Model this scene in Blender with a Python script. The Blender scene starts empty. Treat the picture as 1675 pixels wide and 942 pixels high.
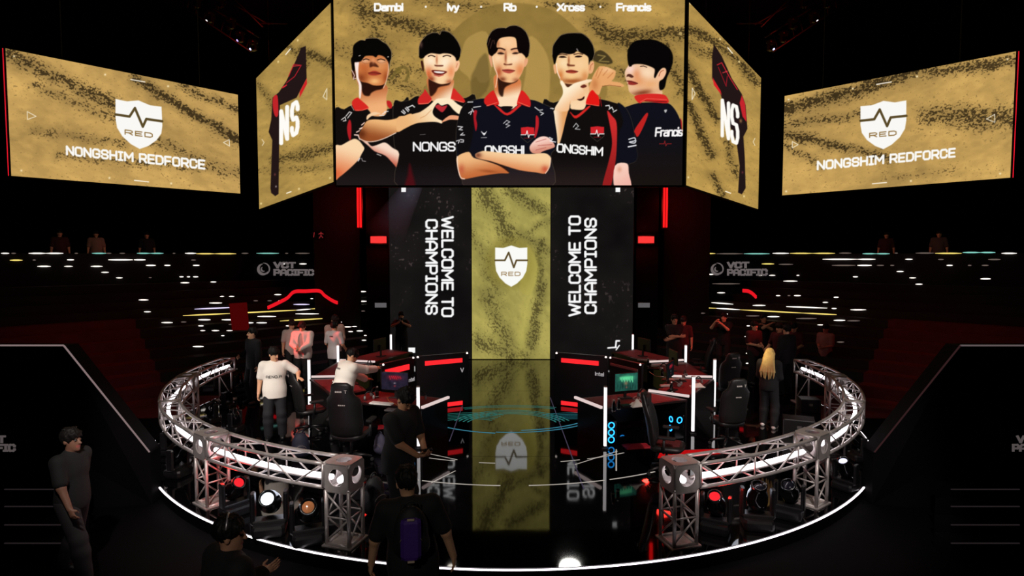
import bpy, math, random
import numpy as np
from math import sin, cos, pi, radians, atan2, hypot
from mathutils import Vector, Matrix
SC = bpy.context.scene
COL = SC.collection
# ---------------------------------------------------------------- camera (image taken as 1675 x 942)
F = 950.0; TH = math.atan(51/950.0); CAM = np.array([0.004, -13.7, 3.5]); CX, CY = 837.5, 471.0
cd = bpy.data.cameras.new('camera'); cam = bpy.data.objects.new('camera', cd); COL.objects.link(cam)
cam.location = CAM; cam.rotation_euler = (pi/2-TH, 0, 0)
cd.sensor_width = 36; cd.sensor_fit = 'HORIZONTAL'; cd.lens = 36*F/1675; cd.clip_start = .05; cd.clip_end = 200
SC.camera = cam
def ray(px, py):
    x = (px-CX)/F; y = (py-CY)/F
    return np.array([x, cos(TH)-y*sin(TH), -(sin(TH)+y*cos(TH))])
def G(px, py, z=0.0):                      # the point of height z seen at a picture position
    r = ray(px, py); return CAM+r*((z-CAM[2])/r[2])
def D(px, py, Y):                          # the point of depth Y
    r = ray(px, py); return CAM+r*((Y-CAM[1])/r[1])
def PL(px, py, n, c):                      # the point on the plane n.p = c
    r = ray(px, py); n = np.array(n, float); return CAM+r*((c-n@CAM)/(n@r))
def proj(P):
    d = P-CAM; fw = d[..., 1]*cos(TH)-d[..., 2]*sin(TH); dn = -d[..., 1]*sin(TH)-d[..., 2]*cos(TH)
    return CX+F*d[..., 0]/fw, CY+F*dn/fw
# ---------------------------------------------------------------- world, view, lamps
w = bpy.data.worlds.new('world'); SC.world = w; w.use_nodes = True
w.node_tree.nodes['Background'].inputs[0].default_value = (.0065, .0022, .0024, 1); w.node_tree.nodes['Background'].inputs[1].default_value = 1.0
SC.view_settings.view_transform = 'Standard'; SC.view_settings.look = 'None'; SC.view_settings.exposure = 0; SC.view_settings.gamma = 1
SC.view_settings.use_curve_mapping = False
SC.cycles.use_denoising = True
SC.cycles.max_bounces = 6; SC.cycles.glossy_bounces = 4; SC.cycles.diffuse_bounces = 2; SC.cycles.transmission_bounces = 2
SC.cycles.sample_clamp_indirect = 4; SC.cycles.blur_glossy = .3
def spot(name, loc, aim, power, color, ang, blend=.6, size=.12):
    l = bpy.data.lights.new(name, 'SPOT'); l.energy = power; l.color = color; l.spot_size = radians(ang); l.spot_blend = blend; l.shadow_soft_size = size
    o = bpy.data.objects.new(name, l); COL.objects.link(o); o.location = loc
    o.rotation_euler = (Vector(aim)-Vector(loc)).to_track_quat('-Z', 'Y').to_euler(); return o
def point(name, loc, power, color, size=.1):
    l = bpy.data.lights.new(name, 'POINT'); l.energy = power; l.color = color; l.shadow_soft_size = size
    o = bpy.data.objects.new(name, l); COL.objects.link(o); o.location = loc; return o
WARM = (1, .93, .84); REDL = (1, .03, .02); COOL = (.8, .85, 1)
spot('key_left_team', (-7.5, -9.5, 7.5), (-3.8, -2.4, 1.2), 3000, WARM, 20, .7)
spot('key_right_team', (7.5, -9.5, 7.5), (4.2, -2.4, .7), 1300, WARM, 24, .8)
spot('back_left_people', (-7.5, -7, 7.5), (-5.2, 1.6, 1.2), 1800, WARM, 16, .7)
spot('red_left_people', (-10, .2, 3.2), (-5.3, 1.7, 1.3), 1900, REDL, 14, .6)
spot('red_right_group', (9.5, -1, 5), (5.5, 3.4, 1.2), 900, REDL, 24, .8)
spot('gold_hair_light', (2.2, -4.6, 4.6), (5.25, -1.75, 1.38), 1500, (1, .88, .5), 6.5, .9)
spot('red_desks_right', (1.2, -1, 6.5), (3.6, -1.2, .7), 620, REDL, 46, .8)
spot('red_desks_left', (-1.2, -1, 6.5), (-3.6, -1.2, .7), 380, REDL, 46, .8)
spot('truss_wash_left', (-2.4, -12.5, 7.5), (-3.8, -5.6, .9), 3000, (1, .9, .84), 28, .5)
spot('truss_wash_right', (2.4, -12.5, 7.5), (3.8, -5.6, .9), 2300, (1, .9, .84), 28, .5)
spot('red_aisle_left', (-9.5, -4, 8), (-10.6, 1.9, .6), 260, REDL, 50, .9)
spot('red_aisle_right', (9.5, -4, 8), (10.6, 1.9, .6), 260, REDL, 50, .9)
spot('front_people_light', (-1.5, -15.5, 6.0), (-1.2, -8.9, 1.2), 300, WARM, 34, .6)
spot('glasses_man_light', (-4.5, -11, 6.8), (-1.6, -5.7, 1.3), 900, WARM, 16, .8)
spot('right_group_fill', (6.5, -8, 7.5), (5.2, 2.6, 1.3), 650, (1, .72, .66), 26, .8)  # unseen fill spot, added to brighten the people on the right
# ---------------------------------------------------------------- helpers
def lin(c):
    c = np.asarray(c, float)/255.0
    return np.where(c <= .04045, c/12.92, ((c+.055)/1.055)**2.4)
MATS = {}
def mat(name, rgb, rough=.6, metal=0.0, emit=0.0, spec=.5, bump=None, attr=None, vary=0.0, coat=0.0):
    if name in MATS: return MATS[name]
    m = bpy.data.materials.new(name); m.use_nodes = True; nt = m.node_tree; b = nt.nodes['Principled BSDF']
    c = tuple(lin(rgb))+(1,)
    b.inputs['Base Color'].default_value = c; b.inputs['Roughness'].default_value = rough; b.inputs['Metallic'].default_value = metal
    b.inputs['Specular IOR Level'].default_value = spec; b.inputs['Coat Weight'].default_value = coat
    if attr:
        a = nt.nodes.new('ShaderNodeAttribute'); a.attribute_name = attr; nt.links.new(a.outputs['Color'], b.inputs['Base Color'])
    if vary:
        t = nt.nodes.new('ShaderNodeTexCoord'); n = nt.nodes.new('ShaderNodeTexNoise'); n.inputs['Scale'].default_value = vary; n.inputs['Detail'].default_value = 4
        r = nt.nodes.new('ShaderNodeMix'); r.data_type = 'RGBA'; r.inputs['A'].default_value = tuple(x*.6 for x in c[:3])+(1,); r.inputs['B'].default_value = tuple(min(1, x*1.3) for x in c[:3])+(1,)
        nt.links.new(t.outputs['Object'], n.inputs['Vector']); nt.links.new(n.outputs['Fac'], r.inputs['Factor']); nt.links.new(r.outputs['Result'], b.inputs['Base Color'])
    if bump:
        t = nt.nodes.new('ShaderNodeTexCoord'); n = nt.nodes.new('ShaderNodeTexNoise'); n.inputs['Scale'].default_value = bump[0]; n.inputs['Detail'].default_value = 3
        p = nt.nodes.new('ShaderNodeBump'); p.inputs['Strength'].default_value = bump[1]; p.inputs['Distance'].default_value = .01
        nt.links.new(t.outputs['Object'], n.inputs['Vector']); nt.links.new(n.outputs['Fac'], p.inputs['Height']); nt.links.new(p.outputs['Normal'], b.inputs['Normal'])
    if emit:
        b.inputs['Emission Color'].default_value = c; b.inputs['Emission Strength'].default_value = emit
    MATS[name] = m; return m
def lamp_mat(name, rgb, strength):
    if name in MATS: return MATS[name]
    m = bpy.data.materials.new(name); m.use_nodes = True; nt = m.node_tree; nt.nodes.clear()
    o = nt.nodes.new('ShaderNodeOutputMaterial'); e = nt.nodes.new('ShaderNodeEmission')
    e.inputs[0].default_value = tuple(lin(rgb))+(1,); e.inputs[1].default_value = strength
    nt.links.new(e.outputs[0], o.inputs[0]); MATS[name] = m; return m
def picture_mat():
    if 'led_picture' in MATS: return MATS['led_picture']
    m = bpy.data.materials.new('led_picture'); m.use_nodes = True; nt = m.node_tree; nt.nodes.clear()
    o = nt.nodes.new('ShaderNodeOutputMaterial'); e = nt.nodes.new('ShaderNodeEmission'); a = nt.nodes.new('ShaderNodeAttribute'); a.attribute_name = 'picture'
    nt.links.new(a.outputs['Color'], e.inputs[0]); nt.links.new(e.outputs[0], o.inputs[0]); MATS['led_picture'] = m; return m
def mesh_obj(name, V, Fc, m, parent=None, smooth=False, colors=None, attr='tint'):
    V = np.asarray(V, float)
    me = bpy.data.meshes.new(name)
    if isinstance(Fc, np.ndarray):
        me.vertices.add(len(V)); me.vertices.foreach_set('co', V.ravel().astype(np.float32))
        k = Fc.shape[1]; me.loops.add(Fc.size); me.loops.foreach_set('vertex_index', Fc.ravel().astype(np.int32))
        me.polygons.add(len(Fc)); me.polygons.foreach_set('loop_start', (np.arange(len(Fc))*k).astype(np.int32))
        me.update(calc_edges=True)
    else:
        me.from_pydata([tuple(v) for v in V], [], Fc); me.update()
    if smooth: me.polygons.foreach_set('use_smooth', np.ones(len(me.polygons), bool))
    if colors is not None:
        a = me.color_attributes.new(attr, 'FLOAT_COLOR', 'POINT')
        a.data.foreach_set('color', np.c_[colors, np.ones(len(colors))].astype(np.float32).ravel())
    o = bpy.data.objects.new(name, me); COL.objects.link(o); me.materials.append(m)
    if parent is not None: o.parent = parent
    return o
class MB:
    def __init__(s): s.v = []; s.f = []; s.sm = []
    def add(s, V, Fs, smooth=False):
        b = len(s.v); s.v += [tuple(map(float, x)) for x in V]; s.f += [[b+i for i in f] for f in Fs]; s.sm += [smooth]*len(Fs); return s
    def box(s, c, d, rz=0.0, R=None, bevel=0.0):
        c = np.array(c, float); hx, hy, hz = np.array(d, float)/2
        if R is None: R = np.array([[cos(rz), -sin(rz), 0], [sin(rz), cos(rz), 0], [0, 0, 1]])
        if bevel:
            b = min(bevel, hx*.9, hy*.9, hz*.9); pts = []
            ring = [(hx-b, -hy), (hx, -hy+b), (hx, hy-b), (hx-b, hy), (-hx+b, hy), (-hx, hy-b), (-hx, -hy+b), (-hx+b, -hy)]
            rin = [(hx-b*1.3, -hy+b*.3), (hx-b*.3, -hy+b*1.3), (hx-b*.3, hy-b*1.3), (hx-b*1.3, hy-b*.3), (-hx+b*1.3, hy-b*.3), (-hx+b*.3, hy-b*1.3), (-hx+b*.3, -hy+b*1.3), (-hx+b*1.3, -hy+b*.3)]
            for rr, z in ((rin, -hz), (ring, -hz+b), (ring, hz-b), (rin, hz)): pts += [(x, y, z) for x, y in rr]
            Fs = [[7, 6, 5, 4, 3, 2, 1, 0], [24+i for i in range(8)]]
            for l in range(3): Fs += [[l*8+i, l*8+(i+1) % 8, l*8+8+(i+1) % 8, l*8+8+i] for i in range(8)]
            return s.add([c+R@np.array(p) for p in pts], Fs)
        P = [c+R@np.array((x, y, z)) for z in (-hz, hz) for x, y in ((-hx, -hy), (hx, -hy), (hx, hy), (-hx, hy))]
        return s.add(P, [[3, 2, 1, 0], [4, 5, 6, 7], [0, 1, 5, 4], [1, 2, 6, 5], [2, 3, 7, 6], [3, 0, 4, 7]])
    def bar(s, a, b, wdt, h):                 # straight bar of rectangular section
        a = np.array(a, float); b = np.array(b, float); e = b-a; L = np.linalg.norm(e); e /= L
        up = np.array((0, 0, 1.0)) if abs(e[2]) < .95 else np.array((0, 1.0, 0))
        x = np.cross(e, up); x /= np.linalg.norm(x); y = np.cross(x, e)
        return s.box((a+b)/2, (wdt, L, h), R=np.stack([x, e, y], 1))
    def tube(s, a, b, r, n=6, r2=None): return s.path([a, b], [r, r if r2 is None else r2], n)
    def path(s, P, r, n=6, closed=False):
        P = [np.array(p, float) for p in P]; m = len(P)
        if not hasattr(r, '__len__'): r = [r]*m
        V = []; ref = None
        for i in range(m):
            t = (P[(i+1) % m]-P[i-1]) if closed else (P[min(i+1, m-1)]-P[max(i-1, 0)])
            t = t/max(np.linalg.norm(t), 1e-9)
            if ref is None: ref = np.array((0, 0, 1.0)) if abs(t[2]) < .9 else np.array((1.0, 0, 0))
            x = np.cross(t, ref); x /= max(np.linalg.norm(x), 1e-9); y = np.cross(x, t); ref = y if abs(t[2]) > .9 or True else ref
            for k_ in range(n):
                q = 2*pi*(k_+.5)/n; V.append(P[i]+r[i]*(cos(q)*x+sin(q)*y))
        Fs = [[i*n+k_, i*n+(k_+1) % n, ((i+1) % m)*n+(k_+1) % n, ((i+1) % m)*n+k_] for i in range(m if closed else m-1) for k_ in range(n)]
        b = len(s.v); s.add(V, Fs, n > 4)
        if not closed: s.f += [[b+k_ for k_ in range(n)][::-1], [b+(m-1)*n+k_ for k_ in range(n)]]; s.sm += [False, False]
        return s
    def lathe(s, prof, c, axis=(0, 0, 1), n=16):      # prof = (radius, height) along the axis
        c = np.array(c, float); e = np.array(axis, float); e /= np.linalg.norm(e)
        x = np.cross(e, (0, 0, 1.0) if abs(e[2]) < .9 else (1.0, 0, 0)); x /= np.linalg.norm(x); y = np.cross(e, x)
        V = []; 
        for r, h in prof:
            for k_ in range(n): q = 2*pi*k_/n; V.append(c+e*h+max(r, 1e-4)*(cos(q)*x+sin(q)*y))
        Fs = [[i*n+k_, i*n+(k_+1) % n, (i+1)*n+(k_+1) % n, (i+1)*n+k_] for i in range(len(prof)-1) for k_ in range(n)]
        b = len(s.v); s.add(V, Fs, True); m = len(prof)
        s.f += [[b+k_ for k_ in range(n)][::-1], [b+(m-1)*n+k_ for k_ in range(n)]]; s.sm += [False, False]; return s
    def prism(s, pts, z0, z1):
        n = len(pts); V = [(p[0], p[1], z0) for p in pts]+[(p[0], p[1], z1) for p in pts]
        return s.add(V, [list(range(n))[::-1], list(range(n, 2*n))]+[[i, (i+1) % n, n+(i+1) % n, n+i] for i in range(n)])
    def slab(s, pts, off):                    # 3-D polygon thickened by the vector off
        n = len(pts); off = np.array(off, float); V = [np.array(p, float) for p in pts]; V = V+[p+off for p in V]
        return s.add(V, [list(range(n))[::-1], list(range(n, 2*n))]+[[i, (i+1) % n, n+(i+1) % n, n+i] for i in range(n)])
    def rows(s, R, close_ends=True, smooth=True):     # loft of equal closed rings
        n = len(R[0]); V = [p for r in R for p in r]; m = len(R)
        Fs = [[i*n+k_, i*n+(k_+1) % n, (i+1)*n+(k_+1) % n, (i+1)*n+k_] for i in range(m-1) for k_ in range(n)]
        b = len(s.v); s.add(V, Fs, smooth)
        if close_ends: s.f += [[b+k_ for k_ in range(n)][::-1], [b+(m-1)*n+k_ for k_ in range(n)]]; s.sm += [False, False]
        return s
    def strokes(s, text, o, u, v, wd, gap=.28, nrm=(0, -1, 0), th=.004):    # block lettering as thin solid strokes
        o = np.array(o, float); u = np.array(u, float); v = np.array(v, float); nrm = np.array(nrm, float); x = 0.0
        for ch in text:
            g = GLYPH[ch]
            for st in g[1]:
                for (a0, b0), (a1, b1) in zip(st[:-1], st[1:]):
                    e = np.array((a1-a0, b1-b0)); L = np.hypot(*e)
                    if L < 1e-6: continue
                    e = e/L*wd/2; q = np.array((-e[1], e[0])); A = np.array((a0+x, b0))-e*.9; B = np.array((a1+x, b1))+e*.9
                    s.slab([o+p[0]*u+p[1]*v for p in (A-q, B-q, B+q, A+q)], nrm*th)
            x += g[0]+gap
        return s
    def build(s, name, m, parent=None, world=False):
        V = np.array(s.v, float)
        if world and parent is not None: V = V-np.array(parent.location)
        me = bpy.data.meshes.new(name); me.from_pydata([tuple(v) for v in V], [], s.f); me.update()
        me.polygons.foreach_set('use_smooth', np.array(s.sm, bool))
        o = bpy.data.objects.new(name, me); COL.objects.link(o); me.materials.append(m)
        if parent is not None: o.parent = parent
        return o
def thing(name, label, cat, loc=(0, 0, 0), rz=0.0, group=None):
    o = bpy.data.objects.new(name, None); COL.objects.link(o); o.location = tuple(map(float, loc)); o.rotation_euler = (0, 0, rz)
    o.empty_display_size = .1
    o['label'] = label; o['category'] = cat
    if group: o['group'] = group
    return o
def tag(o, label, cat, group=None):
    o['label'] = label; o['category'] = cat
    if group: o['group'] = group
    return o
def struct(o): o['kind'] = 'structure'; return o
def dup(root, loc, rz, label, group=None):
    r = root.copy(); COL.objects.link(r); r.location = tuple(map(float, loc)); r.rotation_euler = (0, 0, rz); r['label'] = label
    if group: r['group'] = group
    for ch in list(root.children):
        c = ch.copy(); COL.objects.link(c); c.parent = r
        for g in list(ch.children):
            d = g.copy(); COL.objects.link(d); d.parent = c
    return r
# ---------------------------------------------------------------- figures: one continuous skin grown from a distance field
class Field:
    def __init__(s, lo, hi, h):
        s.h = h; s.lo = np.array(lo, float); s.n = np.ceil((np.array(hi)-s.lo)/h).astype(int)+2
        s.F = np.full(s.n, .5, np.float32); s.ax = [s.lo[i]+h*np.arange(s.n[i]) for i in range(3)]
    def _win(s, lo, hi, pad):
        a = np.maximum(np.floor((np.array(lo)-pad-s.lo)/s.h).astype(int), 0); b = np.minimum(np.ceil((np.array(hi)+pad-s.lo)/s.h).astype(int)+1, s.n)
        if np.any(b <= a): return None
        sl = tuple(slice(a[i], b[i]) for i in range(3))
        return sl, np.meshgrid(*[s.ax[i][sl[i]] for i in range(3)], indexing='ij')
    def _mix(s, sl, d, k, op):
        f = s.F[sl]
        if op == 'cut': f2 = -f; d2 = d
        else: f2 = f; d2 = d
        h = np.clip(.5+.5*(d2-f2)/k, 0, 1); r = d2*(1-h)+f2*h-k*h*(1-h)
        s.F[sl] = -r if op == 'cut' else r
    def cone(s, a, b, ra, rb, k=.03, op='add'):
        a = np.array(a, float); b = np.array(b, float); m = max(ra, rb)
        q = s._win(np.minimum(a, b)-m, np.maximum(a, b)+m, k+2.5*s.h)
        if q is None: return
        sl, (x, y, z) = q; e = b-a; L = max(e@e, 1e-9)
        t = np.clip(((x-a[0])*e[0]+(y-a[1])*e[1]+(z-a[2])*e[2])/L, 0, 1)
        d = np.sqrt((x-a[0]-t*e[0])**2+(y-a[1]-t*e[1])**2+(z-a[2]-t*e[2])**2)-(ra+(rb-ra)*t)
        s._mix(sl, d, k, op)
    def ell(s, c, r, R=None, k=.03, op='add'):
        c = np.array(c, float); r = np.array(r, float); m = r.max()
        q = s._win(c-m, c+m, k+2.5*s.h)
        if q is None: return
        sl, (x, y, z) = q; p = np.stack([x-c[0], y-c[1], z-c[2]], -1)
        if R is not None: p = p@R
        k0 = np.sqrt(((p/r)**2).sum(-1)); k1 = np.sqrt(((p/(r*r))**2).sum(-1))
        s._mix(sl, k0*(k0-1)/np.maximum(k1, 1e-6), k, op)
    def half(s, p, n, k=.006):                # keep the side the normal points away from
        x, y, z = np.meshgrid(*s.ax, indexing='ij', sparse=True); n = np.array(n, float)
        d = (x-p[0])*n[0]+(y-p[1])*n[1]+(z-p[2])*n[2]
        h = np.clip(.5-.5*(d-s.F)/k, 0, 1); s.F = (d*(1-h)+s.F*h+k*h*(1-h)).astype(np.float32)
    def mesh(s):
        Fv = s.F; ins = Fv < 0; n = Fv.shape
        c = [ins[i:n[0]-1+i, j:n[1]-1+j, k_:n[2]-1+k_] for i in (0, 1) for j in (0, 1) for k_ in (0, 1)]
        tot = sum(x.astype(np.int8) for x in c); act = (tot > 0) & (tot < 8)
        I = np.argwhere(act); idm = np.full(act.shape, -1, int); idm[tuple(I.T)] = np.arange(len(I))
        acc = np.zeros((len(I), 3)); cnt = np.zeros(len(I))
        cor = [(i, j, k_) for i in (0, 1) for j in (0, 1) for k_ in (0, 1)]
        for a in range(8):
            for b in range(a+1, 8):
                if sum(abs(p-q) for p, q in zip(cor[a], cor[b])) != 1: continue
                fa = Fv[I[:, 0]+cor[a][0], I[:, 1]+cor[a][1], I[:, 2]+cor[a][2]]; fb = Fv[I[:, 0]+cor[b][0], I[:, 1]+cor[b][1], I[:, 2]+cor[b][2]]
                m = (fa < 0) != (fb < 0); t = fa[m]/(fa[m]-fb[m]); ca = np.array(cor[a]); cb = np.array(cor[b])
                acc[m] += ca+(cb-ca)*t[:, None]; cnt[m] += 1
        V = s.lo+s.h*(I+acc/np.maximum(cnt, 1)[:, None]); Q = []
        for ax in range(3):
            sl0 = [slice(None)]*3; sl1 = [slice(None)]*3; sl0[ax] = slice(0, n[ax]-1); sl1[ax] = slice(1, n[ax])
            A = ins[tuple(sl0)]; B = ins[tuple(sl1)]; ch = A != B
            u, v = [(1, 2), (2, 0), (0, 1)][ax]
            E = np.argwhere(ch); ok = (E[:, u] > 0) & (E[:, v] > 0) & (E[:, u] < n[u]-1) & (E[:, v] < n[v]-1); E = E[ok]
            if len(E) == 0: continue
            ids = []
            for du, dv in ((1, 1), (0, 1), (0, 0), (1, 0)):
                T = E.copy(); T[:, u] -= du; T[:, v] -= dv; ids.append(idm[tuple(T.T)])
            q = np.stack(ids, 1); flip = ~A[tuple(E.T)]; q[flip] = q[flip][:, ::-1]; Q.append(q)
        return V, np.concatenate(Q)
def rotm(ax, a):
    c, s_ = cos(a), sin(a)
    return np.array({'x': [[1, 0, 0], [0, c, -s_], [0, s_, c]], 'y': [[c, 0, s_], [0, 1, 0], [-s_, 0, c]], 'z': [[c, -s_, 0], [s_, c, 0], [0, 0, 1]]}[ax])
def ik(S, T, l1, l2, pole):
    S = np.array(S, float); T = np.array(T, float); e = T-S; L = np.linalg.norm(e); e /= L
    if L > (l1+l2)*.995: L = (l1+l2)*.995; T = S+e*L
    a = (l1*l1-l2*l2+L*L)/(2*L); h = math.sqrt(max(l1*l1-a*a, 0)); p = np.array(pole, float); p = p-(p@e)*e; p /= np.linalg.norm(p)
    return S+e*a+p*h, T
SKIN = (222, 168, 132)
def person(label, loc, face, h=1.74, lean=0, twist=0, side=0, head=(0, 0, 0), rh=(.27, .06, .82), lh=(-.27, .06, .82), rpole=(.5, -1, -.2), lpole=(-.5, -1, -.2),
           rhand=None, lhand=None, curl=.5, feet=((.11, .02), (-.11, .02)), hair='short', hair_rgb=(14, 11, 10), skin_rgb=SKIN, top=('shirt', (20, 20, 22), 'short', .86),
           trouser=(16, 16, 19), shoe=(20, 20, 22), build=1.0, res=.012, group=None, collar=None, open_front=None, glasses=False, legs=True, hipdrop=0.0):
    """face = direction looked at in plan; hands are wrist positions (right, forward, up) in the figure's own frame"""
    root = thing('person', label, 'person', loc, atan2(face[1], face[0])-pi/2, group)
    s = h/1.75; R = rotm('z', twist)@rotm('x', -lean)@rotm('y', side); pv = np.array((0, 0, .95-hipdrop))
    U = lambda p: pv+R@(np.array(p, float)-np.array((0, 0, .95)))
    b = build
    S = {+1: U((.175*b, 0, 1.43)), -1: U((-.175*b, 0, 1.43))}; arms = {}
    for sg, T, pole in ((1, rh, rpole), (-1, lh, lpole)): arms[sg] = (S[sg],)+ik(S[sg], T, .285, .255, pole)
    lg = {}
    for sg, ft in ((1, feet[0]), (-1, feet[1])):
        H = np.array((.092*sg, 0, .93-hipdrop)); az = ft[2] if len(ft) > 2 else .085
        K_, A_ = ik(H, (ft[0], ft[1], az), .435, .425, (.12*sg, 1, 0)); lg[sg] = (H, K_, A_, az)
    Rh = R@rotm('z', head[0])@rotm('x', -head[1])@rotm('y', head[2]); Hc = U((0, .018, 1.625)); hp = lambda p: Hc+Rh@np.array(p, float)
    P = [a for v in arms.values() for a in v]+[a for v in lg.values() for a in v[:3]]+[Hc]
    lo = np.min(P, 0)-.24; hi = np.max(P, 0)+.24; lo[2] = max(lo[2], -.03) if legs else .7
    def torso(f, o, k=.05):
        f.ell(U((0, 0, .96)), (.165*b+o, .115*b+o, .125+o), R, k); f.ell(U((0, .008, 1.10)), (.150*b+o, .108*b+o, .16+o), R, k); f.ell(U((0, .0, 1.29)), (.172*b+o, .118*b+o, .19+o), R, k)
        f.cone(U((-.15*b, 0, 1.415)), U((.15*b, 0, 1.415)), .062+o, .062+o, k)
    def arm(f, sg, o, upto=2.0, k=.03, fl=0):
        a, e, w_ = arms[sg]
        if upto <= 1: f.cone(a, a+(e-a)*upto, .056+o, .056-.012*upto+o+fl, k)
        else: f.cone(a, e, .056+o, .044+o, k); f.cone(e, e+(w_-e)*(upto-1), .044+o, .044-.014*(upto-1)+o+fl, k)
    def leg(f, sg, o, k=.04, upto=2.0):
        a, e, t, az = lg[sg]; f.cone(a, e, .086+o, .058+o*1.1, k); f.cone(e, e+(t-e)*.35, .058+o*1.1, .058+o*1.2, k); f.cone(e+(t-e)*.35, t, .058+o*1.2, .04+o*1.5, k)
    # body
    f = Field(lo, hi, res); torso(f, 0)
    f.cone(U((0, .0, 1.43)), U((0, .014, 1.56)), .058, .054, .03)
    hd = {}
    for sg in (1, -1):
        arm(f, sg, 0)
        if legs:
            leg(f, sg, 0); a = lg[sg][2]; f.cone(a+np.array((0, .0, -.035)), a+np.array((.01*sg, .15, -.052)), .034, .028, .02)
        _, e, W = arms[sg]; dh = (W-e)/np.linalg.norm(W-e); spec = rhand if sg > 0 else lhand
        if spec is not None and spec[0] is not None: dh = np.array(spec[0], float); dh /= np.linalg.norm(dh)
        pn = np.array(spec[1], float) if spec is not None else np.array((-sg*1.0, .2, 0)); pn = pn-(pn@dh)*dh; pn /= np.linalg.norm(pn)
        cu = spec[2] if spec is not None and len(spec) > 2 else curl
        sd = np.cross(dh, pn)*sg; sd = -sd if (sd@np.array((0, 1, .4))) < 0 and spec is None else sd
        fr = max(.0082, res*.72)
        f.ell(W+dh*.045, (.05, .04, .018), np.stack([dh, sd, pn], 1), .012)
        for q, Lf in ((-.031, .060), (-.0105, .074), (.0105, .080), (.031, .072)):
            B0 = W+dh*.08+sd*q; d1 = dh*cos(cu)+pn*sin(cu); B1 = B0+d1*Lf*.55; d2 = dh*cos(cu*2.1)+pn*sin(cu*2.1)
            f.cone(W+dh*.02+sd*q*.5, B0, .013, fr*1.08, .006); f.cone(B0, B1, fr*1.06, fr, .004); f.cone(B1, B1+d2*Lf*.5, fr, fr*.85, .004)
        T0 = W+dh*.018+sd*.022; T1 = T0+(dh*.55+sd*.6+pn*.35)*.055; f.cone(T0, T1, .015, fr*1.2, .008); f.cone(T1, T1+(dh*.85+sd*.1+pn*.45)*.034, fr*1.2, fr, .004)
        hd[sg] = W+dh*.08+pn*.03
    f.ell(hp((0, -.012, .035)), (.077, .096, .098), Rh, .03); f.ell(hp((0, .022, -.035)), (.060, .072, .082), Rh, .03); f.cone(hp((0, .075, -.098)), hp((0, .06, -.09)), .022, .03, .03)
    f.ell(hp((.031, .098, .012)), (.019, .016, .012), Rh, .012, 'cut'); f.ell(hp((-.031, .098, .012)), (.019, .016, .012), Rh, .012, 'cut')
    f.cone(hp((0, .088, .018)), hp((0, .112, -.026)), .009, .015, .012); f.ell(hp((0, .089, -.058)), (.026, .011, .0085), Rh, .006)
    for sg in (1, -1): f.ell(hp((.079*sg, -.008, -.004)), (.012, .022, .033), Rh, .008); f.ell(hp((.031*sg, .084, .012)), (.014, .012, .011), Rh, .003)
    V, Q = f.mesh(); C = np.tile(lin(skin_rgb), (len(V), 1)); q = (V-Hc)@Rh
    near = (np.abs(q) < .16).all(1)
    lip = near & (q[:, 1] > .07) & (np.abs(q[:, 0]) < .028) & (np.abs(q[:, 2]+.058) < .011); C[lip] = lin((170, 86, 78))
    for sg in (1, -1):
        ey = near & (q[:, 1] > .068) & ((((q[:, 0]-.031*sg)/.017)**2+((q[:, 2]-.012)/.0085)**2) < 1); C[ey] = lin((26, 16, 14))
        br = near & (q[:, 1] > .06) & (np.abs(q[:, 0]-.033*sg) < .025) & (np.abs(q[:, 2]-.036) < .006); C[br] = lin((34, 22, 18))
    mesh_obj('body', V*s, Q, mat('skin', SKIN, .55, attr='tint'), root, True, C)
    # hair
    if hair:
        long_ = hair == 'long'; f = Field(Hc-(.2, .22, .62 if long_ else .2), Hc+(.2, .2, .24), min(res, .011))
        f.ell(hp((0, -.016, .048)), (.091, .110, .104), Rh, .01)
        f.ell(hp((0, .100, -.035)), (.078, .085, .098), Rh, .012, 'cut')
        f.ell(hp((0, .03, -.125)), (.15, .16, .085), Rh, .012, 'cut')
        if hair == 'bowl': f.ell(hp((0, .045, .06)), (.082, .066, .055), Rh, .015)
        if hair == 'side': f.ell(hp((.025, .05, .09)), (.07, .06, .045), Rh, .015); f.ell(hp((-.05, .045, .07)), (.045, .055, .04), Rh, .015)
        if not long_:
            hs_ = int(abs(loc[0])*37) % 7
            for j, x in enumerate(np.linspace(-.066, .066, 8)):
                dz = .012*sin(j*2.3+hs_); lowz = (.034 if hair == 'bowl' else .046)+dz+ (.03*(1-abs(x)/.07) if hair == 'side' else 0); f.cone(hp((x*.95, .072-.25*abs(x), .085)), hp((x*1.08+.008*sin(j+hs_), .096-.45*abs(x), lowz)), .020, .007, .010)
            for j in range(9):
                a_ = 2*pi*j/9+hs_; f.cone(hp((.045*cos(a_), -.02+.05*sin(a_), .135)), hp((.066*cos(a_+.3), -.02+.075*sin(a_+.3), .146-.01*(j % 2))), .016, .006, .010)
        if long_:
            for x in (-.08, -.05, -.02, .015, .05, .08): f.cone(hp((x*.8, -.075, .02)), U((x*1.7, -.150, 1.27)), .040, .030, .015); f.cone(U((x*1.7, -.150, 1.27)), U((x*1.5+.01*sin(x*90), -.15, 1.10+.5*abs(x))), .030, .010, .01)
            for sg in (1, -1): f.cone(hp((.085*sg, -.01, .02)), U((.10*sg, -.06, 1.34)), .026, .02, .02)
        V, Q = f.mesh(); q = V-Hc; rad = q/np.maximum(np.linalg.norm(q, axis=1), 1e-6)[:, None]; az = np.arctan2(q[:, 0], q[:, 1]); nz = fbm(az*60+200, q[:, 2]*160+90, 9, 2, 3)-.5; V = V+rad*(nz*.028)[:, None]; mesh_obj('hair', V*s, Q, mat('hair %d %d %d' % hair_rgb, hair_rgb, .62, bump=(60, .4), spec=.25), root, True)
        if hair == 'cap':
            pass
    # clothes
    kind, rgb, sleeve, hem = top; long_sl = sleeve == 'long'; o = .040 if kind in ('jacket', 'hoodie') else .024
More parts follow.
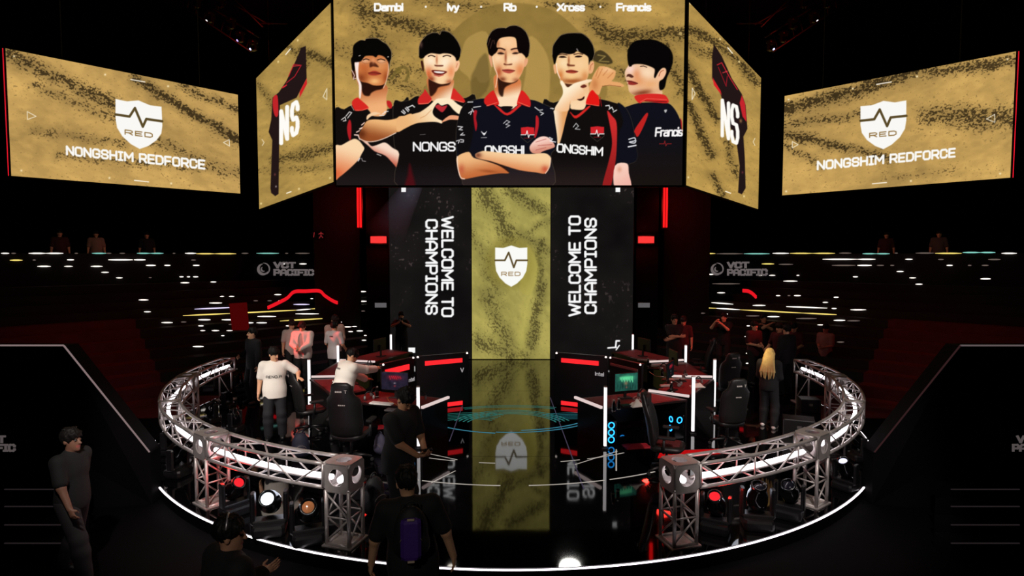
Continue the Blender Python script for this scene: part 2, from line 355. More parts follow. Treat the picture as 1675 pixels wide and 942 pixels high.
    f = Field(lo+(.0, .0, .0), hi, max(res, .011)); torso(f, o)
    for sg in (1, -1): arm(f, sg, o*.85, 1.93 if long_sl else .80, .035, .006 if not long_sl else .004)
    f.cone(U((0, -.01, 1.40)), U((0, -.004, 1.475)), .085, .068, .03)
    f.ell(U((0, 0, hem+.05)), (.188*b, .138*b, .20), R, .05); f.ell(U((0, 0, hem+.20)), (.180*b, .132*b, .22), R, .05)
    f.half(U((0, 0, hem)), R@np.array((0, 0, -1.0)))
    if open_front: f.ell(U((0, .20, 1.15)), (.065, .16, .42), R, .02, 'cut')
    V, Q = f.mesh(); cm = mat('cloth %d %d %d' % rgb, rgb, .85, bump=(45, .12)); shirt = mesh_obj(kind, V*s, Q, cm, root, True)
    if open_front:
        f = Field(lo, hi, max(res, .012)); torso(f, .014); f.half(U((0, 0, hem-.02)), R@np.array((0, 0, -1.0))); V2, Q2 = f.mesh(); o2 = mesh_obj('shirt', V2*s, Q2, mat('cloth %d %d %d' % open_front, open_front, .85), root, True)
    if collar:
        f = Field(Hc-.25, Hc+.15, .009); f.cone(U((0, -.004, 1.445)), U((0, .002, 1.500)), .082, .070, .01); f.cone(U((0, -.0, 1.40)), U((0, .008, 1.56)), .060, .060, .008, 'cut'); f.cone(U((0, .07, 1.47)), U((0, .12, 1.40)), .030, .03, .01, 'cut')
        f.half(U((0, 0, 1.505)), R@np.array((0, 0, 1.0))); V2, Q2 = f.mesh(); mesh_obj('collar', V2*s, Q2, mat('cloth %d %d %d' % collar, collar, .8), root, True)
    if legs:
        f = Field((lo[0], lo[1], -.02), (hi[0], hi[1], 1.12), max(res, .012)); f.ell(U((0, 0, .965)), (.175*b, .125*b, .12), R, .05)
        for sg in (1, -1): leg(f, sg, .026)
        f.half((0, 0, min(lg[1][3], lg[-1][3])-.035), (0, 0, -1)); V, Q = f.mesh(); mesh_obj('trousers', V*s, Q, mat('cloth %d %d %d' % trouser, trouser, .85, bump=(40, .12)), root, True)
        for sg in (1, -1):
            a = lg[sg][2]; zb = a[2]-.083
            f = Field(a-(.12, .16, .12), a+(.12, .28, .1), .010); f.cone(a+np.array((0, -.045, -.045)), a+np.array((.008*sg, .09, -.045)), .047, .046, .02); f.cone(a+np.array((.008*sg, .09, -.05)), a+np.array((.012*sg, .165, -.055)), .046, .036, .02)
            f.cone(a+np.array((0, -.02, -.01)), a, .046, .05, .02); f.half((0, 0, zb), (0, 0, -1)); f.half((0, 0, a[2]+.025), (0, 0, 1)); V, Q = f.mesh(); mesh_obj('shoe', V*s, Q, mat('shoe %d %d %d' % shoe, shoe, .5), root, True)
    if glasses:
        mb = MB(); 
        for sg in (1, -1):
            ring = [hp((.033*sg+.021*cos(t), .108+.0*t, .010+.016*sin(t)))*s for t in np.linspace(0, 2*pi, 13)[:-1]]; mb.path(ring, .0022, 5, True); mb.tube(hp((.053*sg, .106, .014))*s, hp((.082*sg, .0, .012))*s, .002, 5)
        mb.tube(hp((-.012, .11, .014))*s, hp((.012, .11, .014))*s, .002, 5); mb.build('glasses', mat('glasses', (24, 20, 20), .3), root)
    return root, {'U': lambda p: U(p)*s, 'R': R, 'hands': {k_: v*s for k_, v in hd.items()}, 'shirt': shirt, 's': s, 'hp': lambda p: hp(p)*s}
def to_world(root, p):
    a = root.rotation_euler[2]; return np.array(root.location)+rotm('z', a)@np.array(p, float)
def print_on(shirt, name, text, o, u, v, wd, nrm, m, parent, gap=.25):
    """lettering laid onto cloth: every stroke point is dropped onto the surface along -nrm"""
    mb = MB(); mb.strokes(text, o, u, v, wd, gap, nrm, .001)
    from mathutils.bvhtree import BVHTree
    me = shirt.data; bv = BVHTree.FromPolygons([x.co for x in me.vertices], [list(p.vertices) for p in me.polygons])
    nv = Vector(nrm); out = []; n4 = 0
    for i, p in enumerate(mb.v):
        hit = bv.ray_cast(Vector(p)+nv*.3, -nv); q = (hit[0] if hit[0] is not None else Vector(p)); out.append(tuple(q+nv*(.004 if (i % 8) < 4 else .007)))
    mb.v = out; return mb.build(name, m, parent)
# ---------------------------------------------------------------- pictures shown on the LED screens (colour per point of the panel)
import numpy as np
_rng = np.random.RandomState(7)
_LAT = _rng.rand(256, 256)
def vnoise(x, y, s, ox=0.0, oy=0.0):
    x = np.asarray(x)/s + ox; y = np.asarray(y)/s + oy
    xi = np.floor(x).astype(int); yi = np.floor(y).astype(int)
    fx = x-xi; fy = y-yi
    fx = fx*fx*(3-2*fx); fy = fy*fy*(3-2*fy)
    a = _LAT[xi % 256, yi % 256]; b = _LAT[(xi+1) % 256, yi % 256]
    c = _LAT[xi % 256, (yi+1) % 256]; d = _LAT[(xi+1) % 256, (yi+1) % 256]
    return (a*(1-fx)+b*fx)*(1-fy)+(c*(1-fx)+d*fx)*fy
def fbm(x, y, s, ox=0.0, oy=0.0, n=3):
    t = 0; w = 0; a = 1.0
    for i in range(n):
        t = t + a*vnoise(x, y, s/(2**i), ox+17.3*i, oy+5.1*i); w += a; a *= .55
    return t/w
def sstep(a, b, v):
    t = np.clip((v-a)/(b-a), 0, 1); return t*t*(3-2*t)
def smooth_poly(p, n=4, closed=True):
    p = np.asarray(p, float); m = len(p); out = []
    for i in range(m if closed else m-1):
        if closed: p0, p1, p2, p3 = p[i-1], p[i], p[(i+1) % m], p[(i+2) % m]
        else: p0, p1, p2, p3 = p[max(i-1, 0)], p[i], p[i+1], p[min(i+2, m-1)]
        for k in range(n):
            t = k/n
            out.append(.5*(2*p1+(p2-p0)*t+(2*p0-5*p1+4*p2-p3)*t*t+(3*p1-p0-3*p2+p3)*t**3))
    if not closed: out.append(p[-1])
    return np.array(out)
class Canvas:
    """X, Y: picture coordinates of every point; C: colour 0..255."""
    def __init__(s, X, Y, base=(0, 0, 0)):
        s.X = X; s.Y = Y; s.C = np.tile(np.array(base, float), (len(X), 1))
    def _sub(s, lo, hi):
        return np.nonzero((s.X >= lo[0]) & (s.X <= hi[0]) & (s.Y >= lo[1]) & (s.Y <= hi[1]))[0]
    def _segd(s, idx, P, closed):
        x = s.X[idx]; y = s.Y[idx]; d = np.full(len(idx), 1e9)
        m = len(P)
        for i in range(m if closed else m-1):
            a = P[i]; b = P[(i+1) % m]; e = b-a; L = max(e@e, 1e-9)
            t = np.clip(((x-a[0])*e[0]+(y-a[1])*e[1])/L, 0, 1)
            d = np.minimum(d, (x-a[0]-t*e[0])**2+(y-a[1]-t*e[1])**2)
        return np.sqrt(d)
    def _apply(s, idx, al, col):
        c = col(s.X[idx], s.Y[idx]) if callable(col) else np.array(col, float)[None, :]
        s.C[idx] = s.C[idx]*(1-al[:, None])+c*al[:, None]
    def mask(s, pts, soft=.7, smooth=True):
        P = smooth_poly(pts) if smooth else np.asarray(pts, float)
        pad = soft*2+1; idx = s._sub(P.min(0)-pad, P.max(0)+pad)
        if len(idx) == 0: return idx, np.zeros(0)
        x = s.X[idx]; y = s.Y[idx]; ins = np.zeros(len(idx), bool)
        for i in range(len(P)):
            a = P[i-1]; b = P[i]
            if a[1] == b[1]: continue
            c = (a[1] > y) != (b[1] > y)
            ins ^= c & (x < (b[0]-a[0])*(y-a[1])/(b[1]-a[1])+a[0])
        d = s._segd(idx, P, True)
        return idx, np.clip(.5+np.where(ins, d, -d)/(2*soft), 0, 1)
    def poly(s, pts, col, soft=.7, alpha=1, smooth=True):
        idx, al = s.mask(pts, soft, smooth)
        if len(idx): s._apply(idx, al*alpha, col)
    def line(s, pts, col, w=1, soft=.5, alpha=1, smooth=False, closed=False):
        P = smooth_poly(pts, closed=closed) if smooth else np.asarray(pts, float)
        pad = w+soft*2+1; idx = s._sub(P.min(0)-pad, P.max(0)+pad)
        if len(idx): s._apply(idx, np.clip(.5+(w/2-s._segd(idx, P, closed))/(2*soft), 0, 1)*alpha, col)
    def blob(s, c, r, col, alpha=1, clip=None, rot=0, hard=0):
        if clip is None: idx = s._sub((c[0]-3*max(r), c[1]-3*max(r)), (c[0]+3*max(r), c[1]+3*max(r))); m = 1
        else: idx, m = clip
        if len(idx) == 0: return
        x = s.X[idx]-c[0]; y = s.Y[idx]-c[1]; ca = np.cos(rot); sa = np.sin(rot)
        q = ((x*ca+y*sa)/r[0])**2+((-x*sa+y*ca)/r[1])**2
        al = np.clip((1.15-np.sqrt(q))/.3, 0, 1) if hard else np.exp(-q)
        s._apply(idx, al*alpha*m, col)
    def text(s, t, o, u, v, col, w=.2, gap=.28, soft=.5):
        """stroke lettering: o = lower left, u = advance of one letter height, v = one letter height up"""
        o = np.array(o, float); u = np.array(u, float); v = np.array(v, float); x = 0.0
        for ch in t:
            g = GLYPH[ch]
            for st in g[1]:
                P = np.array([o+(x+a)*u+b*v for a, b in st])
                s.line(P, col, w*np.linalg.norm(v), soft)
            x += g[0]+gap
    @staticmethod
    def text_len(t, gap=.28): return sum(GLYPH[c][0]+gap for c in t)-gap
# stroke letters: width, list of strokes in a box one unit high (squared, chamfered shapes)
k = .16
GLYPH = {
 ' ': (.3, []), '.': (.05, [[(0, 0), (.05, 0)]]),
 'A': (.8, [[(0, 0), (0, .7), (.25, 1), (.55, 1), (.8, .7), (.8, 0)], [(0, .36), (.8, .36)]]),
 'C': (.75, [[(.75, .72), (.75, 1-k), (.75-k, 1), (k, 1), (0, 1-k), (0, k), (k, 0), (.75-k, 0), (.75, k), (.75, .28)]]),
 'D': (.78, [[(0, 0), (.78-k*1.4, 0), (.78, k*1.4), (.78, 1-k*1.4), (.78-k*1.4, 1), (0, 1), (0, 0)]]),
 'E': (.68, [[(.68, 1), (0, 1), (0, 0), (.68, 0)], [(0, .5), (.6, .5)]]),
 'F': (.68, [[(.68, 1), (0, 1), (0, 0)], [(0, .47), (.6, .47)]]),
 'G': (.78, [[(.78, .75), (.78, 1-k), (.78-k, 1), (k, 1), (0, 1-k), (0, k), (k, 0), (.78-k, 0), (.78, k), (.78, .46), (.42, .46)]]),
 'H': (.76, [[(0, 0), (0, 1)], [(.76, 0), (.76, 1)], [(0, .5), (.76, .5)]]),
 'I': (.46, [[(.23, 0), (.23, 1)], [(0, 0), (.46, 0)], [(0, 1), (.46, 1)]]),
 'i': (.02, [[(.01, 0), (.01, 1)]]),
 'L': (.65, [[(0, 1), (0, 0), (.65, 0)]]),
 'M': (.95, [[(0, 0), (0, 1), (.475, .35), (.95, 1), (.95, 0)]]),
 'N': (.78, [[(0, 0), (0, 1), (.78, 0), (.78, 1)]]),
 'O': (.78, [[(k, 0), (.78-k, 0), (.78, k), (.78, 1-k), (.78-k, 1), (k, 1), (0, 1-k), (0, k), (k, 0)]]),
 'P': (.74, [[(0, 0), (0, 1), (.74-k, 1), (.74, 1-k), (.74, .4+k), (.74-k, .4), (0, .4)]]),
 'R': (.76, [[(0, 0), (0, 1), (.76-k, 1), (.76, 1-k), (.76, .42+k), (.76-k, .42), (0, .42)], [(.42, .42), (.76, 0)]]),
 'S': (.74, [[(.74, .74), (.74, 1-k), (.74-k, 1), (k, 1), (0, 1-k), (0, .5+k), (k, .5), (.74-k, .5), (.74, .5-k), (.74, k), (.74-k, 0), (k, 0), (0, k), (0, .26)]]),
 'T': (.74, [[(0, 1), (.74, 1)], [(.37, 0), (.37, 1)]]),
 'V': (.8, [[(0, 1), (.4, 0), (.8, 1)]]),
 'W': (1.1, [[(0, 1), (.28, 0), (.55, .75), (.82, 0), (1.1, 1)]]),
 'X': (.8, [[(0, 0), (.8, 1)], [(0, 1), (.8, 0)]]),
 'Y': (.8, [[(0, 1), (.4, .45), (.8, 1)], [(.4, 0), (.4, .45)]]),
 'a': (.6, [[(.05, .62), (.5, .66), (.6, .55), (.6, 0)], [(.6, .38), (.12, .38), (0, .25), (0, .1), (.1, 0), (.6, 0)]]),
 'b': (.6, [[(0, 1), (0, 0), (.5, 0), (.6, .12), (.6, .54), (.5, .66), (0, .66)]]),
 'c': (.55, [[(.55, .5), (.5, .62), (.42, .66), (.1, .66), (0, .54), (0, .12), (.1, 0), (.42, 0), (.5, .04), (.55, .16)]]),
 'm': (1.0, [[(0, 0), (0, .66), (.4, .66), (.5, .56), (.5, 0)], [(.5, .56), (.6, .66), (.9, .66), (1, .56), (1, 0)]]),
 'n': (.6, [[(0, 0), (0, .66), (.5, .66), (.6, .56), (.6, 0)]]),
 'o': (.6, [[(.1, 0), (.5, 0), (.6, .12), (.6, .54), (.5, .66), (.1, .66), (0, .54), (0, .12), (.1, 0)]]),
 'r': (.36, [[(0, 0), (0, .66), (.36, .66)]]),
 's': (.5, [[(.5, .6), (.42, .66), (.1, .66), (0, .56), (0, .44), (.1, .34), (.4, .32), (.5, .22), (.5, .08), (.4, 0), (.08, 0), (0, .07)]]),
 'v': (.58, [[(0, .66), (.29, 0), (.58, .66)]]),
 'y': (.58, [[(0, .66), (.29, 0)], [(.58, .66), (.2, -.25), (.03, -.25)]]),
 'e': (.6, [[(0, .34), (.6, .34), (.6, .54), (.5, .66), (.1, .66), (0, .54), (0, .12), (.1, 0), (.55, 0)]]), 'l': (.02, [[(.01, 0), (.01, 1)]]), 't': (.4, [[(.15, .95), (.15, .08), (.22, 0), (.4, 0)], [(0, .66), (.4, .66)]]),
 'j': (.02, [[(.01, 0), (.01, .66)], [(.01, .92), (.01, 1)]]),
}
def dirt(cv, base=(200, 162, 88), seed=0.0, bands=(), amt=.5, sc=1.0, ang=0.0, dark=(52, 38, 20), low=.5):
    """dry gold ground with drifts of dark grit; bands = (x0, y0, x1, y1, width, strength)"""
    X, Y = cv.X, cv.Y; ca, sa = np.cos(ang), np.sin(ang)
    x = X*ca+Y*sa; y = -X*sa+Y*ca
    big = fbm(x, y*1.7, 70*sc, seed, seed*2)
    mid = fbm(x, y*2.0, 16*sc, seed+3, 9)
    col = np.array(base, float)[None, :]*(.71+.22*big+.16*mid)[:, None]
    b = np.zeros(len(X))
    for x0, y0, x1, y1, w, st in bands:
        ex, ey = x1-x0, y1-y0; L = ex*ex+ey*ey
        wob = (fbm(X, Y, 26, seed+1, 4)-.5)*w*1.3
        t = np.clip(((X-x0)*ex+(Y-y0)*ey)/L, 0, 1)
        d = np.abs(((X-x0)*-ey+(Y-y0)*ex)/np.sqrt(L)+wob)
        dd = np.hypot(X-x0-t*ex, Y-y0-t*ey)
        b = np.maximum(b, st*np.exp(-(np.maximum(d, dd-w*.5)/w)**2))
    grit = fbm(x, y*1.6, 3.6*sc, seed+11, 3, 2)
    g2 = vnoise(x, y*1.3, 2.0*sc, seed+23, 8)
    m = np.clip(low*.30*sstep(.45, .75, big)+b, 0, 1)
    al = sstep(.76-.40*m, .87-.33*m, grit*.62+g2*.38+.10*mid)*np.clip(.25+m*1.2, 0, 1)
    cv.C[:] = col*(1-.26*b[:, None])*(1-al[:, None]*amt*1.6*.62)+np.array(dark)[None, :]*(al[:, None]*amt*.5)
def skin(hi, lo, a, b):
    """two skin tones blended from point a to point b"""
    hi = np.array(hi, float); lo = np.array(lo, float); a = np.array(a, float); b = np.array(b, float)
    e = b-a; L = e@e
    return lambda x, y: hi[None, :]+(lo-hi)[None, :]*sstep(0, 1, ((x-a[0])*e[0]+(y-a[1])*e[1])/L)[:, None]
def shield(cv, pts_fn, white=(250, 248, 244), under=(196, 160, 88)):
    """crest: pts_fn maps unit crest coordinates (0..1, 0 = top) to the picture"""
    f = lambda L: [pts_fn(a, b) for a, b in L]
    cv.poly(f([(0, .05), (.25, .06), (.5, 0), (.75, .06), (1, .05), (1, .45), (.97, .62), (.86, .78), (.68, .92), (.5, 1), (.32, .92), (.14, .78), (.03, .62), (0, .45)]), white, .6, smooth=False)
    s = abs(pts_fn(1, 0)[0]-pts_fn(0, 0)[0])
    cv.line(f([(0, .36), (.30, .36), (.42, .17), (.58, .53), (.66, .36), (1, .36)]), (90, 74, 40), .055*s, .4)
    for t, x0 in (('R', .2), ('E', .42), ('D', .62)):
        for st in GLYPH[t][1]: cv.line(f([(x0+a*.20, .73-b*.085) for a, b in st]), (150, 120, 70), max(.025*s, .8), .4)
def arrow(cv, a, b, c): cv.line([a, b, c], (250, 240, 215), 1.0, .5, closed=True)

def paint_main(cv):
    dirt(cv, (198, 160, 84), 1.0, [(575, -20, 640, 110, 22, .55), (600, 20, 720, 60, 16, .8), (560, 80, 690, 120, 14, .4), (640, 130, 720, 170, 14, .5),
         (980, 45, 1030, 70, 14, .8), (1000, 60, 1120, 55, 12, .9), (1085, 80, 1115, 140, 14, .6), (985, 10, 900, 6, 8, .6), (1000, 110, 1040, 130, 10, .5), (690, 0, 800, 15, 10, .5)], .62, low=.3)
    # large pale swirl emblem behind the heads
    dk = lambda x, y: np.stack([128+24*fbm(x, y, 30), 104+20*fbm(x, y, 30), 50+12*fbm(x, y, 30)], 1)
    cv.poly([(735, 60), (765, 30), (800, 10), (850, 5), (900, 15), (930, 35), (955, 62), (990, 110), (960, 190), (700, 190), (712, 110)], dk, 1.2, .82)
    cv.poly([(765, 62), (795, 52), (805, 90), (800, 130), (785, 135), (778, 125), (770, 132), (765, 125), (750, 110), (755, 85)], (178, 146, 78), 1.2, .75)
    cv.poly([(865, 60), (890, 80), (900, 120), (890, 190), (850, 190), (860, 120)], (184, 150, 80), 1.5, .75)
    cv.poly([(785, 95), (797, 90), (800, 140), (775, 165), (770, 130), (777, 112)], (98, 80, 40), 2, .6)
    cv.line([(556, 22), (562, 8), (575, 4), (586, 22)], (150, 122, 64), 5, 1.5, .5, True)
    cv.blob((580, 34), (11, 12), (166, 134, 72), .5, hard=1); cv.line([(590, 36), (587, 48), (580, 54)], (170, 138, 76), 2, 1, .6, True)
    cv.line([(641, 128), (650, 114), (662, 110), (668, 120), (664, 132)], (110, 92, 44), 5, 1, .8, True)
    cv.blob((652, 116), (5, 5), (118, 100, 44), .7, hard=1)
    cv.poly([(972, 88), (982, 82), (995, 90), (1002, 103), (985, 104), (970, 98)], (58, 48, 28), 1, .9); cv.line([(978, 90), (990, 92), (980, 100), (996, 101)], (150, 128, 70), 2, .6, .8)
    K = lambda ox, oy, s: (lambda L: [(ox+a/s, oy+b/s) for a, b in L])
    BLK = (17, 13, 13); NAVY = (15, 16, 25)
    def halo(P, w=1.5): cv.line(P, (238, 214, 160), w, .8, .22, True, True)
    def eye(P): cv.poly(P, (30, 12, 9), .6, .95)
    # ---- fifth figure (right edge, seen from behind, turned left)
    J = K(1000, 50, 7.25); L = K(1000, 165, 6.725)
    body = L([(100, 90), (150, 70), (290, 25), (450, 15), (610, 20), (690, 80), (750, 190), (776, 300), (782, 960), (0, 960), (0, 300)])
    halo(body); cv.poly(body, skin(NAVY, (24, 18, 17), (1060, 180), (1060, 300)), .7)
    cv.poly(L([(255, 320), (320, 220), (385, 135), (402, 160), (345, 300), (290, 395), (262, 360)]), (190, 34, 32), .6)
    cv.text('Francjs', (1072.4, 222.5), (10.2, -.2), (1.2, -13), (250, 246, 246), .21, .15, .45)
    cv.line(L([(530, 472), (580, 472), (588, 440), (600, 495), (612, 472), (660, 472)]), (150, 34, 36), 1, .5)
    cv.poly(L([(582, 100), (612, 98), (600, 128), (590, 126)]), (190, 188, 190), .5)
    cv.poly(L([(760, 190), (776, 230), (776, 330), (764, 250)]), (170, 26, 36), .6)
    face = J([(215, 400), (270, 395), (350, 395), (420, 410), (505, 440), (600, 440), (645, 450), (650, 500), (620, 570), (570, 610), (600, 770), (420, 800), (290, 770), (215, 725), (200, 655), (185, 610), (165, 545), (163, 485), (195, 430)])
    halo(face); m = cv.mask(face)
    cv._apply(m[0], m[1], (236, 190, 150))
    cv.blob(J([(430, 500)])[0], (14, 11), (252, 220, 186), .9, m); cv.blob(J([(230, 460)])[0], (9, 8), (250, 214, 202), .9, m)
    cv.blob(J([(300, 520)])[0], (6, 9), (226, 138, 88), .7, m); cv.blob(J([(330, 600)])[0], (10, 9), (226, 140, 84), .6, m)
    cv.blob(J([(380, 735)])[0], (22, 5), (120, 48, 24), .85, m, -.18); cv.blob(J([(470, 640)])[0], (14, 9), (232, 160, 96), .6, m); cv.blob(J([(520, 700)])[0], (8, 8), (246, 196, 150), .6, m)
    cv.poly(J([(190, 520), (225, 515), (265, 545), (240, 560), (200, 545), (180, 550)]), (70, 26, 18), .7, .9)
    cv.poly(J([(185, 595), (240, 595), (315, 625), (270, 645), (205, 640), (200, 615)]), (150, 46, 40), .8); cv.line(J([(185, 600), (240, 606), (312, 628)]), (50, 14, 12), 1, .5, .9)
    cv.line(J([(345, 425), (380, 420), (420, 435)]), (40, 18, 12), 1.4, .5); cv.line(J([(215, 425), (240, 420)]), (50, 24, 18), 1.3, .5)
    cv.poly(J([(545, 575), (560, 500), (600, 455), (640, 455), (645, 500), (610, 560), (570, 590)]), (246, 190, 150), .7); cv.line(J([(565, 540), (585, 490), (620, 470)]), (160, 86, 52), 1.2, .6, .9, True)
    hair = J([(190, 270), (215, 190), (280, 125), (370, 108), (480, 105), (560, 125), (640, 170), (700, 225), (730, 300), (725, 390), (700, 470), (660, 560), (635, 670), (600, 705), (570, 695), (568, 610), (615, 570), (650, 500), (642, 450), (605, 445), (560, 490), (522, 560), (505, 545), (515, 470), (490, 440), (420, 412), (350, 398), (270, 400), (215, 425), (195, 370)])
    cv.poly(hair, (7, 5, 5), .8)
    cv.poly(J([(280, 775), (430, 750), (600, 755), (660, 790), (662, 862), (400, 840), (345, 862), (300, 835)]), (214, 40, 36), .7); cv.line(J([(345, 845), (420, 805), (655, 820)]), (250, 120, 100), .8, .5, .8)
    cv.line(J([(400, 835), (655, 845)]), (90, 10, 14), 1.2, .5)
    # ---- first figure (left)
    A = K(550, 50, 7.25); B = K(550, 170, 6.975)
    body = B([(-30, 110), (90, 60), (185, 15), (330, 30), (450, 60), (590, 60), (660, 15), (760, -30), (837, 0), (837, 960), (-30, 960)])
    halo(body); cv.poly(body, skin(BLK, (30, 24, 24), (600, 250), (600, 305)), .7)
    neck = A([(262, 560), (280, 700), (285, 800), (330, 880), (400, 960), (430, 1010), (560, 1010), (600, 942), (592, 800), (588, 640)])
    halo(neck); cv.poly(neck, skin((188, 104, 60), (240, 176, 120), (600, 140), (606, 178)), .7)
    face = A([(222, 375), (270, 360), (320, 315), (420, 295), (560, 295), (615, 360), (627, 450), (615, 540), (575, 625), (520, 650), (440, 648), (370, 620), (300, 605), (262, 560), (235, 470)])
    cv.poly(A([(280, 570), (380, 600), (450, 640), (540, 640), (575, 630), (545, 690), (470, 710), (415, 740), (390, 775), (330, 765), (300, 700)]), (28, 10, 6), 1.2, .93)
    m = cv.mask(face); cv._apply(m[0], m[1], (206, 122, 68))
    cv.blob(A([(455, 600)])[0], (9, 5), (248, 190, 122), .9, m); cv.blob(A([(520, 430)])[0], (10, 6), (222, 150, 92), .7, m); cv.blob(A([(340, 360)])[0], (8, 4), (238, 196, 160), .7, m); cv.blob(A([(540, 365)])[0], (8, 4), (236, 190, 150), .7, m)
    cv.blob(A([(300, 560)])[0], (8, 8), (120, 50, 22), .8, m); cv.blob(A([(330, 440)])[0], (8, 8), (190, 96, 48), .7, m); cv.blob(A([(590, 560)])[0], (5, 10), (150, 66, 30), .8, m); cv.blob(A([(350, 520)])[0], (5, 8), (170, 84, 42), .6, m)
    cv.poly(A([(398, 385), (440, 370), (495, 415), (495, 435), (440, 425), (400, 435)]), (58, 20, 10), 1.2, .85); cv.blob(A([(440, 355)])[0], (3, 5), (226, 150, 100), .8, m)
    cv.poly(A([(380, 505), (430, 480), (480, 482), (530, 512), (470, 532), (400, 528)]), (160, 56, 40), .8); cv.line(A([(380, 503), (450, 500), (530, 512)]), (66, 14, 10), 1, .5)
    cv.line(A([(320, 348), (355, 336), (390, 348)]), (30, 12, 8), 1.6, .5, 1, True); cv.line(A([(490, 348), (530, 338), (578, 352)]), (30, 12, 8), 1.6, .5, 1, True)
    cv.line(A([(300, 365), (340, 390), (395, 384), (410, 350)]), (150, 90, 60), .7, .5, .8, True); cv.line(A([(475, 345), (500, 380), (560, 380), (605, 360)]), (150, 90, 60), .7, .5, .8, True)
    cv.poly(A([(220, 378), (268, 372), (262, 450), (266, 560), (300, 650), (290, 790), (272, 785), (268, 650), (242, 565), (228, 470)]), (250, 228, 220), .8)
    cv.line(A([(620, 390), (618, 480), (590, 610), (560, 680)]), (246, 206, 176), 1.2, .7, .9, True)
    cv.poly(A([(185, 470), (222, 470), (236, 560), (215, 585), (190, 545)]), (70, 26, 16), .8); cv.line(A([(185, 470), (215, 530), (205, 575), (235, 565)]), (246, 214, 200), 1.1, .6)
    hair = A([(175, 340), (195, 290), (200, 190), (240, 140), (300, 110), (340, 116), (352, 96), (430, 88), (500, 95), (550, 130), (600, 160), (640, 215), (658, 260), (655, 330), (640, 370), (630, 460), (622, 400), (612, 368), (585, 330), (556, 305), (500, 290), (470, 318), (430, 300), (350, 300), (320, 330), (290, 366), (240, 376), (216, 384), (222, 470), (190, 470), (180, 400)])
    cv.poly(hair, (8, 5, 5), .8); cv.line(hair[4:17], (236, 208, 160), .8, .6, .5)
    cv.line(A([(285, 295), (270, 300)]), (220, 210, 200), 1, .5); cv.line(A([(612, 312), (618, 312)]), (240, 220, 200), 1.2, .5)
    cv.poly(A([(185, 850), (245, 795), (290, 822), (385, 915), (310, 945), (222, 945)]), (214, 40, 34), .7); cv.line(A([(222, 945), (310, 945), (385, 915)]), (250, 120, 90), .8, .5)
    cv.poly(A([(598, 835), (640, 838), (662, 880), (650, 925), (610, 900)]), (190, 34, 34), .7); cv.line(A([(172, 880), (210, 945)]), (220, 200, 180), .6, .4)
    cv.poly(B([(355, 130), (430, 92), (480, 100), (500, 110), (400, 140), (350, 182)]), (244, 204, 160), .7)
    cv.poly(B([(125, 250), (150, 180), (172, 230), (168, 390), (150, 410), (128, 330)]), (176, 28, 34), .7)
    for q in ([(60, 180), (100, 150), (110, 190), (80, 195)], [(110, 140), (150, 90), (176, 100), (130, 160)]): cv.line(B(q), (244, 240, 236), 1.3, .5, .9)
    for q in ([(495, 130), (545, 128)], [(550, 90), (592, 84)], [(530, 110), (560, 100)]): cv.line(B(q), (240, 236, 232), 1.4, .5, .9)
    arm = B([(-20, 500), (60, 470), (150, 420), (210, 398), (260, 420), (300, 470), (320, 510), (290, 570), (250, 640), (150, 740), (40, 830), (-20, 850)])
    cv.poly(arm, skin((250, 214, 170), (226, 130, 84), (575, 240), (560, 288)), .8); cv.blob(B([(10, 800)])[0], (8, 8), (220, 90, 50), .6, cv.mask(arm))
    cv.poly(B([(290, 410), (350, 430), (400, 480), (460, 470), (555, 440), (640, 500), (718, 560), (716, 740), (640, 670), (560, 590), (440, 540), (370, 480)]), skin((248, 218, 196), (196, 96, 74), (630, 240), (620, 262)), .8)
    cv.line(B([(210, 352), (250, 356), (268, 400)]), (246, 210, 196), 2, .7); cv.line(B([(290, 240), (320, 215)]), (246, 210, 190), 1.6, .6); cv.line(B([(270, 285), (320, 262)]), (250, 216, 196), 2.4, .6); cv.line(B([(232, 322), (264, 305)]), (246, 206, 190), 1.6, .6)
    cv.line(B([(250, 650), (268, 620)]), (230, 220, 220), 1.6, .6); cv.line(B([(290, 620), (300, 650), (335, 655)]), (200, 190, 190), 1, .5, .8); cv.line(B([(466, 572), (510, 590)]), (210, 200, 196), 1.4, .5, .8); cv.line(B([(680, 475), (705, 495)]), (150, 140, 150), 1.4, .6, .8)
    # ---- fourth figure (hand at the chin)
    H = K(890, 40, 6.73); I = K(890, 160, 6.493)
    body = I([(-20, 80), (100, 52), (300, -10), (470, 0), (620, 18), (740, 50), (850, 95), (920, 220), (960, 420), (985, 640), (900, 700), (760, 722), (760, 960), (-20, 960)])
    halo(body); cv.poly(body, skin(BLK, (36, 27, 26), (940, 250), (940, 305)), .7)
    cv.poly(I([(780, 60), (850, 95), (920, 220), (960, 420), (990, 640), (900, 700), (770, 718), (790, 400), (840, 250)]), NAVY, 1)
    cv.poly(I([(670, 140), (720, 190), (770, 270), (772, 500), (755, 700), (700, 960), (615, 960), (690, 660), (722, 480), (700, 300)]), skin((206, 44, 44), (150, 30, 30), (1004, 190), (1000, 290)), .7)
    cv.poly(I([(753, 722), (880, 698), (900, 800), (920, 960), (753, 960)]), skin((250, 208, 190), (240, 180, 166), (1010, 270), (1030, 305)), .7); cv.blob(I([(800, 760)])[0], (4, 5), (214, 140, 110), .6)
    hand2 = H([(480, 740), (520, 620), (545, 555), (600, 470), (630, 460), (680, 465), (745, 492), (788, 520), (770, 590), (745, 625), (830, 640), (880, 672), (845, 686), (720, 672), (640, 684), (605, 770), (560, 760)])
    halo(hand2, 1); m = cv.mask(hand2); cv._apply(m[0], m[1], (232, 166, 106)); cv.blob(H([(700, 500)])[0], (10, 5), (246, 196, 146), .8, m); cv.blob(H([(560, 660)])[0], (6, 10), (196, 118, 66), .7, m)
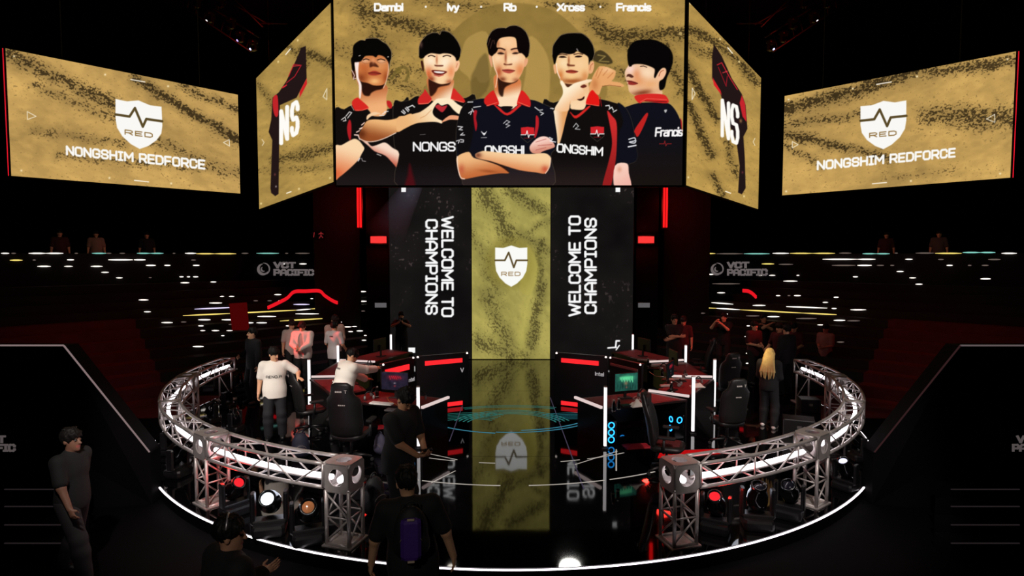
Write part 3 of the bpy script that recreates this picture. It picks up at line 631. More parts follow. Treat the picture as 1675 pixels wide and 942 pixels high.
    for q in ([(600, 480), (570, 570)], [(640, 490), (590, 590)], [(700, 500), (650, 560)], [(760, 530), (700, 590)]): cv.line(H(q), (176, 98, 52), 1, .8, .7)
    cv.line(H([(640, 680), (720, 668), (845, 684)]), (120, 60, 30), .9, .6, .8)
    neck = H([(170, 580), (280, 850), (290, 920), (330, 935), (430, 935), (465, 870), (495, 740), (470, 590), (400, 640)])
    cv.poly(neck, skin((240, 190, 140), (250, 214, 170), (945, 140), (950, 175)), .7); cv.poly(H([(230, 630), (320, 655), (400, 640), (440, 620), (420, 660), (300, 690), (250, 690)]), (60, 20, 10), 1.2, .9)
    face = H([(128, 420), (160, 335), (200, 310), (300, 305), (400, 305), (475, 345), (492, 400), (492, 520), (470, 600), (400, 640), (320, 655), (230, 645), (170, 590), (135, 500)])
    halo(face, 1); m = cv.mask(face); cv._apply(m[0], m[1], (244, 198, 142))
    cv.blob(H([(220, 430)])[0], (9, 10), (252, 222, 176), .9, m); cv.blob(H([(390, 440)])[0], (12, 10), (250, 208, 156), .7, m); cv.blob(H([(310, 620)])[0], (20, 5), (150, 66, 22), .9, m); cv.blob(H([(180, 560)])[0], (5, 9), (206, 110, 46), .8, m); cv.blob(H([(450, 570)])[0], (6, 8), (206, 116, 56), .6, m)
    cv.blob(H([(300, 575)])[0], (9, 5), (250, 204, 140), .8, m); cv.blob(H([(272, 400)])[0], (1.8, 9), (160, 84, 44), .85, m); cv.poly(H([(255, 430), (285, 440), (335, 445), (330, 460), (260, 458)]), (104, 42, 22), .9, .85)
    cv.poly(H([(242, 512), (300, 498), (372, 518), (330, 538), (255, 532)]), (166, 62, 44), .8); cv.line(H([(242, 512), (300, 512), (372, 518)]), (70, 20, 16), .9, .5)
    eye(H([(160, 360), (185, 347), (220, 347), (250, 362), (215, 368), (185, 368)])); eye(H([(336, 358), (360, 344), (395, 343), (420, 352), (395, 362), (362, 363)])); cv.line(H([(155, 334), (200, 326), (252, 336)]), (60, 28, 18), 1.8, .7, .85); cv.line(H([(330, 330), (375, 320), (425, 328)]), (60, 28, 18), 1.8, .7, .85)
    cv.line(H([(134, 430), (142, 510), (175, 590)]), (255, 240, 226), 1.3, .6, .9, True)
    for e in ([(102, 450), (130, 450), (138, 530), (115, 535)], [(490, 440), (525, 405), (548, 415), (550, 470), (530, 530), (492, 535)]): cv.poly(H(e), (234, 172, 122), .7)
    cv.line(H([(505, 500), (515, 450), (538, 430)]), (176, 90, 56), 1, .6, .9)
    hair = H([(90, 330), (95, 240), (130, 180), (180, 120), (250, 97), (330, 92), (420, 98), (490, 150), (540, 230), (556, 320), (535, 390), (510, 405), (492, 445), (488, 370), (455, 335), (400, 312), (365, 290), (330, 318), (270, 328), (200, 316), (160, 332), (140, 362), (125, 425), (108, 430), (98, 380)])
    cv.poly(hair, (8, 5, 5), .8); cv.line(hair[0:13], (236, 208, 160), .8, .6, .45); cv.line(H([(360, 270), (372, 290)]), (200, 190, 190), 1.4, .6, .8)
    cv.poly(H([(530, 722), (570, 760), (602, 800), (606, 892), (530, 885), (460, 872), (490, 770)]), (226, 26, 22), .7); cv.line(H([(460, 874), (606, 896)]), (250, 110, 90), .8, .5); cv.line(H([(618, 800), (632, 900)]), (170, 24, 30), .9, .5)
    fore = I([(92, 165), (150, 85), (180, 20), (230, -20), (290, -20), (275, 70), (232, 220), (190, 400), (152, 505), (130, 430), (108, 300)])
    hand = H([(120, 942), (160, 850), (205, 770), (203, 700), (178, 640), (200, 620), (240, 680), (270, 690), (330, 650), (420, 622), (500, 604), (526, 615), (490, 642), (412, 665), (402, 690), (435, 725), (442, 790), (380, 830), (305, 842), (282, 865), (262, 950)])
    cv.poly(fore, skin((252, 230, 200), (226, 160, 100), (905, 190), (924, 190)), .7); halo(hand, 1); cv.poly(hand, skin((255, 238, 208), (244, 190, 140), (930, 140), (950, 165)), .7)
    cv.poly(H([(365, 825), (410, 815), (442, 790), (440, 820), (400, 840)]), (50, 16, 10), .7); cv.poly(H([(400, 685), (430, 700), (470, 680), (440, 660)]), (90, 24, 18), .7, .9)
    cv.poly(I([(280, 150), (340, 188), (470, 88), (482, 104), (345, 218), (286, 170)]), (214, 40, 36), .7)
    cv.text('ONGSHiM', (911.5, 248.0), (12.0, 1.0), (.5, -12.5), (250, 248, 246), .21, .22, .45)
    # sleeve and chest marks
    for q in ([(655, 85), (690, 80), (700, 110)], [(690, 120), (720, 100), (735, 130)], [(735, 150), (770, 130)], [(70, 120), (100, 115)]): cv.line(I(q), (240, 238, 236), 1.6, .5, .9)
    cv.line(I([(900, 440), (960, 425), (965, 455), (905, 470), (960, 480), (975, 455)]), (236, 238, 244), 1.5, .5, 1, True); cv.line(I([(895, 520), (975, 505)]), (236, 236, 240), 2, .5)
    cv.line(I([(310, 310), (340, 270), (365, 300), (330, 330), (380, 335)]), (220, 218, 218), 1.1, .5, .9)
    def crest(x, y, w, h):
        cv.poly([(x-w, y-h*.9), (x, y-h), (x+w, y-h*.9), (x+w, y-.05*h), (x-w, y-.05*h)], (206, 36, 42), .5, smooth=False)
        cv.line([(x-w, y-.3*h), (x-w, y+.3*h), (x, y+h), (x+w, y+.3*h), (x+w, y-.3*h)], (60, 54, 46), .8, .4)
        cv.line([(x-w, y), (x-w*.25, y), (x-.08*w, y-.5*h), (x+.15*w, y+.35*h), (x+.3*w, y), (x+w, y)], (248, 244, 240), 1.2, .4); cv.line([(x-.5*w, y+.42*h), (x+.5*w, y+.42*h)], (120, 22, 26), 1, .4)
    crest(977, 219, 11, 12.5)
    # ---- second figure (heart hands)
    Cc = K(660, 40, 7.25); Dd = K(650, 160, 6.5)
    body = Dd([(-40, 60), (40, 40), (120, 30), (215, -20), (330, 30), (600, 30), (730, 0), (845, 40), (860, 960), (30, 960), (20, 600), (-30, 500)])
    halo(body); cv.poly(body, skin(BLK, (28, 22, 24), (700, 260), (700, 305)), .7)
    cv.poly(Dd([(130, 700), (160, 800), (190, 960), (80, 960), (110, 820)]), (86, 14, 20), 2.5, .8)
    neck = Cc([(295, 620), (300, 800), (340, 900), (400, 930), (520, 930), (562, 890), (578, 790), (580, 640)])
    cv.poly(neck, skin((206, 120, 70), (252, 226, 192), (724, 140), (738, 160)), .7); cv.poly(Cc([(300, 640), (380, 680), (450, 705), (545, 690), (560, 660), (540, 715), (420, 745), (385, 800), (335, 850), (308, 820)]), (34, 12, 8), 1.3, .9)
    face = Cc([(240, 390), (265, 360), (330, 335), (430, 340), (540, 335), (610, 375), (628, 470), (605, 580), (580, 655), (535, 690), (450, 705), (380, 685), (300, 640), (268, 570), (245, 480)])
    halo(face, 1); m = cv.mask(face); cv._apply(m[0], m[1], (250, 208, 160))
    cv.blob(Cc([(320, 440)])[0], (9, 9), (255, 236, 206), .9, m); cv.blob(Cc([(500, 450)])[0], (12, 11), (255, 238, 208), .95, m); cv.blob(Cc([(300, 590)])[0], (7, 12), (206, 92, 46), .85, m); cv.blob(Cc([(565, 560)])[0], (7, 13), (232, 136, 84), .8, m); cv.blob(Cc([(440, 650)])[0], (9, 5), (252, 214, 164), .9, m)
    cv.blob(Cc([(330, 650)])[0], (6, 5), (130, 46, 20), .8, m); cv.blob(Cc([(545, 680)])[0], (6, 4), (160, 70, 36), .7, m)
    cv.blob(Cc([(395, 420)])[0], (1.8, 8), (190, 104, 64), .8, m); cv.poly(Cc([(368, 478), (400, 482), (468, 482), (460, 498), (380, 496)]), (96, 34, 22), .8, .9)
    cv.poly(Cc([(332, 545), (400, 540), (515, 558), (480, 590), (420, 605), (365, 590)]), (110, 34, 24), .7); cv.poly(Cc([(365, 556), (480, 562), (460, 578), (390, 574)]), (250, 244, 236), .5); cv.line(Cc([(365, 598), (420, 614), (470, 598)]), (196, 84, 70), 2, .7, .9)
    cv.line(Cc([(295, 378), (330, 366), (372, 382)]), (34, 12, 10), 1.8, .5, 1, True); cv.line(Cc([(470, 380), (515, 366), (560, 380)]), (34, 12, 10), 1.8, .5, 1, True)
    cv.poly(Cc([(618, 440), (655, 428), (667, 470), (645, 535), (610, 556)]), (246, 190, 146), .7); cv.line(Cc([(625, 510), (640, 465)]), (190, 100, 70), 1, .6, .8); cv.poly(Cc([(205, 440), (232, 440), (242, 545), (222, 530)]), (60, 22, 16), .8)
    hair = Cc([(182, 370), (185, 260), (215, 190), (270, 130), (340, 97), (400, 97), (432, 118), (448, 80), (480, 75), (540, 90), (600, 140), (650, 210), (682, 290), (675, 360), (652, 420), (626, 430), (612, 390), (560, 352), (480, 342), (430, 352), (380, 346), (320, 342), (265, 368), (240, 395), (215, 405), (195, 400)])
    cv.poly(hair, (8, 5, 5), .8); cv.line(hair[0:14], (236, 208, 160), .8, .6, .5); cv.blob(Cc([(210, 240)])[0], (2.5, 5), (120, 84, 74), .6)
    cv.poly(Cc([(178, 875), (238, 805), (252, 768), (300, 830), (335, 890), (290, 935), (180, 945)]), (206, 40, 38), .7); cv.poly(Cc([(560, 880), (592, 758), (640, 800), (722, 890), (712, 925), (572, 888)]), (214, 44, 38), .7); cv.line(Cc([(180, 942), (295, 935), (335, 892)]), (250, 130, 100), .8, .5); cv.line(Cc([(570, 888), (712, 925)]), (250, 130, 100), .8, .5)
    arm = B([(262, 350), (300, 270), (350, 195), (440, 176), (590, 184), (740, 150), (860, 112), (860, 230), (700, 318), (560, 388), (450, 425), (350, 432), (285, 412)])
    cv.poly(arm, skin((240, 184, 122), (150, 78, 38), (625, 196), (618, 228)), .8); cv.blob(B([(290, 340)])[0], (7, 8), (84, 36, 16), .75, cv.mask(arm)); cv.line(B([(272, 400), (350, 430), (450, 424), (560, 388), (680, 330)]), (252, 226, 206), 1.3, .6, .9, True)
    cv.poly(Dd([(0, 212), (100, 190), (190, 165), (245, 148), (330, 90), (400, 25), (440, 8), (560, 8), (640, 66), (705, 112), (662, 172), (600, 130), (540, 68), (470, 82), (430, 55), (398, 92), (374, 150), (400, 200), (470, 240), (472, 272), (430, 260), (370, 255), (260, 262), (200, 272), (100, 312), (0, 360)]), skin((254, 232, 196), (236, 180, 120), (715, 165), (660, 205)), .7)
    cv.poly(Dd([(472, 262), (478, 245), (520, 210), (570, 185), (650, 195), (652, 232), (560, 232), (500, 252)]), (236, 160, 118), .7); cv.line(Dd([(245, 215), (300, 190), (360, 130)]), (190, 116, 66), 1, .8, .6)
    cv.poly(Dd([(398, 95), (430, 66), (470, 90), (535, 66), (556, 100), (572, 165), (515, 208), (472, 240), (400, 198), (380, 150)]), (16, 10, 10), .7); cv.poly(Dd([(402, 92), (440, 70), (472, 92), (525, 80), (520, 105), (480, 152), (440, 130)]), (186, 44, 52), .7)
    for q in ([(45, 145), (75, 170)], [(60, 130), (85, 160)], [(85, 110), (115, 145)], [(100, 100), (125, 130)], [(115, 100), (160, 80), (182, 98)], [(750, 48), (800, 44)]): cv.line(Dd(q), (240, 236, 236), 1.7, .5, .9)
    cv.line(Dd([(242, 392), (296, 388)]), (120, 112, 112), 1, .5, .8)
    cv.text('NONGS', (676.6, 246.4), (14.2, 0), (0, -13.2), (250, 248, 248), .20, .22, .45)
    # ---- third figure (centre, arms folded)
    Ee = K(770, 30, 6.73); Fc = K(745, 150, 6.076)
    body = Fc([(28, 280), (60, 170), (130, 102), (300, 66), (500, 120), (740, 78), (900, 135), (968, 180), (990, 300), (1012, 470), (1000, 560), (945, 640), (938, 960), (170, 960), (60, 830), (15, 640), (10, 400)])
    halo(body); cv.poly(body, skin(NAVY, (46, 35, 35), (830, 240), (830, 305)), .7)
    cv.poly(Fc([(28, 280), (60, 170), (130, 102), (170, 110), (190, 300), (130, 600), (40, 640), (12, 420)]), BLK, 1, .8)
    neck = Ee([(275, 620), (262, 780), (280, 850), (310, 930), (360, 990), (470, 990), (520, 900), (548, 815), (530, 660)])
    halo(neck, 1); cv.poly(neck, skin((214, 124, 72), (254, 226, 190), (836, 138), (842, 160)), .7); cv.poly(Ee([(300, 655), (340, 685), (410, 705), (470, 700), (520, 670), (500, 700), (430, 730), (372, 770), (352, 860), (312, 830), (300, 740)]), (30, 12, 8), 1.3, .9)
    cv.poly(Fc([(400, 60), (620, 60), (606, 142), (515, 150), (440, 146), (410, 110)]), (252, 220, 184), .7)
    face = Ee([(235, 415), (280, 370), (285, 270), (325, 215), (430, 195), (490, 208), (522, 330), (592, 405), (602, 470), (580, 560), (530, 660), (470, 702), (410, 704), (340, 682), (290, 625), (255, 530)])
    m = cv.mask(face); cv._apply(m[0], m[1], (246, 194, 142))
    cv.blob(Ee([(300, 440)])[0], (7, 8), (252, 216, 176), .8, m); cv.blob(Ee([(490, 450)])[0], (12, 10), (254, 222, 184), .95, m); cv.blob(Ee([(400, 270)])[0], (12, 8), (250, 206, 160), .8, m); cv.blob(Ee([(310, 590)])[0], (6, 10), (176, 76, 38), .85, m); cv.blob(Ee([(545, 570)])[0], (8, 12), (222, 126, 74), .8, m); cv.blob(Ee([(300, 280)])[0], (3, 8), (186, 106, 64), .7, m)
    cv.blob(Ee([(420, 660)])[0], (8, 4), (250, 196, 140), .8, m); cv.blob(Ee([(350, 670)])[0], (6, 4), (110, 42, 20), .8, m); cv.blob(Ee([(500, 680)])[0], (6, 4), (140, 60, 32), .6, m)
    cv.blob(Ee([(385, 430)])[0], (2, 10), (150, 70, 40), .85, m); cv.blob(Ee([(420, 460)])[0], (3, 6), (255, 226, 186), .8, m); cv.poly(Ee([(366, 495), (400, 505), (452, 498), (446, 514), (372, 514)]), (96, 34, 20), .9, .9)
    cv.poly(Ee([(348, 568), (415, 558), (486, 575), (430, 606), (366, 592)]), (182, 76, 62), .8); cv.line(Ee([(348, 568), (415, 574), (486, 577)]), (76, 22, 18), 1, .5)
    cv.line(Ee([(285, 332), (330, 330), (374, 346)]), (44, 20, 14), 2.6, .7, 1, True); cv.line(Ee([(448, 344), (480, 334), (522, 330)]), (44, 20, 14), 2.6, .7, 1, True)
    cv.blob(Ee([(328, 365)])[0], (8, 3.4), (196, 122, 82), .7, m); cv.blob(Ee([(492, 362)])[0], (8, 3.4), (214, 140, 98), .7, m)
    eye(Ee([(292, 384), (320, 374), (350, 377), (372, 392), (340, 397), (310, 394)])); eye(Ee([(454, 388), (475, 376), (505, 373), (532, 382), (505, 393), (475, 394)])); cv.line(Ee([(300, 400), (345, 402)]), (190, 120, 90), .8, .6, .7); cv.line(Ee([(465, 399), (515, 397)]), (200, 130, 96), .8, .6, .7)
    cv.poly(Ee([(198, 400), (228, 420), (240, 530), (225, 525), (205, 460)]), (226, 160, 120), .7); cv.poly(Ee([(592, 455), (630, 445), (622, 500), (592, 535)]), (232, 166, 122), .7)
    cv.line(Ee([(240, 420), (258, 530), (292, 625), (275, 760)]), (254, 226, 200), 1.2, .6, .8, True)
    hair = Ee([(176, 270), (190, 210), (230, 142), (290, 107), (370, 102), (386, 106), (430, 82), (500, 77), (560, 102), (610, 150), (640, 220), (652, 300), (640, 400), (610, 432), (590, 410), (560, 384), (532, 380), (512, 330), (506, 262), (490, 216), (440, 202), (370, 207), (320, 222), (292, 262), (285, 312), (300, 332), (285, 370), (250, 402), (232, 416), (200, 392), (186, 330)])
    cv.poly(hair, (12, 6, 6), .8); cv.line(hair[0:13], (240, 214, 164), .8, .6, .5)
    for q in ([(190, 300), (215, 220)], [(215, 330), (240, 240)], [(262, 280), (255, 240)]): cv.line(Ee(q), (130, 84, 72), .8, .6, .6)
    cv.poly(Ee([(152, 882), (238, 796), (266, 822), (312, 945), (230, 950), (160, 945)]), (214, 34, 30), .7); cv.poly(Ee([(546, 812), (580, 800), (650, 890), (642, 945), (560, 945), (508, 945)]), (220, 32, 28), .7)
    cv.poly(Fc([(300, 70), (385, 20), (400, 60), (415, 108), (360, 132), (312, 140)]), (210, 34, 32), .7); cv.poly(Fc([(620, 100), (650, 20), (690, 30), (742, 90), (742, 148), (690, 140)]), (214, 34, 32), .7); cv.line(Fc([(310, 140), (415, 108)]), (250, 130, 100), .7, .5); cv.line(Fc([(620, 102), (740, 150)]), (250, 130, 100), .7, .5)
    cv.poly(Fc([(392, 128), (440, 160), (515, 212), (620, 135), (652, 132), (640, 150), (515, 236), (400, 150)]), (212, 40, 38), .6); cv.poly(Fc([(455, 148), (570, 148), (515, 192)]), (20, 12, 14), .6)
    cv.poly(Fc([(180, 195), (215, 190), (205, 260), (216, 330), (202, 392), (184, 300)]), (170, 26, 36), .7); cv.poly(Fc([(800, 240), (826, 262), (826, 350), (800, 450), (780, 440), (795, 340)]), (186, 32, 40), .7)
    for q in ([(132, 212), (165, 190), (150, 225)], [(180, 155), (250, 145)], [(165, 170), (180, 200)], [(790, 155), (830, 185), (865, 180)], [(840, 200), (875, 215), (850, 232)], [(125, 104), (172, 102)], [(25, 345), (70, 350), (35, 375), (68, 380)], [(75, 410), (50, 430), (90, 430)], [(10, 490), (40, 480), (30, 510)], [(50, 475), (80, 480), (78, 500), (52, 500)], [(945, 165), (965, 165)]): cv.line(Fc(q), (236, 234, 234), 1.4, .5, .9)
    cv.line(Fc([(478, 315), (510, 285), (540, 300), (500, 325), (540, 335), (505, 355)]), (214, 212, 216), 1.2, .5, .9); cv.poly(Fc([(255, 392), (285, 412), (312, 392), (302, 412), (286, 434), (268, 415)]), (240, 240, 242), .5); cv.line(Fc([(256, 457), (310, 455)]), (150, 150, 156), 1, .5)
    crest(745+717/6.076, 150+428/6.076, 10.8, 13)
    cv.text('ONGSHi', (745+298/6.076, 150+618/6.076), (12.6, 0), (0, -12.6), (248, 246, 246), .21, .22, .45)
    hd = Fc([(738, 545), (800, 472), (870, 443), (935, 462), (978, 515), (985, 550), (930, 572), (870, 592), (832, 614), (760, 606)])
    cv.poly(hd, skin((250, 210, 196), (214, 140, 116), (880, 228), (885, 250)), .7)
    for q in ([(800, 500), (900, 470)], [(820, 535), (960, 525)], [(800, 580), (900, 555)]): cv.line(Fc(q), (176, 80, 74), 1, .6, .8)
    cv.line(Fc([(935, 455), (965, 470), (940, 490), (995, 500)]), (236, 236, 240), 1.4, .5)
    a1 = Fc([(18, 645), (130, 598), (180, 655), (300, 688), (440, 738), (534, 806), (430, 812), (250, 838), (90, 868), (48, 850), (20, 740)])
    cv.poly(a1, skin((240, 186, 130), (196, 106, 56), (770, 255), (776, 290)), .8); cv.blob(Fc([(60, 770)])[0], (5, 8), (190, 84, 56), .7, cv.mask(a1)); cv.blob(Fc([(330, 790)])[0], (16, 2.5), (150, 74, 36), .7, cv.mask(a1), .1); cv.line(Fc([(18, 645), (22, 740), (50, 848), (90, 866)]), (254, 226, 206), 1.5, .7, .9, True)
    cv.poly(Fc([(180, 655), (300, 685), (440, 738), (534, 806), (480, 735), (350, 690), (260, 668)]), (46, 20, 12), .8, .8)
    a2 = Fc([(200, 618), (250, 595), (290, 588), (400, 600), (560, 614), (740, 620), (880, 610), (938, 640), (948, 680), (935, 745), (892, 812), (800, 802), (640, 780), (480, 732), (350, 690), (260, 672), (205, 652)])
    cv.poly(a2, skin((248, 208, 158), (216, 128, 76), (835, 250), (830, 282)), .8); cv.blob(Fc([(225, 630)])[0], (6, 5), (100, 42, 26), .75, cv.mask(a2)); cv.blob(Fc([(890, 770)])[0], (6, 6), (196, 74, 50), .8, cv.mask(a2)); cv.line(Fc([(945, 660), (935, 745), (895, 810)]), (254, 216, 190), 1.3, .7, .9, True)
    # names along the top
    for t, x, w in (('Dambj', 612, 47), ('ivy', 731.5, 18), ('Rb', 824, 19), ('Xross', 911, 45), ('Francjs', 1008, 57)):
        u = w/(Canvas.text_len(t, .2))
        cv.text(t, (x+1.2, 17.0), (u*.96, 0), (0, -10.6), (255, 253, 250), .31, .2, .45)
    for x in (696.5, 787, 878, 982): cv.blob((x, 11), (1.7, 1.7), (255, 250, 240), 1, hard=1)
    cv.blob((1113, 55), (3, 3), (206, 176, 110), .8, hard=1)

def paint_outer(cv, flip):
    if not flip:
        dirt(cv, (214, 172, 98), 4.0, [(20, 90, 200, 180, 12, .75), (60, 140, 180, 190, 10, .5), (225, 130, 390, 230, 9, .95), (300, 140, 390, 180, 8, .7), (60, 215, 200, 235, 8, .5), (250, 230, 390, 285, 12, .5), (100, 255, 390, 280, 9, .5)], .7, low=.4, ang=.35)
        o = lambda a, b: (188.8+75.2*a+(.6+3.0*a)*b, 157.7+13.0*a-6*a*0+b*(82-5.0*a)+(-4.4*np.sin(np.pi*a)*0))
        shield(cv, o)
        T = 'NONGSHIM REDFORCE'; Ln = Canvas.text_len(T, .3)
        cv.text(T, (109.5, 252.5), (225/Ln, 23.3/Ln), (-.3, -13), (252, 250, 246), .26, .3, .5)
        arrow(cv, (44.5, 182.5), (45, 195.5), (59, 190.2)); arrow(cv, (375, 228.5), (375.5, 239), (365.5, 233)); 
        cv.line([(214, 130), (237, 134)], (255, 245, 225), 1.6, .5); cv.line([(220, 295), (243, 297.5)], (255, 245, 225), 1.6, .5)
        for p in ((23, 92), (172, 122), (275, 141), (35, 279), (179, 291), (280, 300)): cv.blob(p, (1.6, 1.6), (255, 236, 190), 1)
    else:
        dirt(cv, (216, 174, 98), 6.0, [(1285, 180, 1500, 115, 13, 1.0), (1420, 130, 1660, 100, 11, .8), (1285, 205, 1420, 185, 10, .6), (1530, 190, 1650, 200, 20, .75), (1280, 218, 1375, 240, 9, .9), (1380, 240, 1450, 260, 9, .7), (1290, 240, 1340, 270, 8, .6), (1450, 290, 1560, 280, 8, .3)], .7, low=.4, ang=-.3)
        o = lambda a, b: (1407.5+75.0*a-(2.2*0)*b, 169.8-9.6*a+b*(77+4*a))
        shield(cv, o)
        T = 'NONGSHIM REDFORCE'; Ln = Canvas.text_len(T, .3)
        cv.text(T, (1337.5, 277.0), (224/Ln, -21.0/Ln), (.3, -12.8), (252, 250, 246), .26, .3, .5)
        arrow(cv, (1627, 187), (1627.3, 200), (1613.5, 194.5)); arrow(cv, (1296, 231.5), (1296, 242), (1305.5, 236.5))
        cv.line([(1434, 138), (1458, 134)], (255, 245, 225), 1.6, .5); cv.line([(1427, 300.5), (1450, 298.5)], (255, 245, 225), 1.6, .5)
        for p in ((1290, 163), (1395, 145), (1500, 125), (1648, 97), (1286, 313), (1490, 296), (1636, 284)): cv.blob(p, (1.6, 1.6), (255, 236, 190), 1)

def paint_inner(cv, flip):
    if not flip:
        dirt(cv, (196, 160, 84), 9.0, [(500, 85, 548, 105, 9, .9), (470, 75, 500, 100, 7, .7), (455, 262, 545, 240, 10, .7), (480, 190, 520, 200, 10, .4), (424, 140, 445, 170, 8, .5), (430, 280, 540, 270, 8, .4)], .62, low=.45, ang=-.3, sc=.8)
        k = lambda L: [(420+a/3.307, 60+b/3.305) for a, b in L]
        cv.poly(k([(265, 50), (270, 225), (215, 330), (125, 370), (122, 520), (118, 850), (100, 862), (78, 845), (74, 820), (84, 560), (64, 515), (78, 450), (85, 330), (120, 300), (160, 240), (220, 110), (240, 60)]), (34, 22, 22), .6, smooth=False)
        cv.poly(k([(232, 300), (270, 225), (272, 255), (232, 330)]), (206, 34, 38), .6, smooth=False); cv.line(k([(160, 250), (205, 215), (240, 155), (200, 150), (172, 215)]), (190, 30, 44), 1.2, .5)
        cv.poly(k([(88, 330), (112, 320), (116, 420), (100, 430), (88, 390)]), (190, 36, 40), .6); cv.line(k([(140, 275), (160, 262)]), (220, 40, 50), 2, .6)
        cv.line(k([(195, 160), (235, 155)]), (210, 50, 60), 1, .5); cv.blob(k([(98, 745)])[0], (1.4, 2), (120, 60, 60), .8); cv.blob(k([(104, 810)])[0], (1.2, 1.6), (190, 170, 170), .8)
        o = np.array((458.5, 238.0))
        for x, ch in ((0, 'N'), (17.5, 'S')):
            for st in GLYPH[ch][1]: cv.line([(460.0+x+a*12.5, 234.0-x*.66-a*9.0-b*(52-x*.1)) for a, b in st], (255, 252, 246), 6.6, .6)
        arrow(cv, (534.5, 145), (534.5, 163), (528.5, 158)); cv.line([(428.5, 228), (432, 233), (429, 238)], (245, 232, 200), .9, .4)
        cv.line([(467.5, 89), (475, 80)], (255, 244, 220), 1.7, .5); cv.line([(469, 316), (476, 313.5)], (255, 244, 220), 1.7, .5)
        for p in ((455, 101), (487, 66), (489, 309), (540, 291), (427, 333)): cv.blob(p, (1.4, 1.6), (250, 226, 160), 1)
    else:
        dirt(cv, (198, 160, 84), 12.0, [(1125, 45, 1180, 75, 9, .9), (1125, 70, 1165, 90, 10, .6), (1125, 110, 1170, 190, 9, .95), (1128, 175, 1162, 250, 8, .9), (1185, 80, 1235, 130, 9, .8), (1190, 235, 1205, 285, 8, .6), (1165, 290, 1180, 320, 7, .7)], .66, low=.35, ang=.6, sc=.8)
        k = lambda L: [(1120+a/2.728, b/2.7304) for a, b in L]
        cv.poly(k([(130, 195), (165, 250), (210, 350), (255, 420), (272, 470), (280, 575), (262, 610), (268, 700), (272, 840), (255, 868), (238, 860), (245, 740), (232, 640), (200, 560), (160, 420), (122, 350), (122, 250)]), (34, 22, 22), .6, smooth=False)
        cv.poly(k([(124, 345), (160, 405), (165, 425), (130, 380)]), (214, 34, 40), .6, smooth=False); cv.poly(k([(255, 425), (270, 465), (276, 545), (258, 520), (245, 460)]), (196, 36, 44), .6, smooth=False)
        cv.line(k([(145, 290), (165, 280), (200, 345), (235, 400)]), (206, 40, 52), 1.3, .5); cv.line(k([(150, 300), (185, 385), (190, 340)]), (150, 24, 36), 1.2, .5); cv.line(k([(170, 325), (190, 318)]), (226, 60, 70), 1.2, .5)
        cv.blob(k([(250, 540)])[0], (2, 3), (190, 140, 90), .7); cv.blob(k([(258, 770)])[0], (1.4, 2), (120, 50, 60), .8)
        for x, ch in ((0, 'N'), (15.5, 'S')):
            for st in GLYPH[ch][1]: cv.line([(1181.5+x+a*13.0, 222.0+x*.55+a*6.0-b*(58+x*.1)) for a, b in st], (255, 252, 246), 5.6, .6)
        arrow(cv, (1132.5, 144), (1132, 163), (1137, 153)); cv.line([(1235, 226), (1232, 232), (1235, 238)], (245, 232, 200), .9, .4)
        cv.line([(1190.5, 78), (1198, 87)], (255, 244, 220), 1.7, .5); cv.line([(1187, 313), (1195, 316)], (255, 244, 220), 1.7, .5)
        for p in ((1129, 6), (1178, 64), (1209, 101), (1126, 290), (1217, 321)): cv.blob(p, (1.4, 1.6), (250, 226, 160), 1)

def paint_centre(cv):
    dirt(cv, (186, 174, 92), 15.0, [(790, 310, 830, 380, 16, .75), (840, 315, 880, 340, 12, .8), (830, 370, 898, 410, 8, .6), (775, 380, 810, 470, 12, .45), (885, 400, 880, 470, 8, .9), (885, 470, 870, 560, 9, .8), (800, 490, 830, 560, 16, .6), (790, 560, 850, 585, 14, .7), (865, 380, 898, 360, 8, .5)], .46, low=.4, ang=1.0, sc=.85)
    cv.blob((836, 430), (42, 42), (128, 116, 50), .55, hard=1); cv.poly([(862, 400), (880, 440), (868, 480), (850, 470)], (170, 158, 74), 2, .6)
    cv.line([(880, 420), (875, 460), (862, 500), (850, 588)], (196, 186, 92), 12, 6, .35, True)
    shield(cv, lambda a, b: (810+52.5*a, 401.5+b*67.5), (250, 250, 246))

def paint_side(cv, right):
    X, Y = cv.X, cv.Y
    n = fbm(X, Y, 60, 5.0, 2.0); g = fbm(X*1.1, Y, 5, 2.0, 8.0, 2)
    cv.C[:] = np.array((23, 20, 20))[None, :]*(.5+.9*n)[:, None]+np.array((70, 60, 56))[None, :]*(sstep(.70, .84, g)*sstep(.5, .75, n)*.55)[:, None]
    W = (250, 250, 250)
    if not right:
        # reads top to bottom
        for t, x, y0, y1 in (('WELCOME TO', 723.5, 355, 517), ('CHAMPIONS', 697.5, 360, 513)):
            Ln = Canvas.text_len(t, .27); u = (y1-y0)/Ln
            cv.text(t, (x, y0), (0, u), (17, 0), W, .21, .27, .5)
        cv.poly([(656.5, 305), (664, 305), (664, 314), (656.5, 314)], W, .4, smooth=False); cv.poly([(668, 568.5), (679, 568.5), (679, 577), (668, 577)], W, .4, smooth=False)
    else:
        for t, x, y0, y1 in (('WELCOME TO', 948.5, 516, 354), ('CHAMPIONS', 974.5, 512, 358)):
            Ln = Canvas.text_len(t, .27); u = (y0-y1)/Ln
            cv.text(t, (x, y0), (0, -u), (-17, 0), W, .21, .27, .5)
        cv.poly([(1007, 305), (1014.5, 305), (1014.5, 314), (1007, 314)], W, .4, smooth=False)
        cv.line([(994.5, 569), (1000, 568.5), (1008, 568)], W, 2.4, .5); cv.line([(1007, 568), (1008, 557.5), (1013, 557.5)], W, 2.6, .5); cv.line([(1008, 572), (1013, 565)], W, 2, .5)
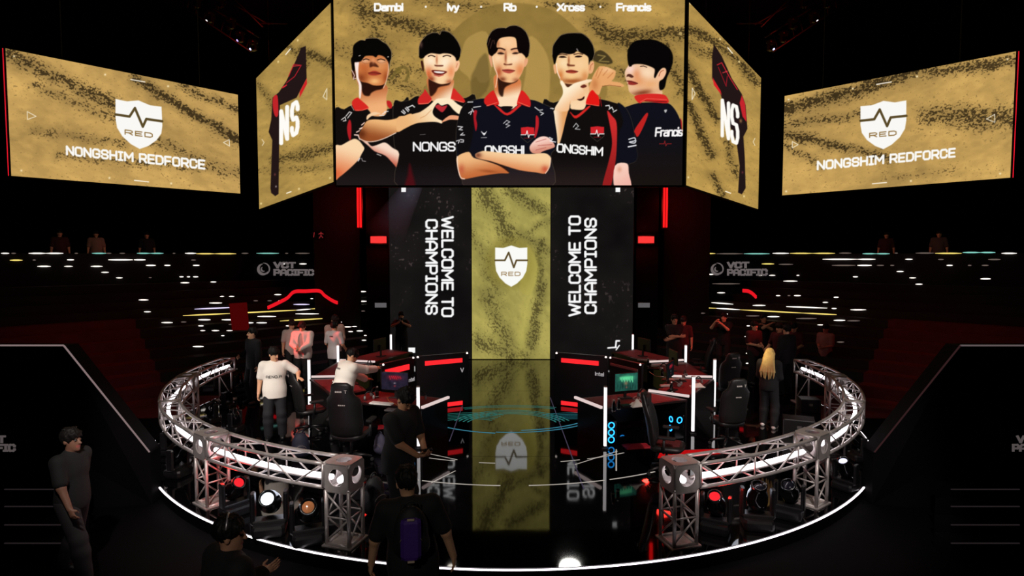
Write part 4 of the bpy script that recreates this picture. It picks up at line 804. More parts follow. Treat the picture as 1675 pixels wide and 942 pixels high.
# ---------------------------------------------------------------- materials of the hall
M_FLOOR = mat('gloss_stage_floor', (7, 6, 7), .055, spec=.5)
def floor_nodes(m):
    nt = m.node_tree; b = nt.nodes['Principled BSDF']; t = nt.nodes.new('ShaderNodeTexCoord')
    n = nt.nodes.new('ShaderNodeTexNoise'); n.inputs['Scale'].default_value = 1.6; n.inputs['Detail'].default_value = 5
    r = nt.nodes.new('ShaderNodeMapRange'); r.inputs['To Min'].default_value = .02; r.inputs['To Max'].default_value = .055
    nt.links.new(t.outputs['Object'], n.inputs['Vector']); nt.links.new(n.outputs['Fac'], r.inputs['Value']); nt.links.new(r.outputs['Result'], b.inputs['Roughness'])
    w1 = nt.nodes.new('ShaderNodeTexNoise'); w1.inputs['Scale'].default_value = 2.2; w1.inputs['Detail'].default_value = 2
    p = nt.nodes.new('ShaderNodeBump'); p.inputs['Strength'].default_value = .05; p.inputs['Distance'].default_value = .006
    nt.links.new(t.outputs['Object'], w1.inputs['Vector']); nt.links.new(w1.outputs['Fac'], p.inputs['Height']); nt.links.new(p.outputs['Normal'], b.inputs['Normal'])
floor_nodes(M_FLOOR)
M_BLACK = mat('black_paint', (5, 4, 5), .8, spec=.08, vary=2.0); M_DARK = mat('dark_wall', (8, 6, 7), .85, vary=.7); M_ARENA = mat('dark_arena_floor', (4, 3, 4), .75, spec=.06, vary=.8)
M_SEAT = mat('stand_dark', (13, 10, 11), .8, vary=1.2); M_CARPET = mat('red_carpet', (84, 18, 20), .9, bump=(90, .3), vary=3.0); M_GREYTRIM = lamp_mat('grey_edge_glow', (150, 128, 128), .75)
M_ALU = mat('brushed_aluminium', (186, 178, 176), .4, .45, vary=9); M_PLASTIC = mat('black_plastic', (14, 13, 15), .42); M_GLOSSB = mat('gloss_black', (7, 7, 9), .12); M_RUB = mat('black_rubber', (10, 10, 11), .7)
M_LEATHER = mat('black_leatherette', (20, 18, 19), .45, bump=(70, .1)); M_WHITE = mat('white_plastic', (228, 224, 220), .4); M_CLOTHW = mat('white_cloth', (232, 226, 216), .9, bump=(30, .3))
L_WHITE = lamp_mat('white_tube', (255, 248, 250), 1.35); L_BAR = lamp_mat('pale_bar_light', (250, 226, 222), .78); L_RED = lamp_mat('red_strip', (255, 40, 46), 1.15); L_RIM = lamp_mat('rim_strip', (255, 244, 252), 3.2); L_TRUSS = lamp_mat('truss_tube', (255, 246, 252), 5.5); L_BLUE = lamp_mat('blue_fan', (40, 160, 255), 2.5)
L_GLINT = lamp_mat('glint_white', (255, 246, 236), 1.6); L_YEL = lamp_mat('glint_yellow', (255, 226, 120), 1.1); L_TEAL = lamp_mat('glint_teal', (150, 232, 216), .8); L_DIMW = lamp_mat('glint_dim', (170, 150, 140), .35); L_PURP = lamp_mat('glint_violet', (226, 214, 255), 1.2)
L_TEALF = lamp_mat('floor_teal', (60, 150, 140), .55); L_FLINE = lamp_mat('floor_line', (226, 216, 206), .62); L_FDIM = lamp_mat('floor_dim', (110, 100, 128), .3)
R0 = 7.34
# ---------------------------------------------------------------- setting: floors, walls, ceiling
struct(MB().box((0, 4, -.25), (70, 60, .1)).build('floor', M_ARENA))
st = struct(thing('stage_platform', 'round glossy black stage with a white glowing rim', 'stage', (0, 0, 0)))
NS = 160; cir = [(R0*cos(2*pi*i/NS), R0*sin(2*pi*i/NS)) for i in range(NS)]
MB().prism(cir, -.2, 0).build('stage_deck', M_FLOOR, st)
arc = [(R0+.012)*np.array((cos(a), sin(a), 0))+np.array((0, 0, -.016)) for a in np.radians(np.linspace(168, 372, 150))]
MB().path(arc, .011, 6).build('edge_light', L_RIM, st)
def floor_strip(P, wd, m, nm='floor_line'):
    P = [np.array(p[:2], float) for p in P]; a = []; b = []
    for i in range(len(P)):
        t = P[min(i+1, len(P)-1)]-P[max(i-1, 0)]; t /= max(np.linalg.norm(t), 1e-6); q = np.array((-t[1], t[0]))*wd/2; a.append(P[i]+q); b.append(P[i]-q)
    V = [(*p, .0015) for p in a+b]; n = len(P)
    return mesh_obj(nm, V, [[i, n+i, n+i+1, i+1] for i in range(n-1)], m, st)
def ring(r, a0, a1, wd, m, c=(0, 0), n=24, nm='floor_line'): return floor_strip([(c[0]+r*cos(a), c[1]+r*sin(a)) for a in np.radians(np.linspace(a0, a1, n))], wd, m, nm)
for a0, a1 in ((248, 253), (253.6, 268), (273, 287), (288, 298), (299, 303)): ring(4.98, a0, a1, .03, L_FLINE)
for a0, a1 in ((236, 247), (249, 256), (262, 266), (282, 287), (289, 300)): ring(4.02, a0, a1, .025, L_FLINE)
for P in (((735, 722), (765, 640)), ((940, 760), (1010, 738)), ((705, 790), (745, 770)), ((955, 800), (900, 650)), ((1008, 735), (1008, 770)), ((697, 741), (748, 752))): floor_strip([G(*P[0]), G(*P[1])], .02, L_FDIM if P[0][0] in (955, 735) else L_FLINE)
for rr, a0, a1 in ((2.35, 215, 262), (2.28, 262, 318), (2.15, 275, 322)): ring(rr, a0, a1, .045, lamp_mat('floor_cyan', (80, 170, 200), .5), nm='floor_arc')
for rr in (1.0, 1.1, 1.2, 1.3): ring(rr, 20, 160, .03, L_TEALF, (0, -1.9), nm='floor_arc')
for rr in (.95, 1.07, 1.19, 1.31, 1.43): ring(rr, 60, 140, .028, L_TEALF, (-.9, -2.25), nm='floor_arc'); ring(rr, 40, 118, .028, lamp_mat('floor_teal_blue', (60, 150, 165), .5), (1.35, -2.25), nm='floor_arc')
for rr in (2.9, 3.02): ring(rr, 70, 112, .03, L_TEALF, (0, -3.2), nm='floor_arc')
for q in (-3.67, -2.2, -.7, .7, 2.2, 3.67):
    L_ = math.sqrt(R0*R0-q*q)-.05; floor_strip([(-L_, q-.9), (L_, q-.9)] if abs(q-.9) < 6.5 and L_*L_+(q-.9)**2 < R0*R0 else [(-2, q), (2, q)], .006, mat('seam', (2, 2, 2), .9), 'floor_seam')
# high dark back wall, side walls and ceiling
struct(MB().box((0, 27, 6), (70, .3, 16)).build('wall_back', M_DARK)); struct(MB().box((-26, 4, 6), (.3, 60, 16)).build('wall_left', M_DARK)); struct(MB().box((26, 4, 6), (.3, 60, 16)).build('wall_right', M_DARK))
struct(MB().box((0, 4, 14), (70, 60, .3)).build('ceiling', M_DARK))
# ---------------------------------------------------------------- LED screens
def led_screen(name, label, cs, painter, den=1.35, depth=.18, back=(0, 1, 0)):
    """cs = bottom left, bottom right, top right, top left in space"""
    cs = [np.array(c, float) for c in cs]; root = thing(name, label, 'screen', (cs[0]+cs[1])/2)
    bl, br, tr, tl = cs; pc = [proj(c) for c in cs]
    nu = int(max(hypot(pc[1][0]-pc[0][0], 0), 40)*den)+2; nv = int(max(abs(pc[0][1]-pc[3][1]), abs(pc[1][1]-pc[2][1]))*den)+2
    u, v = np.meshgrid(np.linspace(0, 1, nu), np.linspace(0, 1, nv)); u = u.ravel()[:, None]; v = v.ravel()[:, None]
    # even spacing along the panel
    P = (bl*(1-u)+br*u)*(1-v)+(tl*(1-u)+tr*u)*v
    X, Y = proj(P); cv = Canvas(X, Y); painter(cv)
    i = np.arange(nu*nv).reshape(nv, nu); Q = np.stack([i[:-1, :-1], i[:-1, 1:], i[1:, 1:], i[1:, :-1]], -1).reshape(-1, 4)
    mesh_obj('display', P-np.array(root.location), Q, picture_mat(), root, False, lin(np.clip(cv.C, 0, 255)), 'picture')
    back = np.array(back, float); e = .03
    ux = (br-bl)/np.linalg.norm(br-bl); up = np.array((0, 0, 1.0))
    pts = [bl-ux*e-up*e, br+ux*e-up*e, tr+ux*e+up*e, tl-ux*e+up*e]; pts = [p+back*.02 for p in pts]
    MB().slab(pts, back*depth).build('cabinet', M_BLACK, root, True)
    if name == 'led_screen':
        for f in (.2, .8):
            p = tl*(1-f)+tr*f+back*(.02+depth/2); MB().tube(p+(0, 0, -.05), (p[0], p[1], 13.85), .012, 6).build('hanging_cable', M_RUB, root, True)
    return root
YF = -.7; bl = D(550.3, 303, YF); br = D(1115.6, 303, YF); H_ = 4.45
bl[2] = br[2] = (bl[2]+br[2])/2; zb = bl[2]
led_screen('led_screen', 'huge centre screen over the stage showing five players in black and red jerseys', (bl, br, br+(0, 0, H_), bl+(0, 0, H_)), paint_main)
def vert_screen(label, pts, painter, back, zt=None):
    B0, B1, T1, T0 = pts
    led_screen('led_screen', label, (B0, B1, T1, T0), painter, 1.35, .06, back)
a = D(424, 342, 4.65); b = D(545.5, 297.5, YF+.06); t = D(424, 128, 4.65); vert_screen('angled screen at the left of the centre screen showing a dark jersey lettered NS', (a, b, (b[0], b[1], t[2]+.03), (a[0], a[1], t[2])), lambda c: paint_inner(c, 0), (.8, .6, 0))
a = D(1240, 342, 4.65); b = D(1122.5, 303, YF+.06); t = D(1241, 127.5, 4.65); vert_screen('angled screen at the right of the centre screen showing a dark jersey lettered NS', (b, a, (a[0], a[1], t[2]), (b[0], b[1], t[2]+.03)), lambda c: paint_inner(c, 1), (-.8, .6, 0))
up_ = lambda b, t: np.array((b[0], b[1], t[2]))
ol = (D(18.5, 287.5, -2.7), D(393, 316.5, .5)); ol = ol+(up_(ol[1], D(391, 155, .5)), up_(ol[0], D(8, 79, -2.7))); vert_screen('far left hanging screen with white shield and team name on gold', ol, lambda c: paint_outer(c, 0), (-.74, .67, 0))
orr = (D(1279.5, 319.5, .5), D(1652.5, 290.5, -2.7)); orr = orr+(up_(orr[1], D(1664.5, 84, -2.7)), up_(orr[0], D(1281, 157, .5))); vert_screen('far right hanging screen with white shield and team name on gold', orr, lambda c: paint_outer(c, 1), (.74, .67, 0))
# thin red edge lamps on the outer screens
for (c0, c1), lb in (((ol[0], ol[3]), 'thin red light line on the outer edge of the far left screen'), ((orr[1], orr[2]), 'thin red light line on the outer edge of the far right screen')):
    sg = -1 if c0[0] < 0 else 1
    tag(MB().tube(c0+np.array((sg*.045, 0, 0)), c1+np.array((sg*.045, 0, 0)), .013, 6).build('light_line', lamp_mat('edge_red', (255, 30, 50), .8)), lb, 'light')
YW = 5.96; zf = 5.95
def wall_seg(x0, x1, lab, painter):
    a = D(x0, 588, YW); b = D(x1, 588, YW); a[2] = b[2] = .02
    return led_screen('led_wall', lab, (a, b, (b[0], b[1], zf), (a[0], a[1], zf)), painter, 1.4, .25)
wall_seg(772.3, 899.5, 'tall gold LED wall with a white shield at the back of the stage', paint_centre)
wall_seg(639, 771.3, 'black LED wall left of the gold one lettered WELCOME TO CHAMPIONS downwards', lambda c: paint_side(c, 0))
wall_seg(900.5, 1034, 'black LED wall right of the gold one lettered WELCOME TO CHAMPIONS upwards', lambda c: paint_side(c, 1))
for sg, w_ in ((-1, 'left'), (1, 'right')):
    x0 = D(838+sg*201, 500, 6.4)[0]; x1 = D(838+sg*237, 500, 6.4)[0]; xm = (x0+x1)/2
    struct(MB().box((xm, 6.55, 3.3), (abs(x1-x0), .4, 6.6)).build('pillar_'+w_, M_BLACK))
    t = thing('sign_box', 'small grey box on the black pillar at the %s of the stage' % w_, 'box', D(838+sg*215, 499, 6.33))
    c = np.array(t.location); MB().box(c, (.43, .06, .19), bevel=.02).build('casing', M_PLASTIC, t, True); MB().box(c+(0, -.033, 0), (.40, .006, .16)).build('panel', lamp_mat('grey_panel', (92, 90, 92), 1.0), t, True)
    t = thing('blinder_light', 'glowing red blinder lamp beside the %s end of the LED walls' % w_, 'lamp', D(838+sg*219, 392, 6.0)); c = np.array(t.location)
    MB().box(c+(0, .1, 0), (.62, .16, .30), bevel=.03).build('housing', M_PLASTIC, t, True); MB().box(c+(0, .01, 0), (.54, .03, .22), bevel=.02).build('lens', lamp_mat('blinder_red', (255, 52, 50), 1.3), t, True)
    MB().bar(c+(0, .18, 0), c+(0, .45, 0), .06, .06).build('bracket', M_PLASTIC, t, True)
    point('blinder_glow', c+(0, -.25, 0), 45, REDL, .15)
    t = thing('light_tube', 'red vertical twin light tube hanging at the %s under the centre screen' % w_, 'light', D(838+sg*250, 372, 6.6)); c = np.array(t.location); tp = D(838+sg*250, 285, 6.6)
    for dx in (-.045, .045): MB().tube(c+(dx, 0, 0), (c[0]+dx, c[1], tp[2]+.6), .032, 8).build('tube', lamp_mat('tube_red', (255, 24, 26), 1.5), t, True)
    MB().box((c[0], c[1]+.09, (c[2]+tp[2])/2+.3), (.22, .05, tp[2]-c[2]+.7)).build('backing', M_PLASTIC, t, True)
    MB().tube((c[0], c[1]+.12, tp[2]+.3), (c[0], c[1]+.12, 13.85), .03, 6).build('hanger', M_PLASTIC, t, True)
    point('tube_glow', c+(0, -.3, .8), 55, REDL, .3)
    t2 = thing('light_tube', 'red light tube hidden behind the %s lower corner of the centre screen' % w_, 'light', D(838+sg*235, 290, 6.6)); c2 = np.array(t2.location)
    MB().tube(c2, c2+(0, 0, 1.3), .06, 8).build('tube', lamp_mat('tube_red_hot', (255, 20, 22), 3), t2, True); MB().tube(c2+(0, .1, .2), (c2[0], c2[1]+.1, 13.85), .03, 6).build('hanger', M_PLASTIC, t2, True)
    # hanging wall of drape behind
    struct(MB().box((sg*6.33, 7.4, 3.2), (1.66, .12, 6.4)).build('trim_'+('1' if sg < 0 else '2'), M_DARK))
# ---------------------------------------------------------------- seating stands with glinting lights
NSL = .5; N0 = 7.0
for sg, wd_ in ((-1, 'left'), (1, 'right')):
    u = np.array((-sg*.707, .707, 0)); n = np.array((sg*.707, .707, 0))
    sb = struct(thing('seating_stand', 'dark stepped seating stand on the %s' % wd_, 'stand', (sg*6, 6, -.2)))
    for i in range(11):
        n0 = 7.6+i*.5; z = .1+.25*i
        u0, u1 = -15, min(9.0, n0-.6)
        a = n*n0+u*u0; b = n*n0+u*u1; c = n*(n0+.5)+u*u1; d = n*(n0+.5)+u*u0
        MB().prism([a[:2], b[:2], c[:2], d[:2]] if sg < 0 else [b[:2], a[:2], d[:2], c[:2]], -.2, z).build('tier', M_SEAT, sb, True)
    nf = 14.6
    a = n*nf+u*-15; b = n*nf+u*13.6
    struct(MB().slab([a, b, b+(0, 0, 3.62), a+(0, 0, 3.62)], n*.2).build('balcony_front_'+wd_, M_DARK))
    bf = n*(nf+.2); a = n*(nf+.2)+u*-15; b = n*(nf+.2)+u*13; struct(MB().slab([a+(0, 0, 2.7), b+(0, 0, 2.7), b+n*6+(0, 0, 2.7), a+n*6+(0, 0, 2.7)], (0, 0, -.2)).build('balcony_floor_'+wd_, M_DARK))
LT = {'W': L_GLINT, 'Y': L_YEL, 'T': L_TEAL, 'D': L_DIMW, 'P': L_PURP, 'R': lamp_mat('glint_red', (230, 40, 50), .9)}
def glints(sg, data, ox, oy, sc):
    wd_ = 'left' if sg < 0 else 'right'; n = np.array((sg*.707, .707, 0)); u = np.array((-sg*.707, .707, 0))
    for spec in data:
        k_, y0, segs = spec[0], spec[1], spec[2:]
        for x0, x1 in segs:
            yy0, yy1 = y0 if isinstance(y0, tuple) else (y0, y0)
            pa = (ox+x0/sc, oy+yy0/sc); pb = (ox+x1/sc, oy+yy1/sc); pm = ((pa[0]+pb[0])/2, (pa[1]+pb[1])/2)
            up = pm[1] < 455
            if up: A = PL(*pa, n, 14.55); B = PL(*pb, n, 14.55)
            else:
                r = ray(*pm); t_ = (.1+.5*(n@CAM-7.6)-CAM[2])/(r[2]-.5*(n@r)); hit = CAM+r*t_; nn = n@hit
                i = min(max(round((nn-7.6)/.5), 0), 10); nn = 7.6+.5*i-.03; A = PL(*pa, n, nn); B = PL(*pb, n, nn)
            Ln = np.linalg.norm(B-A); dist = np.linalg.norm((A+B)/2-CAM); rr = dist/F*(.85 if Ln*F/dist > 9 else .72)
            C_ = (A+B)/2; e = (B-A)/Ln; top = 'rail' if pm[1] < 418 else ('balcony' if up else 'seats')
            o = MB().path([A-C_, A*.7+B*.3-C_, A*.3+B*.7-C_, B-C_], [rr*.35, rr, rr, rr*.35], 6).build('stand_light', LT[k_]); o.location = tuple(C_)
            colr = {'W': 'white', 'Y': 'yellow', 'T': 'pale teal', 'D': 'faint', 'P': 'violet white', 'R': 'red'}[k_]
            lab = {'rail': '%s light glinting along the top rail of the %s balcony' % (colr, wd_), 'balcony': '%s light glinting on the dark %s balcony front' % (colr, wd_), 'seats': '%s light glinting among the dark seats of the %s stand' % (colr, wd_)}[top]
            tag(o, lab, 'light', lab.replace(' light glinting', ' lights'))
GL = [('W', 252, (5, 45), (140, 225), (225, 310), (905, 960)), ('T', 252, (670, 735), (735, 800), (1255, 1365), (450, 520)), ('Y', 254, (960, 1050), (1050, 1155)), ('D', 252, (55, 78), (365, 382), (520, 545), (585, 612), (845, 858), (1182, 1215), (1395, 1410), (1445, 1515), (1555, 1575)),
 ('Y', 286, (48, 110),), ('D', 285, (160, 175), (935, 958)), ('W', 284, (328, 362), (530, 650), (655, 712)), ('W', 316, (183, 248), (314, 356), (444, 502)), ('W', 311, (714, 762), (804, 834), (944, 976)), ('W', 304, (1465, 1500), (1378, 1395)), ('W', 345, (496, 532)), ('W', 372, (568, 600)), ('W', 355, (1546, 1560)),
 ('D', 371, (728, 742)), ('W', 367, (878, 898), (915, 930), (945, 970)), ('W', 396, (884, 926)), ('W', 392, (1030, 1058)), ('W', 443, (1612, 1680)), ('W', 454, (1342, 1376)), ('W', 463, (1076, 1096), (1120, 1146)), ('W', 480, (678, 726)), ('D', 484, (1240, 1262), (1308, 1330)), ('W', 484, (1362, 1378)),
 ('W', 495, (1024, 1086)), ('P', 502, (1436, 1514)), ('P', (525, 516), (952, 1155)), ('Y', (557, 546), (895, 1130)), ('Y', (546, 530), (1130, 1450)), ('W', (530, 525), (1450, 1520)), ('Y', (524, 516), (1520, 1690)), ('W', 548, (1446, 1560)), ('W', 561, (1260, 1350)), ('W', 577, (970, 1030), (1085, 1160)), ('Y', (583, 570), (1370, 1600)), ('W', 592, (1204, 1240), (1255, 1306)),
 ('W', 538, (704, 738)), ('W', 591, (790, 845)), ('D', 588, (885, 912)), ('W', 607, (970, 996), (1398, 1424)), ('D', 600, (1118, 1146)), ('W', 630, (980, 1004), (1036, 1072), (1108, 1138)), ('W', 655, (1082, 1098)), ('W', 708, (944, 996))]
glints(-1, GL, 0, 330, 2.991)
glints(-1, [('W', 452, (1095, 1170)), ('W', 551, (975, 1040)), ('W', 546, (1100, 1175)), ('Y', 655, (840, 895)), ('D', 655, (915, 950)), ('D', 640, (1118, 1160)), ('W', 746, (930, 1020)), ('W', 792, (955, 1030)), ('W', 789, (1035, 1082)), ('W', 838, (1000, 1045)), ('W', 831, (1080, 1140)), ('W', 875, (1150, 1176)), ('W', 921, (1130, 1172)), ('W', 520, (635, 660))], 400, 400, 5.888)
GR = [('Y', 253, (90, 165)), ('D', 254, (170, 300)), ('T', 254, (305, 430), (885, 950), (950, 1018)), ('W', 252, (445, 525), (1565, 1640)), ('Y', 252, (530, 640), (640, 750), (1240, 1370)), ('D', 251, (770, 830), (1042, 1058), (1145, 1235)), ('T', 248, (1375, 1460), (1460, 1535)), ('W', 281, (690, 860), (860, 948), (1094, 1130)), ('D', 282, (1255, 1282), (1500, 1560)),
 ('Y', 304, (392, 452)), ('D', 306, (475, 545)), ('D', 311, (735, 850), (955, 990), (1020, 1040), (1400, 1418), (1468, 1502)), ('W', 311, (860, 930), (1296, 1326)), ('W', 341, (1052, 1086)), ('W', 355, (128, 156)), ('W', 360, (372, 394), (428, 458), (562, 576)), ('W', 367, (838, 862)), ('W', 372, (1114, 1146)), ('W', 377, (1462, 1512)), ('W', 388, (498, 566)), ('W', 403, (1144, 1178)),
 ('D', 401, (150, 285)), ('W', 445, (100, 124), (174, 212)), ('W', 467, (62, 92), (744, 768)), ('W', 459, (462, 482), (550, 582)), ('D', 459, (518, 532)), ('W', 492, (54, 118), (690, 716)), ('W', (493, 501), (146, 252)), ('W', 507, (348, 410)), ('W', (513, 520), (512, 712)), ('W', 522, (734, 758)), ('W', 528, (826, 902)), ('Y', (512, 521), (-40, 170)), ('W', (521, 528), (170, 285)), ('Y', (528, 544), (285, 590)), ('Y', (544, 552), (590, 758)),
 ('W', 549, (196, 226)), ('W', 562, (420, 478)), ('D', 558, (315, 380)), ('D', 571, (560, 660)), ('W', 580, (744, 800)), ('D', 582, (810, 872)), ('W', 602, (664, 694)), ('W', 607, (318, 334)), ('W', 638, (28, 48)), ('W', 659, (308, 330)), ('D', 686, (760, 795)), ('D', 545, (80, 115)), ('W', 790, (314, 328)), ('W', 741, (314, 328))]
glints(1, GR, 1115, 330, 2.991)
# glowing red arches among the seats
def red_arch(sg, pts, lab, nm='light_arch'):
    n = np.array((sg*.707, .707, 0)); t = thing(nm, lab, 'light', PL(*pts[len(pts)//2], n, 9.6))
    for dy in (0, 2.6): MB().path([PL(x, y+dy, n, 9.6) for x, y in smooth_poly(pts, 4, False)], .035, 6).build('tube', lamp_mat('arch_red', (236, 24, 36), .95), t, True)
    return t
red_arch(-1, [(438, 502), (455, 494), (470, 486), (481, 476), (500, 475), (522, 474.5), (531, 482), (543, 490), (552, 494)], 'red glowing arch of light among the left seats')
red_arch(1, [(1215, 474), (1224, 475), (1231, 479), (1237, 485)], 'short red glowing streak among the right seats', 'light_streak')
n = np.array((-.707, .707, 0)); tag(MB().slab([PL(375, 497, n, 9.9), PL(404, 495, n, 9.9), PL(408, 540, n, 9.3), PL(380, 540, n, 9.3)], (-.02, .02, .01)).build('red_light_patch', lamp_mat('painted_red_light', (118, 10, 12), .32)), 'red light on the carpet amid the left seats, put in as a glowing strip', 'carpet')  # red light on the aisle carpet, put in as a slab that glows
# VCT PACIFIC lettering on both balcony fronts
M_SIGN = lamp_mat('sign_glow', (104, 96, 96), .95)
for sg, x0 in ((-1, 420), (1, 1162)):
    n = np.array((sg*.707, .707, 0)); pl = lambda x, y: PL(x, y, n, 14.5)
    t = thing('wall_sign', 'dim grey VCT PACIFIC lettering with a swirl on the %s balcony front' % ('left' if sg < 0 else 'right'), 'sign', pl(x0+45, 441)); nn = -n
    for tx, x, y, wpx, h in (('VCT', x0+29, 437.5, 33, 8.0), ('PACIFIC', x0+29, 449.5, 63, 8.2)):
        o = pl(x, y); Ln = Canvas.text_len(tx, .26); MB().strokes(tx, o, (pl(x+wpx, y)-o)/Ln, pl(x, y-h)-o, .34, .26, nn, .01).build('lettering', M_SIGN, t, True)
    mb = MB(); cx, cy = x0+11, 440
    for r0, r1, a0, a1 in ((6.0, 10.8, 100, 330), (8.6, 11.0, -60, 95), (2.2, 5.0, 120, 300)):
        P = [pl(cx+(r0+r1)/2*cos(radians(a)), cy-(r0+r1)/2*sin(radians(a))) for a in np.linspace(a0, a1, 18)]; k_ = (r1-r0)/2*np.linalg.norm(pl(cx+1, cy)-pl(cx, cy))
        mb.path(P, [max(k_*(.25+.75*sin(pi*i/17)), .01) for i in range(18)], 6)
    mb.build('swirl', M_SIGN, t, True)
t = thing('exit_sign', 'tiny red running figure sign on the dark wall left of the stage', 'sign', D(525, 384, 7.3)); c = np.array(t.location); mb = MB()
L_EX = lamp_mat('exit_red', (150, 40, 44), .8)
for q in ((517, 379, 517, 385), (517, 385, 514, 390), (517, 385, 520, 389), (517, 381, 513, 383), (517, 381, 521, 383), (506, 380, 505, 388)): mb.tube(D(q[0]+8, q[1], 7.28), D(q[2]+8, q[3], 7.28), .013, 5)
mb.build('figure', L_EX, t, True); MB().box(c+(-.1, .02, 0), (.5, .04, .3)).build('plate', M_PLASTIC, t, True)
# dark flanking walls with a thin grey edge, steps below them, red aisle carpet
for sg, wd_ in ((-1, 'left'), (1, 'right')):
    X = lambda x: x if sg < 0 else 1675-x
    Yq = -5.7; e0 = 0 if sg < 0 else 2
    tl = D(X(-190), 566, Yq); tm = D(X(106), 566, Yq); bm = D(X(246), 740, Yq+.5); q = [tl, tm, bm, (bm[0], bm[1], -.2), (tl[0], tl[1], -.2)]
    fw = struct(thing('flank_wall_'+wd_, 'dark sloping side wall with a thin grey glowing edge on the %s' % wd_, 'wall', (tm[0], tm[1], -.2)))
    MB().slab(q, (0, .25, 0)).build('panel', M_BLACK, fw, True)
    MB().path([tl+(0, -.02, .012), tm+(0, -.02, .012)], .012, 5).build('edge_line', M_GREYTRIM if sg < 0 else lamp_mat('grey_edge_dim', (110, 96, 98), .75), fw, True)
    MB().path([tm+(0, -.02, .012), bm+(0, -.02, .012)], .012, 5).build('edge_line', M_GREYTRIM if sg < 0 else lamp_mat('grey_edge_faint', (60, 36, 38), .7), fw, True)
    sgn = thing('wall_sign', 'dim white VCT PACIFIC lettering cut off at the picture edge, dark %s side wall' % wd_, 'sign', D(X(4), 722, Yq-.02)); 
    pl = lambda x, y: D(x, y, Yq-.02)
    for tx, xr, y, wpx, h in (('VCT', 8, 723, 36, 9.5), ('PACIFIC', 24, 737, 72, 9.5)):
        x = xr-wpx if sg < 0 else {'VCT': 1664, 'PACIFIC': 1657}[tx]; o = pl(x, y); Ln = Canvas.text_len(tx, .26)
        MB().strokes(tx, o, (pl(x+wpx, y)-o)/Ln, pl(x, y-h)-o, .32, .26, (0, -1, 0), .008).build('lettering', lamp_mat('sign_dim', (86, 78, 78), .9), sgn, True)
    for i, (yy, dd) in enumerate(((800, 7.78), (828, 7.5), (858, 7.22), (888, 6.95))):
        Y_ = CAM[1]+dd; a = D(X(120), yy, Y_); b = D(X(8), yy, Y_); z = a[2]; x0, x1 = sorted((a[0], b[0]))
        sp = struct(MB().box(((x0+x1)/2, Y_+.14, (z-.2)/2), (x1-x0, .28, z+.2)).build('step_%s' % wd_, M_BLACK))
        struct(MB().bar((x0, Y_-.006, z), (x1, Y_-.006, z), .012, .012).build('trim_%d' % (10+i+(sg > 0)*4), lamp_mat('step_edge', (46, 38, 40), .6)))
    n = np.array((sg*.707, .707, 0)); u = np.array((-sg*.707, .707, 0)); cp = []
    for i in range(7):
        n0 = 7.6+i*.5; z = .1+.25*i
        for nn, zz in ((n0-.012, z-.25 if i else -.19), (n0-.012, z+.012), (n0+.488, z+.012)): cp.append((nn, zz))
    w0, w1 = -8.6, -5.4; V = [n*nn+u*w0+np.array((0, 0, zz)) for nn, zz in cp]+[n*nn+u*w1+np.array((0, 0, zz)) for nn, zz in cp]; k_ = len(cp)
    struct(mesh_obj('aisle_carpet_'+wd_, V, [[i, i+1, k_+i+1, k_+i] for i in range(k_-1)], M_CARPET))
    ca = n*7.58+u*w0; cb = n*7.58+u*w1
    struct(MB().slab([ca+(0, 0, -.195), cb+(0, 0, -.195), cb-n*2.2+u*2.4+(0, 0, -.195), ca-n*2.2+u*2.4+(0, 0, -.195)], (0, 0, .006)).build('floor_carpet_'+wd_, M_CARPET))
# ---------------------------------------------------------------- truss ring round the stage
RT = 7.02; ZT, ZB, HW = 1.0, .71, .15
def polar(r, a, z): return np.array((r*cos(radians(a)), r*sin(radians(a)), z))
def truss_segment(a0, a1, label):
    am = (a0+a1)/2; t = thing('truss_section', label, 'truss', polar(RT, am, ZB), 0, 'curved truss beams round the stage'); n = max(3, int(abs(a1-a0)/3.4)); A = np.linspace(a0, a1, n*3+1)
    for r in (RT-HW, RT+HW):
        for z in (ZT, ZB): MB().path([polar(r, a, z) for a in A], .024, 7).build('chord', M_ALU, t, True)
    S = np.linspace(a0, a1, n+1)
    for i in range(n):
        b0, b1 = S[i], S[i+1]; k_ = i % 2
        for r in (RT-HW, RT+HW): MB().tube(polar(r, b0, ZB if k_ else ZT), polar(r, b1, ZT if k_ else ZB), .012, 6).build('brace', M_ALU, t, True)
        MB().tube(polar(RT-HW if k_ else RT+HW, b0, ZT), polar(RT+HW if k_ else RT-HW, b1, ZT), .012, 6).build('brace', M_ALU, t, True)
        if i % 2 == 0:
            for r in (RT-HW, RT+HW): MB().tube(polar(r, b0, ZB), polar(r, b0, ZT), .012, 6).build('brace', M_ALU, t, True)
            MB().tube(polar(RT-HW, b0, ZB), polar(RT+HW, b0, ZB), .012, 6).build('brace', M_ALU, t, True)
    for e in (a0, a1):
        for p, q in (((RT-HW, ZB), (RT+HW, ZB)), ((RT-HW, ZT), (RT+HW, ZT)), ((RT-HW, ZB), (RT-HW, ZT)), ((RT+HW, ZB), (RT+HW, ZT))): MB().tube(polar(p[0], e, p[1]), polar(q[0], e, q[1]), .022, 6).build('end_frame', M_ALU, t, True)
    lt = t
    MB().path([polar(RT+.02, a, .80) for a in np.linspace(a0+.4, a1-.4, n*3)], .03, 8).build('light_tube', L_TRUSS, lt, True)
    MB().path([polar(RT+.02, a, .752) for a in np.linspace(a0+.4, a1-.4, n*3)], .018, 6).build('tube_holder', M_ALU, lt, True)
    for a in (a0+1, am, a1-1): MB().tube(polar(RT-HW, a, ZB), polar(RT+HW, a, ZB), .014, 6).build('cross_bar', M_ALU, lt, True); MB().tube(polar(RT+.02, a, ZB), polar(RT+.02, a, .75), .012, 6).build('tube_clip', M_ALU, lt, True)
